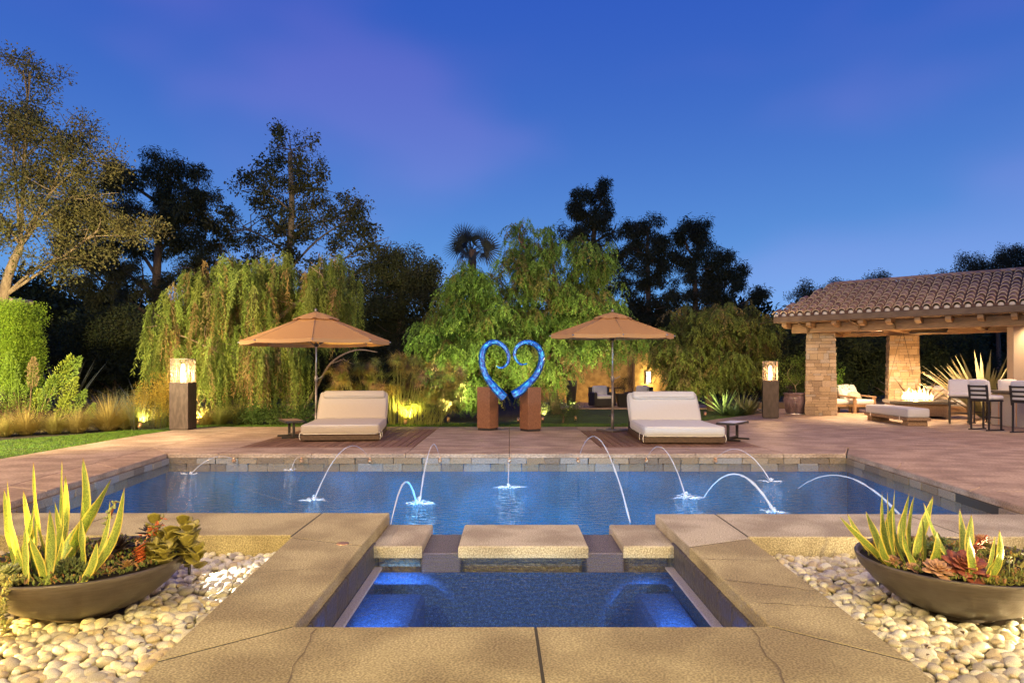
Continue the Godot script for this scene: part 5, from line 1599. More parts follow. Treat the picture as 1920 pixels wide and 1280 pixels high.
	put(w, "wall_face", box_mesh(Vector3(3.4, 2.66, 0.25), 0.01), M.stucco, at(Vector3(1.6, 1.33, 0)))
	# low planted kerb that closes the terrace behind the pavilion
	var k := thing("garden_kerb", "low stone kerb along the back of the pavilion floor", "kerb", W(15.0, 26.1))
	put(k, "kerb_stone", box_mesh(Vector3(11.0, 0.3, 0.25), 0.02), M.mortar, at(Vector3(0, 0.1, 0)))


func cushion_set(t: Node, called: String, size: Vector3, r: float, m: Material, xf: Transform3D, puff := 0.015) -> MeshInstance3D:
	return put(t, called, rbox_mesh(size, r, puff, 3), m, xf)


func bar_stool(label: String, p: Vector3, turn: float) -> void:
	# faces -z in its own axes; slatted back behind it
	var t := thing("bar_stool", label, "bar stool", p, turn, "bar stools")
	for sx in [-0.22, 0.22]:
		put(t, "leg", box_mesh(Vector3(0.035, 0.70, 0.035), 0.003), M.dark_metal, at(Vector3(sx, 0.37, 0.2)))
		put(t, "leg", box_mesh(Vector3(0.035, 0.70, 0.035), 0.003), M.dark_metal, at(Vector3(sx, 0.37, -0.2)))
		put(t, "foot_bar", box_mesh(Vector3(0.035, 0.03, 0.56), 0.003), M.dark_metal, at(Vector3(sx, 0.015, 0)))
		put(t, "back_post", box_mesh(Vector3(0.045, 0.46, 0.03), 0.003), M.dark_metal, Transform3D(Basis(Vector3.RIGHT, 0.14), Vector3(sx, 0.86, 0.255)))
	put(t, "foot_rest", box_mesh(Vector3(0.42, 0.03, 0.03), 0.003), M.dark_metal, at(Vector3(0, 0.30, -0.2)))
	put(t, "seat_frame", box_mesh(Vector3(0.5, 0.04, 0.48), 0.004), M.dark_metal, at(Vector3(0, 0.71, 0)))
	for k in 4:
		put(t, "back_slat", box_mesh(Vector3(0.41, 0.042, 0.018), 0.002), M.dark_metal, Transform3D(Basis(Vector3.RIGHT, 0.14), Vector3(0, 0.74 + k * 0.105, 0.245 + k * 0.014)))
	cushion_set(t, "seat_cushion", Vector3(0.5, 0.10, 0.5), 0.04, M.cushion_grey, at(Vector3(0, 0.785, -0.01)))
	cushion_set(t, "back_cushion", Vector3(0.47, 0.40, 0.10), 0.04, M.cushion_grey, Transform3D(Basis(Vector3.RIGHT, 0.14), Vector3(0, 0.99, 0.20)))


func armchair(label: String, p: Vector3, turn: float) -> void:
	# faces +z in its own axes
	var t := thing("lounge_armchair", label, "armchair", p, turn, "teak lounge armchairs")
	for sx in [-0.42, 0.42]:
		put(t, "armrest", box_mesh(Vector3(0.09, 0.06, 0.82), 0.01), M.teak, Transform3D(Basis(Vector3.RIGHT, 0.07), Vector3(sx, 0.56, 0.02)))
		put(t, "leg", box_mesh(Vector3(0.09, 0.55, 0.09), 0.01), M.teak, at(Vector3(sx, 0.275, 0.36)))
		put(t, "leg", box_mesh(Vector3(0.08, 0.50, 0.08), 0.01), M.teak, at(Vector3(sx, 0.25, -0.36)))
	put(t, "seat_frame", box_mesh(Vector3(0.78, 0.09, 0.8), 0.01), M.teak, at(Vector3(0, 0.25, 0)))
	cushion_set(t, "seat_cushion", Vector3(0.74, 0.17, 0.8), 0.05, M.cushion, at(Vector3(0, 0.37, 0.02)))
	cushion_set(t, "back_cushion", Vector3(0.74, 0.62, 0.18), 0.06, M.cushion, Transform3D(Basis(Vector3.RIGHT, -0.55), Vector3(0, 0.66, -0.36)), 0.03)
	cushion_set(t, "back_frame", Vector3(0.72, 0.58, 0.05), 0.01, M.teak, Transform3D(Basis(Vector3.RIGHT, -0.55), Vector3(0, 0.62, -0.48)))
	cushion_set(t, "lumbar_pillow", Vector3(0.5, 0.26, 0.12), 0.055, M.cushion_tan, Transform3D(Basis(Vector3.RIGHT, -0.5), Vector3(0.08, 0.55, -0.16)), 0.03)


func build_pavilion_furniture() -> void:
	rng.seed = 320
	# backless bench
	var b := thing("lounge_bench", "long cream cushioned bench on low teak feet in front of the fire table", "bench", W(10.62, 18.75), -3.0)
	cushion_set(b, "seat_cushion", Vector3(0.56, 0.24, 2.35), 0.045, M.cushion, at(Vector3(0, 0.335, 0)))
	put(b, "frame", box_mesh(Vector3(0.60, 0.075, 2.38), 0.008), M.teak, at(Vector3(0, 0.178, 0)))
	for z in [-0.98, 0.98]:
		put(b, "foot", box_mesh(Vector3(0.5, 0.14, 0.26), 0.008), M.teak, at(Vector3(0, 0.07, z)))
	for z in [-0.8, 0.8]:
		put(b, "strap", box_mesh(Vector3(0.012, 0.10, 0.03), 0.003), M.piping, at(Vector3(-0.303, 0.19, z)))
	# fire table
	var f := thing("fire_table", "square granite-topped fire table with burning flames", "fire table", W(12.75, 21.3), -22.0)
	put(f, "body", box_mesh(Vector3(1.5, 0.36, 1.5), 0.01), M.teak, at(Vector3(0, 0.24, 0)))
	for sx in [-0.68, 0.68]:
		for sz in [-0.68, 0.68]:
			put(f, "foot", box_mesh(Vector3(0.12, 0.06, 0.12), 0.004), M.teak, at(Vector3(sx, 0.03, sz)))
	put(f, "granite_top", box_mesh(Vector3(1.75, 0.09, 1.75), 0.012), M.granite, at(Vector3(0, 0.467, 0)))
	put(f, "burner_tray", box_mesh(Vector3(0.9, 0.02, 0.4), 0.004), M.dark_metal, at(Vector3(0, 0.523, 0)))
	for k in 34:
		var x := rr(-0.40, 0.40)
		var z := rr(-0.16, 0.16)
		var h := rr(0.16, 0.56) * (1.0 - absf(x) * 1.3)
		var w := rr(0.025, 0.055)
		var lean := Vector3(rr(-0.06, 0.06), 0, rr(-0.04, 0.04))
		put(f, "flame", tube_mesh(curve([Vector3(x, 0.53, z), Vector3(x, 0.53 + h * 0.35, z) + lean * 0.4, Vector3(x, 0.53 + h * 0.7, z) - lean * 0.4, Vector3(x, 0.53 + h, z) + lean], 3), [w * 0.5, w * 0.85, w, w * 0.95, w * 0.85, w * 0.7, w * 0.5, w * 0.3, w * 0.16, w * 0.02], 7), M.flame_hot if h < 0.24 else M.flame)
	omni(f, "fire_light", Vector3(0, 0.72, 0), lin(1.0, 0.52, 0.18), 8.0, 0.15)
	# armchairs by the front column
	armchair("cream cushioned teak armchair half hidden by the front stone column", W(11.25, 23.7), 25.0)
	armchair("reclined cream cushioned teak armchair left of the fire table", W(12.0, 23.6), 18.0)
	# sofa with pillows behind the fire
	var so := thing("garden_sofa", "cream sofa with two pillows behind the fire table", "sofa", W(15.0, 22.8), -30.0)
	put(so, "frame", box_mesh(Vector3(1.9, 0.24, 0.85), 0.01), M.teak, at(Vector3(0, 0.14, 0)))
	cushion_set(so, "seat_cushion", Vector3(1.85, 0.18, 0.82), 0.05, M.cushion, at(Vector3(0, 0.35, 0.02)))
	for sx in [-0.47, 0.47]:
		cushion_set(so, "back_cushion", Vector3(0.92, 0.5, 0.2), 0.07, M.cushion, Transform3D(Basis(Vector3.RIGHT, -0.2), Vector3(sx, 0.66, -0.3)), 0.03)
	cushion_set(so, "pillow", Vector3(0.62, 0.34, 0.14), 0.065, M.cushion_tan, Transform3D(Basis(Vector3.RIGHT, -0.25), Vector3(-0.5, 0.6, -0.1)), 0.04)
	cushion_set(so, "pillow", Vector3(0.5, 0.34, 0.14), 0.065, M.cushion, Transform3D(Basis(Vector3.RIGHT, -0.25), Vector3(0.3, 0.6, -0.1)), 0.04)
	# bar counter
	var c := thing("bar_counter", "granite-topped bar counter with pale panelled base", "counter", W(13.35, 16.9))
	put(c, "base", box_mesh(Vector3(1.0, 0.84, 2.6), 0.01), M.panel_pale, at(Vector3(0, 0.42, 0)))
	put(c, "granite_top", box_mesh(Vector3(1.35, 0.06, 2.95), 0.012), M.granite, at(Vector3(0, 0.885, 0)))
	for k in 4:
		put(c, "copper_strip", box_mesh(Vector3(0.012, 0.82, 0.025), 0.002), M.copper, at(Vector3(-0.506, 0.42, -1.0 + k * 0.62)))
	put(c, "splash_ledge", box_mesh(Vector3(0.5, 0.16, 2.9), 0.012), M.granite, at(Vector3(0.42, 1.0, 0)))
	bar_stool("bar stool seen from the side, nearest the fire table", W(12.2, 18.5), 150.0)
	bar_stool("bar stool behind the side-on one, second from the fire", W(12.95, 18.75), 165.0)
	bar_stool("bar stool third from the fire, against the cream wall", W(13.65, 18.5), 175.0)
	bar_stool("slat-backed bar stool with white cushions turned away from the pool", W(11.5, 16.45), -72.0)
	bar_stool("slat-backed bar stool cut by the right edge of the picture", W(11.85, 15.55), -75.0)
	# water jug and cups on the bar
	var jar := thing("glass_jar", "small glass jar on the bar counter by the cream wall", "jar", W(13.9, 17.3, 1.08))
	put(jar, "body", lathe_mesh([Vector2(0.05, 0), Vector2(0.06, 0.02), Vector2(0.06, 0.13), Vector2(0.045, 0.16)], 16), M.glass)
	put(jar, "lid", lathe_mesh([Vector2(0.05, 0.16), Vector2(0.05, 0.18), Vector2(0.001, 0.185)], 16), M.steel)


# ---------------------------------------------------------------- lit patio beyond the trees
func build_far_patio() -> void:
	rng.seed = 400
	var s := structure("far_patio")
	put(s, "paving", box_mesh(Vector3(6.6, 0.06, 5.0), 0.01), M.deck_warm, at(W(4.9, 28.6, -0.01)))
	var w := thing("garden_wall", "yellow rendered garden wall lit by a sconce beyond the trees", "wall", W(4.9, 31.2))
	put(w, "wall_face", box_mesh(Vector3(7.2, 2.3, 0.22), 0.01), M.ochre_render, at(Vector3(0, 1.1, 0)))
	put(w, "pier", box_mesh(Vector3(0.12, 2.4, 0.3), 0.01), M.dark_wood, at(Vector3(0.75, 1.15, 0.05)))
	put(w, "cap", box_mesh(Vector3(7.3, 0.06, 0.34), 0.01), M.dark_wood, at(Vector3(0, 2.28, 0)))
	var sc := thing("wall_sconce", "glowing box sconce on the far garden wall", "wall lamp", W(6.32, 31.02, 1.15))
	put(sc, "housing", box_mesh(Vector3(0.26, 0.66, 0.06), 0.008), M.dark_metal, at(Vector3(0, 0, 0)))
	put(sc, "lamp_diffuser", box_mesh(Vector3(0.16, 0.46, 0.08), 0.01), M.down_lamp, at(Vector3(0, 0.02, 0.06)))
	omni(sc, "sconce_light", Vector3(0, -0.35, 0.3), lin(1.0, 0.70, 0.24), 1.6, 0.08)
	omni(sc, "sconce_light", Vector3(0, 0.3, 0.3), lin(1.0, 0.70, 0.24), 0.8, 0.08)
	garden_spot("uplight washing the far garden wall behind the wicker chairs", W(4.2, 29.9, 0.02), Vector3(-0.3, 0.9, -1.2), lin(1.0, 0.64, 0.22), 1.8, 65)
	garden_spot("uplight washing the far garden wall beside the tall urn", W(2.4, 29.9, 0.02), Vector3(0.3, 0.9, -1.2), lin(1.0, 0.64, 0.22), 1.4, 65)
	var dn := thing("patio_lantern", "hanging patio light over the wicker chairs beyond the trees", "lantern", W(4.0, 28.0, 2.3))
	put(dn, "rod", tube_mesh([Vector3(0, 0.1, 0), Vector3(0, 0.9, 0)], [0.01, 0.01], 5), M.dark_metal)
	put(dn, "lamp_globe", lathe_mesh([Vector2(0.001, -0.08), Vector2(0.07, -0.04), Vector2(0.08, 0.02), Vector2(0.05, 0.08), Vector2(0.001, 0.1)], 14), M.down_lamp)
	omni(dn, "lantern_light", Vector3(0, -0.02, 0), lin(1.0, 0.62, 0.24), 1.5, 0.06)
	for a in [[3.65, 26.9, 12.0, "dark wicker armchair with grey cushions on the far patio, in full view"], [5.15, 27.2, -50.0, "dark wicker armchair on the far patio, partly behind the white lounger"]]:
		var t := thing("wicker_armchair", a[3], "armchair", W(a[0], a[1], 0.02), a[2], "wicker armchairs on the far patio")
		put(t, "base", box_mesh(Vector3(0.86, 0.3, 0.8), 0.03), M.wicker, at(Vector3(0, 0.19, 0)))
		put(t, "back", box_mesh(Vector3(0.86, 0.72, 0.12), 0.03), M.wicker, at(Vector3(0, 0.42, -0.36)))
		for sx in [-0.38, 0.38]:
			put(t, "arm", box_mesh(Vector3(0.12, 0.5, 0.8), 0.03), M.wicker, at(Vector3(sx, 0.33, 0)))
		cushion_set(t, "seat_cushion", Vector3(0.62, 0.14, 0.64), 0.05, M.cushion_grey, at(Vector3(0, 0.39, 0.05)))
		cushion_set(t, "back_cushion", Vector3(0.6, 0.4, 0.13), 0.05, M.cushion_grey, Transform3D(Basis(Vector3.RIGHT, -0.15), Vector3(0, 0.62, -0.24)))
	var urn := thing("tall_urn", "tall slim dark urn on the far patio", "urn", W(2.55, 28.2, 0.02))
	put(urn, "vessel", lathe_mesh([Vector2(0.14, 0), Vector2(0.17, 0.05), Vector2(0.25, 0.8), Vector2(0.26, 1.0), Vector2(0.23, 1.02), Vector2(0.2, 0.9)], 20), M.wicker)
	var cube := thing("square_planter", "dark square planter beside the wicker armchair", "planter", W(4.5, 26.9, 0.02))
	var cs := begin()
	for k in 4:
		var r := Basis(Vector3.UP, k * PI / 2)
		quad(cs, r * Vector3(-0.2, 0, 0.2), r * Vector3(0.2, 0, 0.2), r * Vector3(0.27, 0.52, 0.27), r * Vector3(-0.27, 0.52, 0.27))
		quad(cs, r * Vector3(-0.27, 0.52, 0.27), r * Vector3(0.27, 0.52, 0.27), r * Vector3(0.22, 0.5, 0.22), r * Vector3(-0.22, 0.5, 0.22))
	put(cube, "vessel", done(cs), M.wicker)
	put(cube, "soil", box_mesh(Vector3(0.44, 0.02, 0.44), 0.0), M.pot_soil, at(Vector3(0, 0.46, 0)))
	shrub("patio_shrub", "small dark bonsai-like shrub in the square planter", W(4.5, 26.9, 0.48), 401, [[-0.15, 0.35, 0, 0.25, 0.14, 0.2, 24], [0.1, 0.55, 0, 0.22, 0.12, 0.2, 20]], G.clump_fine, M.leaf_dark, Color(0.03, 0.03, 0.015), {"scale": [0.5, 0.7], "gap": 0.9})
	var red := thing("red_ball", "round red beach ball with white marks on the far patio", "ball", W(3.42, 28.0, 0.46))
	put(red, "skin", lathe_mesh(range(13).map(func(k): return Vector2(maxf(0.001, 0.20 * sin(PI * k / 12.0)), -0.20 * cos(PI * k / 12.0))), 24), M.red_print)
	for k in 4:
		put(red, "white_mark", box_mesh(Vector3(0.03, 0.025, 0.01), 0.003), M.piping, Transform3D(Basis(Vector3.UP, -0.3 + k * 0.2), Vector3(-0.06 + k * 0.04, -0.06, 0.19)))
	var stand := put(red, "stand", box_mesh(Vector3(0.2, 0.24, 0.2), 0.01), M.dark_wood, at(Vector3(0, -0.32, 0)))
	stand.rotation.y = 0.4
	var tb := thing("patio_table", "small dark pedestal table on the far patio", "table", W(4.35, 28.3, 0.02))
	put(tb, "table_top", lathe_mesh([Vector2(0.30, 0.7), Vector2(0.30, 0.74), Vector2(0.001, 0.745)], 18), M.dark_wood)
	put(tb, "pedestal", lathe_mesh([Vector2(0.2, 0), Vector2(0.05, 0.06), Vector2(0.04, 0.7)], 12), M.dark_wood)
	spiky("cordyline_plant", "spiky plant at the left end of the far patio", "plant", W(1.6, 26.0, -0.03), 30, 0.6, 0.04, M.flax, 0.2, 0.3)
	spiky("pot_aloe", "dark aloe in a pot under the sconce", "plant", W(5.95, 30.3, 0.45), 16, 0.5, 0.06, M.flax_dark, 0.5, 0.2)
	var ap := thing("aloe_pot", "dark pot under the sconce on the far patio", "pot", W(5.95, 30.3, 0.02))
	put(ap, "vessel", lathe_mesh([Vector2(0.12, 0), Vector2(0.19, 0.4), Vector2(0.2, 0.46), Vector2(0.16, 0.44), Vector2(0.001, 0.43)], 16), M.wicker)


# ---------------------------------------------------------------- lantern pillars
func lattice_panel(w: float, h: float, seed_: int) -> ArrayMesh:
	# pierced metal panel: a branching tree pattern inside a frame, 4 mm thick
	rng.seed = seed_
	var s := begin()
	var t := 0.004
	for x in [-w * 0.5 + 0.006, w * 0.5 - 0.006]:
		cbox(s, Vector3(0.012, h, t), 0.001, at(Vector3(x, h * 0.5, 0)))
	for y in [0.006, h - 0.006]:
		cbox(s, Vector3(w - 0.024, 0.012, t), 0.001, at(Vector3(0, y, 0)))
	# irregular cells between jittered nodes, and two stems that branch through them
	var nx := 8
	var ny := 11
	var node := []
	for j in ny + 1:
		var row := []
		for i in nx + 1:
			var q := Vector2((float(i) / nx - 0.5) * (w - 0.02) + (0.25 if j % 2 else -0.25) * w / nx, float(j) / ny * h)
			q += Vector2(rr(-0.4, 0.4) * w / nx, rr(-0.36, 0.36) * h / ny)
			row.append(Vector2(clampf(q.x, -w * 0.5 + 0.008, w * 0.5 - 0.008), clampf(q.y, 0.008, h - 0.008)))
		node.append(row)
	var bars := []
	for j in ny + 1:
		for i in nx + 1:
			if i < nx and (i + j) % 2 == 0:
				bars.append([node[j][i], node[j][i + 1], rr(0.004, 0.008)])
			if j < ny:
				bars.append([node[j][i], node[j + 1][i], rr(0.004, 0.008)])
	for k in 3:
		var at2 := Vector2(rr(-0.35, 0.35) * w, 0.0)
		var dir := rr(1.2, 1.95)
		for i in 9:
			var nxt := at2 + Vector2(cos(dir), sin(dir)) * h / 9.0
			if absf(nxt.x) > w * 0.5 - 0.01:
				break
			bars.append([at2, nxt, 0.016 - i * 0.0012])
			if i > 1:
				bars.append([nxt, nxt + Vector2(cos(dir + 0.8), sin(dir + 0.8)) * 0.05, 0.007])
				bars.append([nxt, nxt + Vector2(cos(dir - 0.8), sin(dir - 0.8)) * 0.05, 0.007])
			at2 = nxt
			dir += rr(-0.25, 0.25)
	for q in bars:
		var p0: Vector2 = q[0]
		var p1: Vector2 = q[1]
		p1 = Vector2(clampf(p1.x, -w * 0.5 + 0.006, w * 0.5 - 0.006), minf(p1.y, h - 0.006))
		var d := p1 - p0
		if d.length() > 0.004:
			cbox(s, Vector3(q[2], d.length() + q[2] * 0.5, t * rr(0.8, 1.1)), 0.0006, Transform3D(Basis(Vector3(0, 0, 1), atan2(-d.x, d.y)), Vector3((p0.x + p1.x) * 0.5, (p0.y + p1.y) * 0.5, 0)))
	return done(s)


func build_lanterns() -> void:
	for a in [[Vector3(-7.955, 0, -16.63), 0.0, "dark bronze lantern pillar with pierced branch-pattern top beside the grasses", 500], [Vector3(7.97, 0, -20.83), -17.0, "dark bronze lantern pillar with pierced branch-pattern top beside the pavilion", 510]]:
		var t := thing("lantern_pillar", a[2], "lantern", a[0], a[1], "lantern pillars")
		put(t, "plinth", box_mesh(Vector3(0.42, 0.02, 0.42), 0.002), M.joint, at(Vector3(0, 0.01, 0)))
		put(t, "pedestal", box_mesh(Vector3(0.455, 1.12, 0.455), 0.006), M.bronze, at(Vector3(0, 0.58, 0)))
		var w := 0.42
		var h := 0.58
		for k in 4:
			var r := Basis(Vector3.UP, k * PI / 2)
			put(t, "pierced_panel", lattice_panel(w, h, a[3] + k), M.lattice, Transform3D(r, r * Vector3(0, 1.142, w * 0.5 - 0.004)))
		for sx in [-1, 1]:
			for sz in [-1, 1]:
				put(t, "corner_post", box_mesh(Vector3(0.012, h, 0.012), 0.001), M.lattice, at(Vector3(sx * (w * 0.5 - 0.010), 1.142 + h * 0.5, sz * (w * 0.5 - 0.010))))
		put(t, "lamp_tube", lathe_mesh([Vector2(0.001, 1.145), Vector2(0.055, 1.15), Vector2(0.065, 1.2), Vector2(0.06, 1.45), Vector2(0.04, 1.58), Vector2(0.001, 1.60)], 18), M.lamp_core)
		omni(t, "lantern_light", Vector3(0, 1.36, 0), lin(1.0, 0.56, 0.22), 4.5, 0.06)


# ---------------------------------------------------------------- loungers and side tables
func lounger(label: String, p: Vector3, turn: float, m: Material, seed_: int) -> void:
	# faces +z; origin at the middle of the front edge on the deck
	rng.seed = seed_
	var t := thing("double_lounger", label, "lounger", p, turn, "double loungers")
	var w := 1.56
	put(t, "base_frame", box_mesh(Vector3(w, 0.11, 2.2), 0.01), M.dark_wood, at(Vector3(0, 0.075, -1.12)))
	put(t, "glide", box_mesh(Vector3(w - 0.2, 0.02, 2.0), 0.0), M.joint, at(Vector3(0, 0.01, -1.12)))
	var mt := put(t, "mattress", rbox_mesh(Vector3(w, 0.21, 2.02), 0.055, 0.012, 12, 0.005), m, at(Vector3(0, 0.236, -1.02)))
	for y in [-0.085, 0.085]:
		var hw := w * 0.5 - 0.005
		put(mt, "piping", tube_mesh([Vector3(-hw + 0.05, y, 1.005), Vector3(hw - 0.05, y, 1.005)], [0.007, 0.007], 5), M.piping)
	var b := Basis(Vector3.RIGHT, -0.72)
	var bk := put(t, "back_cushion", rbox_mesh(Vector3(w, 0.80, 0.19), 0.055, 0.02, 10, 0.004), m, Transform3D(b, Vector3(0, 0.58, -2.20)))
	put(bk, "head_bolster", rbox_mesh(Vector3(w - 0.14, 0.20, 0.13), 0.06, 0.012, 4), m, at(Vector3(0.02, 0.27, 0.12)))
	for sx in [-0.45, 0.45]:
		put(bk, "strap", box_mesh(Vector3(0.03, 0.012, 0.2), 0.003), M.piping, at(Vector3(sx, 0.405, 0.0)))
	put(t, "back_frame", box_mesh(Vector3(w - 0.04, 0.84, 0.04), 0.006), M.dark_wood, Transform3D(b, Vector3(0, 0.50, -2.30)))
	for sx in [-w * 0.5 + 0.05, w * 0.5 - 0.05]:
		put(t, "back_strut", box_mesh(Vector3(0.05, 0.55, 0.05), 0.006), M.dark_metal, Transform3D(Basis(Vector3.RIGHT, 0.25), Vector3(sx, 0.27, -2.42)))
		put(t, "rear_foot", box_mesh(Vector3(0.06, 0.05, 0.5), 0.006), M.dark_metal, at(Vector3(sx, 0.026, -2.40)))
	for a in [[0.06, 0.9], [0.5, 1.9]]:
		for sx in [-1.0, 1.0]:
			put(t, "tie_strap", tube_mesh(curve([Vector3(sx * (w * 0.5 + 0.006), 0.18, -a[0]), Vector3(sx * (w * 0.5 + 0.022), 0.10, -a[0] + 0.02), Vector3(sx * (w * 0.5 + 0.008), 0.03, -a[0])], 4), range(9).map(func(_k): return 0.008), 5), M.piping)


func side_table(label: String, p: Vector3, turn: float, top: Material) -> void:
	var t := thing("side_table", label, "side table", p, turn, "lounger side tables")
	put(t, "table_top", box_mesh(Vector3(0.36, 0.035, 0.80), 0.006), top, at(Vector3(0, 0.355, 0)))
	for sx in [-0.187, 0.187]:
		put(t, "edge_trim", box_mesh(Vector3(0.014, 0.045, 0.82), 0.002), M.dark_metal, at(Vector3(sx, 0.353, 0)))
	for sz in [-0.407, 0.407]:
		put(t, "edge_trim", box_mesh(Vector3(0.36, 0.045, 0.014), 0.002), M.dark_metal, at(Vector3(0, 0.353, sz)))
	for sz in [-0.26, 0.26]:
		put(t, "leg", box_mesh(Vector3(0.05, 0.31, 0.05), 0.004), M.dark_metal, at(Vector3(0.0, 0.185, sz)))
		put(t, "foot_bar", box_mesh(Vector3(0.50, 0.035, 0.05), 0.004), M.dark_metal, at(Vector3(0.0, 0.0185, sz)))
	put(t, "stretcher", box_mesh(Vector3(0.03, 0.03, 0.5), 0.004), M.dark_metal, at(Vector3(0, 0.06, 0)))


func build_loungers() -> void:
	lounger("double lounger with tan cushions under the parasol left of the papyrus", W(-3.41, 13.72), 6.0, M.cushion_tan, 520)
	lounger("double lounger with white cushions under the parasol right of the blue heart", W(3.40, 13.2), -2.0, M.cushion, 521)
	side_table("low teak-topped side table beside the tan lounger", W(-4.68, 14.65), 28.0, M.teak)
	side_table("low white-topped side table beside the white lounger", W(4.60, 14.05), -38.0, mat("pale_top", Color(0.62, 0.62, 0.64), 0.5))


# ---------------------------------------------------------------- parasols
func parasol(label: String, p: Vector3, turn: float, r: float, rim: float, apex: float, tilt: Vector2, seed_: int) -> void:
	rng.seed = seed_
	var t := thing("parasol", label, "parasol", p, 0.0, "canvas parasols")
	var canopy_basis := Basis(Vector3.RIGHT, tilt.x) * Basis(Vector3(0, 0, 1), tilt.y) * Basis(Vector3.UP, deg_to_rad(turn))
	var up := Vector3(0, rim, 0)
	var rise := apex - rim
	var vent_t := 0.24
	for k in 8:
		var a0 := TAU * k / 8.0
		var a1 := TAU * (k + 1) / 8.0
		var s := begin(true)
		var n := 7
		var m := 6
		var g := []
		for i in n + 1:
			var f := lerpf(vent_t, 1.0, float(i) / n)
			var row := []
			for j in m + 1:
				var q := float(j) / m
				var e := Vector3(cos(a0), 0, sin(a0)).lerp(Vector3(cos(a1), 0, sin(a1)), q) * r * f
				# cloth sags between the ribs and curves gently from vent to rim
				var sag := sin(q * PI) * 0.018 * f
				var y := rise * (1.0 - pow(f, 0.92)) - sag * (0.55 + 0.45 * f) + sin(f * 23.0 + k) * 0.003
				e *= 1.0 - sin(q * PI) * 0.012 * f * f
				row.append(up + canopy_basis * Vector3(e.x, y, e.z))
			g.append(row)
		for i in n:
			for j in m:
				quad(s, g[i][j], g[i][j + 1], g[i + 1][j + 1], g[i + 1][j])
		put(t, "canopy_panel", done(s), M.canvas)
		# hem band turned down at the rim
		s = begin()
		for j in m:
			var d := canopy_basis * Vector3(0, -0.085, 0)
			quad(s, g[n][j], g[n][j + 1], g[n][j + 1] + d, g[n][j] + d)
		put(t, "hem", done(s), M.canvas_hem)
		put(t, "seam", tube_mesh([g[0][0] + Vector3(0, 0.004, 0), g[n / 2][0] + Vector3(0, 0.004, 0), g[n][0] + Vector3(0, 0.004, 0)], [0.007, 0.008, 0.008], 5), M.canvas_hem)
		# rib below the seam
		var o := canopy_basis * Vector3(cos(a0) * r, 0, sin(a0) * r)
		put(t, "rib", tube_mesh([up + canopy_basis * Vector3(cos(a0) * 0.06, rise - 0.06, sin(a0) * 0.06), up + o + canopy_basis * Vector3(0, -0.02, 0)], [0.011, 0.009], 5), M.grey_metal)
		put(t, "strut", tube_mesh([up + Vector3(0, -0.12, 0), up + canopy_basis * Vector3(cos(a0) * r * 0.5, rise * 0.47, sin(a0) * r * 0.5)], [0.009, 0.009], 5), M.grey_metal)
		put(t, "rib_tip", lathe_mesh([Vector2(0.001, 0), Vector2(0.016, 0.01), Vector2(0.014, 0.05), Vector2(0.001, 0.06)], 8), M.steel, aimed(up + o * 0.99 + Vector3(0, -0.03, 0), o))
	# raised vent cap
	var v := begin(true)
	var ring := []
	for k in 32:
		var a := TAU * k / 32.0
		var f := 0.31 + 0.012 * sin(k * 2.7) + (0.012 if k % 4 == 0 else -0.012)
		ring.append(up + canopy_basis * Vector3(cos(a) * r * f, rise * (1.0 - 0.27) - (0.025 if k % 4 != 0 else 0.0), sin(a) * r * f))
	var top := up + canopy_basis * Vector3(0, rise, 0)
	for k in 32:
		var mid0: Vector3 = top.lerp(ring[k], 0.5) + Vector3(0, 0.015, 0)
		var mid1: Vector3 = top.lerp(ring[(k + 1) % 32], 0.5) + Vector3(0, 0.015, 0)
		tri(v, top, mid1, mid0)
		quad(v, mid0, mid1, ring[(k + 1) % 32], ring[k])
	put(t, "vent_cap", done(v), M.canvas)
	put(t, "finial", lathe_mesh([Vector2(0.03, 0), Vector2(0.035, 0.03), Vector2(0.025, 0.06), Vector2(0.001, 0.075)], 12), M.grey_metal, at(top))
	put(t, "pole", tube_mesh([Vector3(0, 1.0, 0), Vector3(0, apex - 0.02, 0)], [0.021, 0.021], 12), M.steel)
	put(t, "hub", lathe_mesh([Vector2(0.03, 0), Vector2(0.05, 0.02), Vector2(0.05, 0.07), Vector2(0.03, 0.09)], 12), M.dark_metal, at(Vector3(0, rim - 0.14, 0)))
	put(t, "lower_pole", tube_mesh([Vector3(0, 0.05, 0), Vector3(0, 1.16, 0)], [0.028, 0.026], 12), M.grey_metal)
	var ck := put(t, "crank_box", lathe_mesh([Vector2(0.026, 0), Vector2(0.042, 0.04), Vector2(0.042, 0.13), Vector2(0.026, 0.17)], 12), M.grey_metal, at(Vector3(0, 1.15, 0)))
	put(ck, "crank_handle", tube_mesh([Vector3(0.03, 0.08, 0.03), Vector3(0.09, 0.10, 0.05), Vector3(0.17, 0.15, 0.06)], [0.012, 0.009, 0.012], 6), M.steel)
	put(t, "base_plate", box_mesh(Vector3(0.56, 0.05, 0.56), 0.012), M.grey_metal, at(Vector3(0, 0.026, 0), 38.0))
	put(t, "base_sleeve", tube_mesh([Vector3(0, 0.05, 0), Vector3(0, 0.42, 0)], [0.037, 0.035], 12), M.grey_metal)
	put(t, "clamp_knob", tube_mesh([Vector3(-0.03, 0.36, 0), Vector3(-0.09, 0.36, 0)], [0.012, 0.018], 8), M.dark_metal)


func build_umbrellas() -> void:
	parasol("larger tan canvas parasol shading the tan lounger", W(-4.66, 16.45), 13.0, 1.74, 2.14, 2.86, Vector2(0.0, 0.01), 530)
	parasol("tan canvas parasol on a square base beside the white lounger", W(2.45, 16.2), 0.5, 1.46, 2.28, 2.82, Vector2(0.03, 0.0), 531)


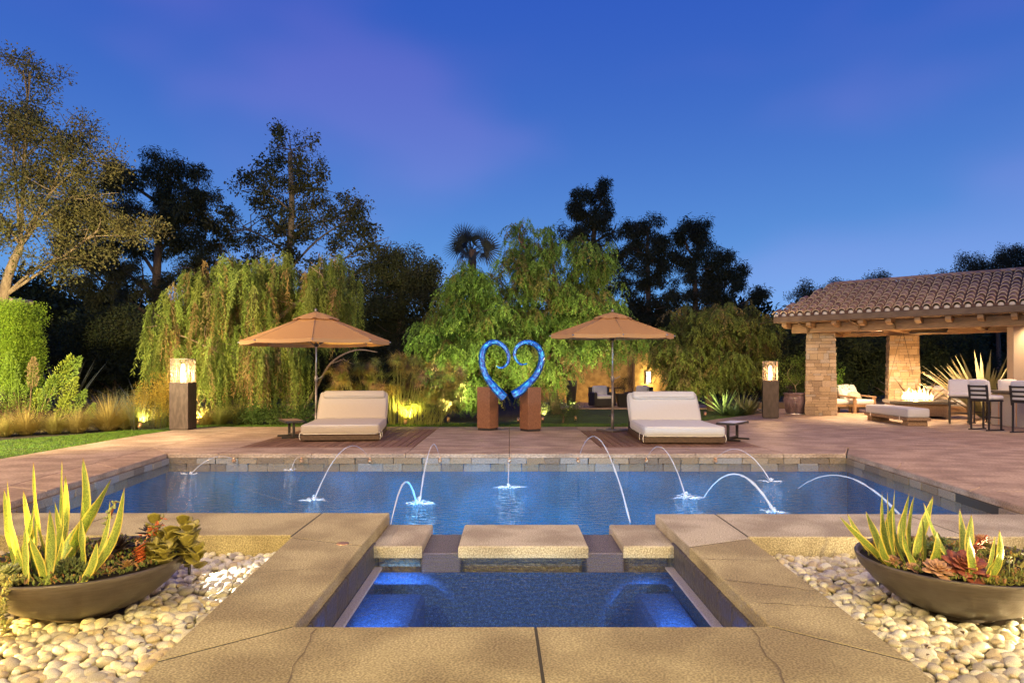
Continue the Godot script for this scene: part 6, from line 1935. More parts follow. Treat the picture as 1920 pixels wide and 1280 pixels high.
# ---------------------------------------------------------------- sculpture
func horn(label: String, pts: Array, widths: Array, p: Vector3, seed_: int) -> void:
	# tapering square-section horn; pts in metres relative to p, x and y
	rng.seed = seed_
	var t := thing("blue_horn", label, "sculpture", p, 0.0, "blue heart sculpture")
	var c := []
	for q in pts:
		c.append(Vector3(q.x, q.y, 0))
	c = curve(c, 7)
	var s := begin()
	var rings := []
	for i in c.size():
		var f := float(i) / (c.size() - 1) * (widths.size() - 1)
		var k := mini(int(f), widths.size() - 2)
		var w: float = lerpf(widths[k], widths[k + 1], f - k) * 0.5
		var d: Vector3 = (c[mini(i + 1, c.size() - 1)] - c[maxi(i - 1, 0)]).normalized()
		var sd := Vector3(-d.y, d.x, 0)
		var dep := w * 0.8
		rings.append([c[i] - sd * w, c[i] - sd * w * 0.55 + Vector3(0, 0, dep), c[i] + sd * w * 0.55 + Vector3(0, 0, dep), c[i] + sd * w, c[i] + sd * w * 0.55 - Vector3(0, 0, dep), c[i] - sd * w * 0.55 - Vector3(0, 0, dep)])
	for i in rings.size() - 1:
		for k in 6:
			var l := (k + 1) % 6
			var mid: Vector3 = (c[i] + c[i + 1]) * 0.5
			oquad(s, rings[i][k], rings[i][l], rings[i + 1][l], rings[i + 1][k], mid)
	for e in [0, rings.size() - 1]:
		for k in range(1, 5):
			otri(s, rings[e][0], rings[e][k], rings[e][k + 1], c[clampi(e, 1, c.size() - 2)])
	put(t, "horn_body", done(s), M.blue_steel)
	put(t, "end_plate", box_mesh(Vector3(widths[0] * 0.5, 0.012, widths[0] * 0.4), 0.002), M.blue_steel, aimed(c[0] - (c[1] - c[0]).normalized() * 0.004, c[1] - c[0]))


func build_sculpture() -> void:
	var d := 16.0
	var sc := 1280.0 / d
	var left := [[946, 746], [936, 736], [925, 724], [911, 704], [903.5, 680], [905.5, 658], [916, 644.5], [930, 641.5], [944, 649], [952.5, 663], [953, 677], [946.5, 687], [937, 689.5], [930.8, 686]]
	var right := [[962, 741], [974, 734], [986, 723.5], [1002, 707.5], [1012.5, 688], [1016, 668], [1010, 652], [996, 642.5], [981, 642.5], [969, 651], [964.5, 664], [968.5, 675.5], [977, 683], [988, 681.5]]
	var wl := [15.0, 15.0, 13.0, 10.5, 10.5, 10.5, 9.5, 8.5, 7.5, 6.5, 5.5, 4.5, 3.5, 2.2]
	var horns := [[left, "blue horn with swirled metallic finish forming the left half of the heart", -0.36], [right, "blue horn with swirled metallic finish forming the right half of the heart", 0.36]]
	for h in horns:
		var pts := []
		for q in h[0]:
			pts.append(Vector2((q[0] - 955.0) / sc - h[2], (697.0 - q[1]) / sc + 1.4 - 1.03))
		horn(h[1], pts, wl.map(func(x): return x * 1.12 / sc), Vector3(h[2], 1.03, -15.99), 540)
	for a in [[-0.52, 16.45, -34.0, "rust-brown steel pedestal under the left half of the blue heart", -0.36], [0.50, 16.2, -58.0, "rust-brown steel pedestal under the right half of the blue heart", 0.36]]:
		var t := thing("steel_pedestal", a[3], "pedestal", W(a[0], a[1]), a[2], "heart sculpture pedestals")
		put(t, "body", box_mesh(Vector3(0.37, 0.985, 0.37), 0.005), M.corten, at(Vector3(0, 0.545, 0)))
		put(t, "plinth", box_mesh(Vector3(0.345, 0.05, 0.345), 0.003), M.dark_metal, at(Vector3(0, 0.0255, 0)))


# ---------------------------------------------------------------- fountains
func jet(label: String, a: Vector3, b: Vector3, rise: float, r0: float, r1: float, seed_: int, splash := 1.0) -> void:
	# laminar stream from a to b along a parabola
	rng.seed = seed_
	var t := thing("water_jet", label, "water jet", a, 0.0, "fountain jets in the pool")
	var d := b - a
	var pts := []
	var rad := []
	var n := 26
	for i in n + 1:
		var f := float(i) / n
		pts.append(d * f + Vector3(0, 4.0 * rise * f * (1.0 - f), 0) + Vector3(rr(-0.002, 0.002), rr(-0.002, 0.002), 0))
		rad.append(lerpf(r0 * 0.7, r1 * 1.1, f) * rr(0.55, 1.0))
	put(t, "stream", tube_mesh(pts, rad, 6), M.jet)
	if splash > 0.0:
		var s := begin()
		for i in int(60 * splash):
			var e := rr(0, TAU)
			var q := pow(rng.randf(), 1.7)
			var pos := d + Vector3(cos(e) * q * 0.13 * splash, 0.003 + (1.0 - q) * rr(0.0, 0.07) * splash, sin(e) * q * 0.10 * splash)
			cbox(s, Vector3(rr(0.006, 0.03), rr(0.004, 0.012), rr(0.006, 0.022)), 0.002, at(pos, rr(0, 180)))
		for i in int(9 * splash):
			var e := rr(0, TAU)
			var dir := Vector3(cos(e), 0, sin(e) * 0.7)
			var pos := d + Vector3(0, 0.004, 0)
			tube(s, [pos + dir * rr(0.02, 0.08), pos + dir * rr(0.1, 0.16) + Vector3(0, 0.012, 0), pos + dir * rr(0.14, 0.30) * splash + Vector3(0, 0.003, 0)], [0.004, 0.007, 0.001], 4, false)
		put(t, "splash", done(s), M.foam).set_meta("kind", "stuff")


func build_fountains() -> void:
	# copper spouts in the far wall
	var spouts := [-4.72, -3.56, -2.39, -1.19, 0.0, 1.18, 2.35, 3.53]
	var where := ["far left, by the stone corner", "second from the left", "below the tan lounger", "left of the centre joint", "on the centre joint", "right of the centre joint", "below the white lounger", "far right"]
	for i in spouts.size():
		var t := thing("copper_spout", "small copper fountain spout in the far pool wall, %s" % where[i], "spout", Vector3(spouts[i], -0.125, -11.69), 0.0, "copper fountain spouts")
		put(t, "spout_body", box_mesh(Vector3(0.055, 0.055, 0.05), 0.012), M.copper, at(Vector3(0, 0, 0.0)))
		put(t, "spout_lip", lathe_mesh([Vector2(0.012, 0), Vector2(0.018, 0.01), Vector2(0.014, 0.03), Vector2(0.010, 0.03)], 10), M.copper, at(Vector3(0, 0.028, 0.01)))
	var wy := WATER
	var land := func(px: float, py: float) -> Vector3:
		var s := (py - 697.0) / (1.4 - wy)
		return Vector3((px - 955.0) / s, wy, -1280.0 / s)
	var o := func(i: int) -> Vector3: return Vector3(spouts[i], -0.09, -11.67)
	jet("short water jet falling into the lantern's reflection", o.call(0), land.call(357, 889), 0.14, 0.006, 0.008, 550, 0.5)
	jet("short water jet second from the left, below the tan lounger", o.call(1), land.call(545, 882), 0.10, 0.005, 0.007, 551, 0.4)
	jet("faint water jet arching forward from below the tan lounger", o.call(2), land.call(588, 938), 0.42, 0.005, 0.010, 552, 0.9)
	jet("water jet dropping behind the near arched jet", o.call(3), land.call(786, 944), 0.45, 0.006, 0.012, 553, 1.2)
	jet("straight narrow water jet in the middle of the pool", o.call(4), land.call(953, 915), 0.16, 0.006, 0.010, 554, 1.0)
	jet("long water jet falling close to the stepping stones", o.call(5), land.call(1182, 979), 0.62, 0.006, 0.013, 555, 0.0)
	jet("water jet below the white lounger", o.call(6), land.call(1287, 934), 0.40, 0.006, 0.012, 556, 1.2)
	jet("water jet nearest the bright reflection", o.call(7), land.call(1446, 903), 0.30, 0.006, 0.011, 557, 0.8)
	jet("thick arched water jet rising beside the left stepping stone", W(-1.17, 6.66, -0.15), land.call(781, 944), 0.36, 0.011, 0.016, 558, 0.0)
	jet("wide arched water jet right of the pool centre", W(2.42, 8.5, -0.17), land.call(1452, 960), 0.36, 0.010, 0.02, 559, 0.7)
	jet("low arched water jet toward the right-hand planter", W(3.9, 9.2, -0.17), land.call(1690, 968), 0.30, 0.010, 0.014, 560, 0.0)


# ---------------------------------------------------------------- pebble beds
func pebble_mesh() -> ArrayMesh:
	var s := begin(true)
	var segs := 8
	var rows := 5
	var ax := rr(0.82, 1.18)
	var egg := rr(-0.16, 0.16)
	var g := []
	for i in rows + 1:
		var th := PI * i / rows
		var row := []
		for k in segs:
			var a := TAU * k / segs
			var x := sin(th) * cos(a)
			var z := sin(th) * sin(a)
			row.append(Vector3(x * 0.5 * ax * (1.0 + egg * z), cos(th) * 0.5 * (1.0 + egg * x), z * 0.5 * (1.0 + egg * x)))
		g.append(row)
	for i in rows:
		for k in segs:
			var l := (k + 1) % segs
			if i > 0:
				otri(s, g[i][k], g[i][l], g[i + 1][l], Vector3.ZERO)
			if i < rows - 1:
				otri(s, g[i][k], g[i + 1][l], g[i + 1][k], Vector3.ZERO)
	return done(s)


func build_pebbles() -> void:
	rng.seed = 600
	var meshes := []
	for k in 8:
		meshes.append(pebble_mesh())
	for side in [-1, 1]:
		var bed := structure("pebble_bed")
		var base := [Vector2(-5.4, 1.6), Vector2(-1.45, 1.6), Vector2(-1.8, 5.95), Vector2(-5.4, 5.95)] if side < 0 else [Vector2(1.7, 1.6), Vector2(5.5, 1.6), Vector2(5.5, 5.9), Vector2(1.95, 5.9)]
		put(bed, "gravel_base", sheet(base, -0.215), M.mortar)
		var all := []
		for layer in 2:
			var step := 0.066 if layer == 1 else 0.075
			var d := 2.7
			while d < 5.84:
				var x := -4.9 if side < 0 else 1.6
				while x < (-1.5 if side < 0 else 5.0):
					var px := x + rr(-0.03, 0.03)
					var pd := d + rr(-0.03, 0.03)
					var edge := lerpf(-1.62, -1.855, (pd - 2.3) / 3.5) - 0.02 if side < 0 else lerpf(1.88, 2.03, (pd - 2.3) / 3.5) + 0.02
					var inside := px < edge if side < 0 else px > edge
					var bowl := Vector2(px - (-2.8 if side < 0 else 2.97), pd - 4.5).length()
					if inside and bowl > 0.30 and absf(px) < pd * 0.80 + 0.25 and pd < (5.83 if side < 0 else 5.77):
						all.append([px, pd, layer])
					x += step
				d += step
		# largest in view first: the nearest of the upper layer
		all.sort_custom(func(p, q): return p[1] - p[2] * 100.0 < q[1] - q[2] * 100.0)
		var shown := 0
		var rest := []
		for k in 8:
			rest.append([[], []])
		for q in all:
			var big := rr(0.052, 0.092) + pow(rng.randf(), 3.0) * 0.05
			var b := Basis(Vector3.UP, rr(0, TAU)) * Basis(Vector3.RIGHT, rr(-0.35, 0.35)) * Basis(Vector3(0, 0, 1), rr(-0.35, 0.35))
			b = b.scaled_local(Vector3(big, big * rr(0.46, 0.66), big * rr(0.62, 0.85)))
			var xf := Transform3D(b, W(q[0], q[1], (-0.168 if q[2] == 1 else -0.196) + rr(-0.012, 0.014)))
			var v := rng.randi() % 8
			var in_view: bool = absf(q[0]) < q[1] * 0.75 and q[1] > 3.25
			if q[2] == 1 and in_view and shown < 300:
				put(bed, "pebble", meshes[v], M["pebble%d" % (rng.randi() % 5)], xf)
				shown += 1
			else:
				rest[v][0].append(xf)
				var c: Color = [Color(0.72, 0.66, 0.55), Color(0.78, 0.74, 0.66), Color(0.62, 0.52, 0.38), Color(0.82, 0.80, 0.75), Color(0.50, 0.46, 0.41)][rng.randi() % 5]
				rest[v][1].append(c)
		var pm := mat("pebbles_rest%d" % side, Color(1, 1, 1), 0.42, {"tex": "sand", "scale": 2.2, "vertex": 1})
		for k in 8:
			spread(bed, "far_pebbles", meshes[k], pm, rest[k][0], rest[k][1]).set_meta("kind", "stuff")
		# a few dry leaves caught between the stones
		for k in 9:
			var x: float = rr(1.9, 3.2) * side
			var dd := rr(3.5, 4.3)
			if absf(x) > dd * 0.72 or absf(x) < 1.95:
				continue
			var s := begin()
			leaf_card(s, Vector3.ZERO, Vector3(0, 0.1, 1).normalized(), Vector3(1, 0, 0), rr(0.03, 0.06), rr(0.015, 0.03), 0.3)
			put(bed, "dry_leaf", done(s), M.bark, at(W(x, dd, -0.125), rr(0, 360)))


# ---------------------------------------------------------------- planted bowls
func snake_blade(base: Vector3, tip: Vector3, w: float, turn: float, bow := 0.08) -> ArrayMesh:
	var s := begin(true)
	var n := 14
	var d := tip - base
	var view := Basis(Vector3.UP, turn) * Vector3(0, 0, 1)
	var sag := (d.cross(Vector3.UP).normalized() if absf(d.normalized().y) < 0.995 else Vector3.RIGHT).cross(d.normalized()) * -bow
	var swing := d.cross(view).normalized() * rr(-0.05, 0.05)
	var ph := rr(0, TAU)
	var twist := rr(-0.6, 0.9)
	var g := []
	for i in n + 1:
		var f := float(i) / n
		var p := base + d * f + sag * sin(f * PI) * d.length() + swing * sin(f * PI * 1.3) * d.length()
		var r := Basis(d.normalized(), f * f * twist)
		var side := r * d.cross(view).normalized()
		var ww := w * (0.55 + 0.5 * sin(minf(f * 1.2, 1.0) * PI * 0.62)) * pow(1.0 - pow(f, 2.6), 0.85)
		if i == n:
			ww = 0.002
		var nrm := side.cross(d.normalized())
		var wave := nrm * sin(f * 17.0 + ph) * 0.05 * ww
		g.append([p - side * ww * 0.5 + wave, p + nrm * ww * 0.22, p + side * ww * 0.5 - wave, f])
	for i in n:
		for k in 2:
			var a: Vector3 = g[i][k]
			var b: Vector3 = g[i][k + 1]
			var c: Vector3 = g[i + 1][k + 1]
			var e: Vector3 = g[i + 1][k]
			var u0 := k * 0.5
			var u1 := k * 0.5 + 0.5
			var v0: float = g[i][3]
			var v1: float = g[i + 1][3]
			for q in [[a, u0, v0], [c, u1, v1], [b, u1, v0], [a, u0, v0], [e, u0, v1], [c, u1, v1]]:
				s.set_uv(Vector2(q[1], q[2]))
				s.add_vertex(q[0])
	return done(s)


func snake_plant(label: String, p: Vector3, leaves: Array) -> void:
	# leaves: [base x, base z, tip x, tip y, tip z, width]
	var t := thing("snake_plant", label, "snake plant", p, 0.0, "snake plants in the bowls")
	for l in leaves:
		put(t, "leaf", snake_blade(Vector3(l[0], -0.02, l[1]), Vector3(l[2], l[3], l[4]), l[5], rr(-0.8, 0.8), rr(0.02, 0.09)), M.snake_leaf)


func fleshy(l: float, w: float, th: float, point := 0.75, curl := 0.25) -> ArrayMesh:
	# spoon-shaped succulent leaf along +y, cupped towards +z
	var s := begin(true)
	var n := 5
	var g := []
	for i in n + 1:
		var f := float(i) / n
		var ww := w * 0.5 * pow(sin(minf(f * point + 0.12, 1.0) * PI), 0.6) * (1.0 if i < n else 0.15)
		var row := []
		for k in 6:
			var a := TAU * k / 6.0
			row.append(Vector3(cos(a) * ww, f * l, sin(a) * th * 0.5 * (1.0 - 0.6 * f) + curl * l * f * f))
		g.append(row)
	for i in n:
		for k in 6:
			var j := (k + 1) % 6
			var mid: Vector3 = (g[i][0] + g[i][3] + g[i + 1][0] + g[i + 1][3]) * 0.25
			oquad(s, g[i][k], g[i][j], g[i + 1][j], g[i + 1][k], mid)
	for k in range(1, 5):
		otri(s, g[n][0], g[n][k], g[n][k + 1], Vector3(0, 0, 0))
	return done(s)


func rosette(parent: Node, at_: Vector3, n: int, r: float, leaf: ArrayMesh, m: Material, open := 1.25, tilt := Vector3.ZERO) -> void:
	# spiral of succulent leaves: outer ones lie flat, inner ones stand
	var lean := Basis.from_euler(tilt)
	for i in n:
		var f := float(i) / n
		var a := i * 2.39996
		var e := lerpf(open, 0.12, pow(f, 0.9))
		var b := lean * Basis(Vector3.UP, a) * Basis(Vector3.RIGHT, e)
		put(parent, "leaf", leaf, m, Transform3D(b.scaled_local(Vector3.ONE * lerpf(1.0, 0.38, f) * r), at_ + lean * Vector3(0, 0.25 * r * f, 0)))


func path_light(label: String, p: Vector3, c: Color, e: float) -> void:
	var l := thing("path_light", label, "path light", p, 0.0, "path lights in the pebble beds")
	put(l, "post", tube_mesh([Vector3(0, -0.05, 0), Vector3(0, 0.52, 0)], [0.012, 0.012], 8), M.copper)
	put(l, "hood", lathe_mesh([Vector2(0.09, 0.50), Vector2(0.06, 0.54), Vector2(0.001, 0.57)], 18), M.copper)
	put(l, "lamp_bulb", lathe_mesh([Vector2(0.001, 0.44), Vector2(0.02, 0.45), Vector2(0.02, 0.50), Vector2(0.001, 0.51)], 10), M.garden_lamp)
	omni(l, "glow", Vector3(0, 0.475, 0), c, e, 0.02)


func build_bowls() -> void:
	rng.seed = 620
	var soil := 0.0
	for side in [-1, 1]:
		var p := W(-2.8, 4.5, -0.185) if side < 0 else W(2.97, 4.5, -0.185)
		var t := thing("planter_bowl", "wide dark bowl planter crowded with %s" % ("tall snake plants and trailing sedum" if side < 0 else "red and peach rosettes and snake plants"), "planter", p, 0.0, "planter bowls")
		put(t, "vessel", lathe_mesh([Vector2(0.001, 0), Vector2(0.20, 0), Vector2(0.215, 0.015), Vector2(0.215, 0.03), Vector2(0.30, 0.055), Vector2(0.42, 0.115), Vector2(0.52, 0.195), Vector2(0.578, 0.262), Vector2(0.583, 0.268), Vector2(0.592, 0.276), Vector2(0.615, 0.325), Vector2(0.622, 0.35), Vector2(0.618, 0.358), Vector2(0.604, 0.358), Vector2(0.598, 0.35), Vector2(0.585, 0.30)], 56), M.bowl)
		put(t, "soil", lathe_mesh([Vector2(0.60, 0.315), Vector2(0.4, 0.33), Vector2(0.001, 0.335)], 32), M.pot_soil)
	soil = 0.145
	var big := fleshy(1.0, 0.62, 0.16, 0.72, 0.22)
	var slim := fleshy(1.0, 0.30, 0.14, 0.8, 0.10)
	var round_ := fleshy(1.0, 0.95, 0.10, 0.62, 0.05)
	# ---- left bowl
	var L := W(-2.8, 4.5, soil)
	snake_plant("tallest snake plant, yellow-edged leaves fanning out of the left bowl", L, [
		[-0.05, 0.42, -0.34, 0.58, 0.25, 0.075], [-0.12, 0.30, -0.31, 0.50, 0.12, 0.07], [-0.2, 0.05, -0.34, 0.66, 0.0, 0.05], [-0.06, 0.2, -0.08, 0.69, 0.10, 0.075], [-0.2, -0.05, -0.2, 0.56, -0.1, 0.06],
		[-0.12, 0.0, -0.03, 0.68, -0.05, 0.085], [-0.1, 0.05, 0.15, 0.56, 0.0, 0.085], [-0.02, 0.28, 0.0, 0.45, 0.28, 0.075], [-0.2, 0.2, -0.39, 0.44, -0.1, 0.06], [-0.1, 0.16, 0.04, 0.42, -0.1, 0.08], [-0.28, 0.3, -0.2, 0.46, 0.2, 0.07], [-0.3, 0.2, -0.46, 0.50, 0.1, 0.07]])
	snake_plant("snake plant with pale floodlit leaves at the front of the left bowl", L, [
		[0.06, 0.46, 0.05, 0.43, 0.42, 0.065], [0.22, 0.42, 0.46, 0.54, 0.32, 0.06], [0.20, 0.40, 0.34, 0.40, 0.28, 0.055], [0.24, 0.44, 0.34, 0.24, 0.42, 0.06], [0.16, 0.26, 0.10, 0.34, 0.2, 0.075], [0.02, 0.44, 0.09, 0.50, 0.36, 0.04], [-0.06, 0.46, -0.14, 0.32, 0.36, 0.06], [0.18, 0.2, 0.2, 0.42, 0.05, 0.06], [0.04, 0.45, 0.0, 0.30, 0.5, 0.05]])
	var ro := thing("pale_rosette", "pale green rosette succulent at the left rim of the left bowl", "succulent", L + Vector3(-0.22, 0.02, 0.38), 0.0, "rosette succulents")
	rosette(ro, Vector3.ZERO, 30, 0.11, big, M.succulent_pale, 1.3, Vector3(0.3, 0, 0.2))
	# trailing sedum over the rim
	var tr := thing("trailing_sedum", "yellow-lit trailing sedum spilling over the left bowl's rim", "succulent", L + Vector3(-0.12, 0.02, 0.50))
	var bead := fleshy(1.0, 0.5, 0.4, 0.8, 0.1)
	for k in 15:
		var x := rr(-0.26, 0.10)
		var path := curve([Vector3(x * 0.6, 0.0, -0.05), Vector3(x, 0.03, 0.08), Vector3(x * 1.15, -0.08, 0.16), Vector3(x * 1.25, rr(-0.26, -0.14), 0.15 + rr(-0.02, 0.03))], 4)
		var xs := []
		var cs := []
		for i in path.size():
			for j in 9:
				var d := unit()
				xs.append(aimed(path[i] + unit() * 0.012, d, 0.0).scaled_local(Vector3.ONE * rr(0.020, 0.034)))
				cs.append(tint(Color(0.36, 0.34, 0.13), 0.2))
		spread(tr, "trail", bead, M.straw, xs, cs).set_meta("kind", "stuff")
	var cushion := thing("sedum_cushion", "grey-green cushion of tiny leaves beside the floodlit snake plant", "succulent", L + Vector3(0.08, 0.0, 0.27))
	var xs := []
	var cs := []
	for k in 420:
		var d := unit()
		d.y = absf(d.y)
		xs.append(aimed(d * Vector3(0.11, 0.09, 0.10) * rr(0.8, 1.0), d + unit() * 0.4).scaled_local(Vector3.ONE * rr(0.016, 0.028)))
		cs.append(tint(Color(0.14, 0.17, 0.075), 0.25))
	spread(cushion, "leaves", bead, M.straw, xs, cs).set_meta("kind", "stuff")
	for a in [[Vector3(0.16, 0.05, -0.12), 0.15, "glossy black rosette succulent in the middle of the left bowl"], [Vector3(0.22, 0.08, -0.42), 0.12, "black rosette succulent at the back of the left bowl"], [Vector3(0.12, 0.03, 0.12), 0.10, "small black rosette beside the copper spotlight"]]:
		var bk := thing("black_rosette", a[2], "succulent", L + a[0], 0.0, "black rosette succulents")
		rosette(bk, Vector3.ZERO, 30, a[1], slim, M.succulent_dark, 1.45)
		put(bk, "stem", tube_mesh([Vector3(0, -0.08, 0), Vector3(0, 0.01, 0)], [0.012, 0.014], 6), M.stem_red)
	for a in [[Vector3(0.34, 0.02, 0.32), 0.065, "small orange-tipped rosette nearest the left bowl's rim"], [Vector3(0.28, 0.02, 0.38), 0.055, "tiny orange-tipped rosette beside the floodlit snake plant"], [Vector3(0.40, 0.03, 0.22), 0.07, "orange-tipped rosette under the jade leaves"]]:
		var og := thing("orange_rosette", a[2], "succulent", L + a[0], 0.0, "small orange rosettes")
		rosette(og, Vector3.ZERO, 22, a[1], slim, mat("succulent_amber", Color(0.30, 0.17, 0.06), 0.5) if not M.has("succulent_amber") else M.succulent_amber, 1.25)
	# jade-like round leaves leaning over the right rim
	var jd := thing("round_leaf_kalanchoe", "olive round-leaved succulent leaning over the right rim of the left bowl", "succulent", L + Vector3(0.40, 0.0, -0.05))
	for k in 15:
		var tip := Vector3(rr(-0.12, 0.28), rr(0.06, 0.20), rr(-0.22, 0.16))
		if k > 11:
			tip = Vector3(rr(0.22, 0.36), rr(0.04, 0.10), rr(-0.05, 0.15))
		put(jd, "stem", tube_mesh(curve([Vector3(rr(-0.06, 0.06), -0.02, rr(-0.06, 0.06)), tip * Vector3(0.5, 0.7, 0.5), tip], 4), range(9).map(func(i): return lerpf(0.007, 0.005, i / 8.0)), 5), M.succulent_jade)
		for i in 10:
			var a := i * 2.4 + rr(0, 0.5)
			put(jd, "leaf", round_, M.succulent_jade, Transform3D((Basis(Vector3.UP, a) * Basis(Vector3.RIGHT, rr(0.4, 1.3))).scaled_local(Vector3.ONE * rr(0.06, 0.10)), tip + Vector3(0, 0.01 - 0.012 * i, 0)))
	var cr := thing("orange_crest", "orange ruffled crest succulent with coral bells among the round leaves", "succulent", L + Vector3(0.44, 0.03, 0.10))
	for k in 22:
		var y := k * 0.005
		put(cr, "frill", lathe_mesh([Vector2(0.02, 0.0), Vector2(0.045 + 0.008 * sin(k * 1.9), 0.004), Vector2(0.02, 0.008)], 12), M.flower_orange, Transform3D(Basis(Vector3(0, 0, 1), 0.5 + rr(-0.12, 0.12)), Vector3(-0.02 + rr(-0.006, 0.006), y, rr(-0.006, 0.006)))) if k % 2 == 0 else null
	for k in 46:
		var f := rr(0, 1)
		put(cr, "bell", bead, M.flower_orange if k % 3 else M.succulent_peach, aimed(Vector3(-0.05 + f * 0.10, 0.10 + f * 0.14, -0.03 - f * 0.1) + unit() * 0.028, unit()).scaled_local(Vector3.ONE * 0.022))
	var sp := thing("red_sedum_spike", "slender red-stemmed succulent spike behind the floodlit snake plant", "succulent", L + Vector3(0.20, 0, 0.10))
	put(sp, "stem", tube_mesh(curve([Vector3(0, -0.02, 0), Vector3(-0.01, 0.2, 0), Vector3(0.06, 0.42, 0)], 5), range(11).map(func(i): return 0.008), 5), M.stem_red)
	for k in 40:
		var f := k / 40.0
		put(sp, "leaf", bead, M.succulent_pale, aimed(Vector3(-0.01 + 0.07 * f * f, 0.16 + f * 0.27, 0), unit()).scaled_local(Vector3.ONE * rr(0.025, 0.04)))
	var stake := func(label: String, q: Vector3, dir: Vector3, e: float, c: Color, ang: float) -> void:
		var l := thing("bowl_spotlight", label, "spotlight", q, 0.0, "small copper spotlights")
		var d := dir.normalized()
		put(l, "stake", tube_mesh([Vector3(0, -0.05, 0), Vector3(0, 0.05, 0)], [0.012, 0.012], 8), M.dark_metal)
		var s := begin(true)
		lathe(s, [Vector2(0.001, -0.05), Vector2(0.020, -0.048), Vector2(0.022, 0.0), Vector2(0.026, 0.005), Vector2(0.026, 0.045), Vector2(0.022, 0.045), Vector2(0.02, 0.03)], 14, aimed(Vector3(0, 0.09, 0), d))
		put(l, "housing", done(s), M.copper)
		s = begin(true)
		lathe(s, [Vector2(0.020, 0.030), Vector2(0.001, 0.034)], 14, aimed(Vector3(0, 0.09, 0), d))
		put(l, "lamp_lens", done(s), M.garden_lamp)
		spot(l, "beam", Vector3(0, 0.09, 0) + d * 0.06, Vector3(0, 0.09, 0) + d, c, e, ang, 0.02, 0.7)
	stake.call("copper spotlight standing in the soil of the left bowl", L + Vector3(0.21, 0.0, 0.14), Vector3(-0.55, 0.42, 0.30), 1.6, lin(1.0, 0.84, 0.42), 42.0)
	stake.call("low spotlight tucked behind the left bowl's leaves shining across the pebbles", W(-2.44, 5.2, -0.12), Vector3(0.75, -0.06, 0.05), 1.5, lin(1.0, 0.86, 0.62), 60.0)
	stake.call("spotlight at the near left of the left bowl, outside the picture", W(-3.35, 3.75, -0.06), Vector3(0.9, 0.25, -0.5), 5.5, lin(1.0, 0.66, 0.16), 62.0)
	path_light("hooded path light near the snake plant bowl, outside the picture", W(-3.25, 3.35, -0.15), lin(1.0, 0.60, 0.13), 1.6)
	for a in [[L, "low green stonecrop carpet between the plants of the left bowl", Color(0.13, 0.16, 0.05)], [W(2.97, 4.5, soil), "low mixed stonecrop carpet between the plants of the right bowl", Color(0.16, 0.17, 0.055)]]:
		var g := thing("stonecrop_carpet", a[1], "succulent", a[0], 0.0, "stonecrop carpets")
		var gx := []
		var gc := []
		for k in 1500:
			var e := rr(0, TAU)
			var r := sqrt(rng.randf()) * 0.56
			var bump := 0.02 + 0.03 * (0.5 + 0.5 * sin(cos(e) * r * 21.0) * sin(sin(e) * r * 17.0 + 1.0))
			gx.append(aimed(Vector3(cos(e) * r, bump * rr(0.5, 1.0), sin(e) * r), unit() + Vector3.UP * 1.2).scaled_local(Vector3.ONE * rr(0.014, 0.034)))
			gc.append(tint(a[2] if rng.randf() < 0.75 else Color(0.26, 0.15, 0.07), 0.35))
		spread(g, "leaves", bead, M.straw, gx, gc)
	# ---- right bowl
	var R := W(2.97, 4.5, soil)
	snake_plant("dense snake plant at the left of the right bowl", R, [
		[-0.48, 0.02, -0.80, 0.32, 0.05, 0.05], [-0.46, -0.06, -0.66, 0.28, -0.18, 0.05], [-0.44, -0.12, -0.50, 0.30, -0.2, 0.06], [-0.46, 0.06, -0.53, 0.47, 0.02, 0.075], [-0.42, 0.0, -0.47, 0.47, 0.0, 0.06], [-0.38, -0.1, -0.38, 0.36, -0.12, 0.075], [-0.40, 0.10, -0.50, 0.50, 0.12, 0.07], [-0.30, -0.14, -0.20, 0.42, -0.25, 0.07], [-0.32, 0.0, -0.30, 0.45, 0.0, 0.08], [-0.28, -0.04, -0.12, 0.42, -0.1, 0.075], [-0.32, 0.14, -0.30, 0.32, 0.1, 0.065], [-0.34, 0.22, -0.30, 0.27, 0.24, 0.07], [-0.38, 0.20, -0.50, 0.33, 0.2, 0.07], [-0.36, 0.2, -0.28, 0.16, 0.22, 0.05], [-0.48, 0.1, -0.6, 0.2, 0.12, 0.055]])
	snake_plant("sparse snake plant with twisted floodlit leaves at the right of the right bowl", R, [
		[-0.20, 0.36, -0.32, 0.42, 0.14, 0.055], [-0.14, 0.2, 0.02, 0.35, 0.0, 0.06], [-0.10, 0.28, 0.0, 0.34, 0.1, 0.065], [-0.18, 0.42, -0.22, 0.28, 0.42, 0.07], [-0.12, 0.42, -0.06, 0.32, 0.46, 0.055], [-0.12, 0.38, 0.04, 0.24, 0.28, 0.04], [-0.14, 0.44, -0.14, 0.12, 0.5, 0.06], [-0.16, 0.40, -0.06, 0.2, 0.46, 0.06]])
	for a in [[Vector3(-0.50, 0.03, 0.10), 0.06, "small peach rosette at the left rim of the right bowl"], [Vector3(-0.44, 0.02, 0.22), 0.055, "knobbly peach rosette beside the larger peach one"], [Vector3(-0.36, 0.03, 0.34), 0.11, "larger peach rosette at the front rim of the right bowl"]]:
		var pe := thing("peach_rosette", a[2], "succulent", R + a[0], 0.0, "peach rosettes")
		rosette(pe, Vector3.ZERO, 30, a[1], big, M.succulent_peach, 1.2, Vector3(0.35, 0, 0))
	var red := thing("red_rosette", "large wine-red echeveria rosette at the front of the right bowl", "succulent", R + Vector3(-0.20, 0.04, 0.34))
	rosette(red, Vector3.ZERO, 30, 0.165, big, M.succulent_red, 1.25, Vector3(0.4, 0, 0))
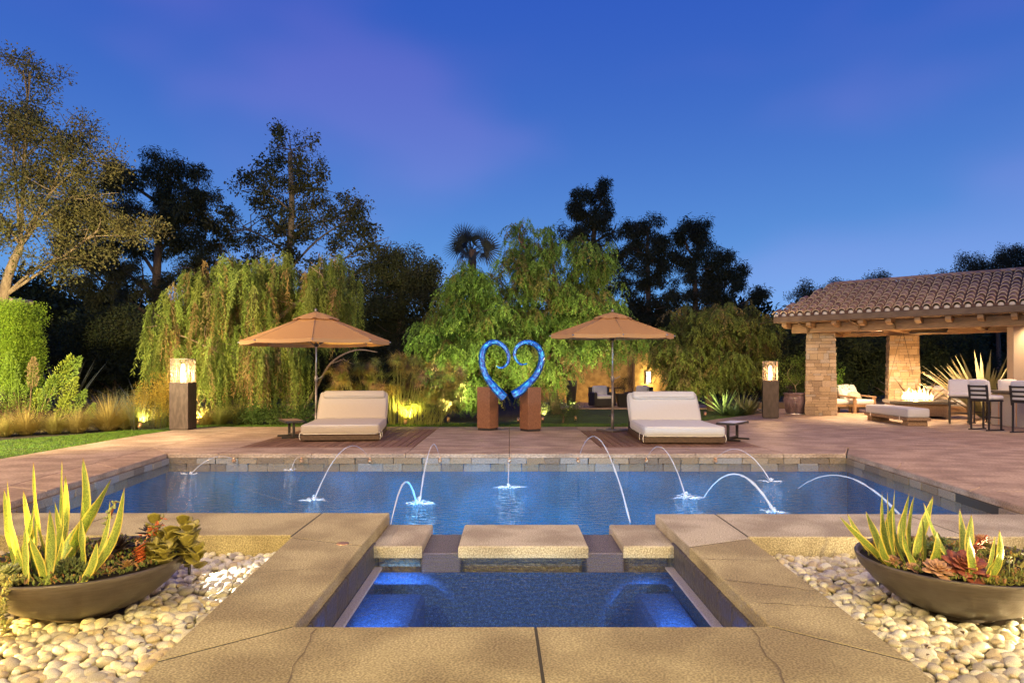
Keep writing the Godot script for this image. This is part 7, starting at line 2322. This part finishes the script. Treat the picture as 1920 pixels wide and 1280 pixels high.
	put(red, "flower_stalk", tube_mesh(curve([Vector3(0.03, 0.02, 0), Vector3(0.05, 0.12, 0.0), Vector3(0.12, 0.20, -0.02)], 4), range(9).map(func(i): return lerpf(0.010, 0.007, i / 8.0)), 6), M.flower_orange)
	for k in 22:
		var f := k / 22.0
		put(red, "bud", bead, M.stem_red, aimed(Vector3(0.05 + f * 0.08, 0.12 + f * 0.09, 0) + unit() * 0.012, unit() + Vector3(0.5, 0.6, 0)).scaled_local(Vector3.ONE * 0.034))
	for a in [[Vector3(-0.12, 0.06, -0.08), 0.085, "green aeonium rosette behind the red echeveria"], [Vector3(-0.02, 0.08, -0.16), 0.075, "reddish green aeonium rosette at the back of the right bowl"], [Vector3(-0.16, 0.04, 0.04), 0.08, "dark green aeonium rosette between the snake plants"], [Vector3(0.04, 0.05, -0.04), 0.065, "small aeonium rosette near the sparse snake plant"]]:
		var ae := thing("aeonium_rosette", a[2], "succulent", R + a[0], 0.0, "aeonium rosettes")
		rosette(ae, Vector3.ZERO, 28, a[1], slim, M.succulent_green, 1.35)
		put(ae, "stem", tube_mesh([Vector3(0, -0.09, 0), Vector3(0, 0.01, 0)], [0.010, 0.012], 6), M.stem_red)
	var pk := thing("pink_rosette", "pinkish rosette at the back rim of the right bowl", "succulent", R + Vector3(0.42, 0.03, -0.40))
	rosette(pk, Vector3.ZERO, 24, 0.09, big, M.succulent_peach, 1.2)
	var moss := thing("stonecrop_mat", "yellow-green stonecrop mat at the front right of the right bowl", "succulent", R + Vector3(0.06, 0, 0.42))
	xs = []
	cs = []
	for k in 700:
		var q := Vector3(rr(-0.22, 0.30), 0.01 + rr(0, 0.012), rr(-0.14, 0.12))
		xs.append(aimed(q, unit() + Vector3.UP).scaled_local(Vector3.ONE * rr(0.010, 0.02)))
		cs.append(tint(Color(0.24, 0.24, 0.06), 0.3))
	spread(moss, "leaves", bead, M.straw, xs, cs).set_meta("kind", "stuff")
	var fl := thing("white_stonecrop_flower", "stonecrop with white and yellow flower heads at the right edge of the right bowl", "succulent", R + Vector3(0.14, 0, 0.34))
	for k in 9:
		var q := Vector3(rr(-0.12, 0.2), rr(0.08, 0.14), rr(-0.05, 0.1))
		put(fl, "stem", tube_mesh([q * Vector3(1, -0.1, 1), q], [0.004, 0.003], 4), M.succulent_pale)
		for j in 7:
			put(fl, "petal", bead, M.flower_white if k % 3 else M.trailing, aimed(q + unit() * 0.008, unit() + Vector3.UP * 0.4).scaled_local(Vector3.ONE * 0.022))
	stake.call("spotlight at the near right of the right bowl, outside the picture", W(3.62, 3.75, -0.10), Vector3(-0.75, 0.30, -0.55), 4.5, lin(1.0, 0.80, 0.42), 60.0)
	stake.call("spotlight in the soil of the right bowl aimed at the twisted leaves", R + Vector3(0.22, 0.0, 0.44), Vector3(-0.55, 0.42, -0.05), 1.5, lin(1.0, 0.86, 0.50), 36.0)
	path_light("hooded path light near the red rosette bowl, outside the picture", W(3.45, 3.25, -0.15), lin(1.0, 0.66, 0.22), 1.2)
	stake.call("spotlight behind the right bowl shining across the pebbles", W(3.75, 5.3, -0.12), Vector3(-0.6, 0.12, 0.1), 1.0, lin(1.0, 0.78, 0.34), 70.0)
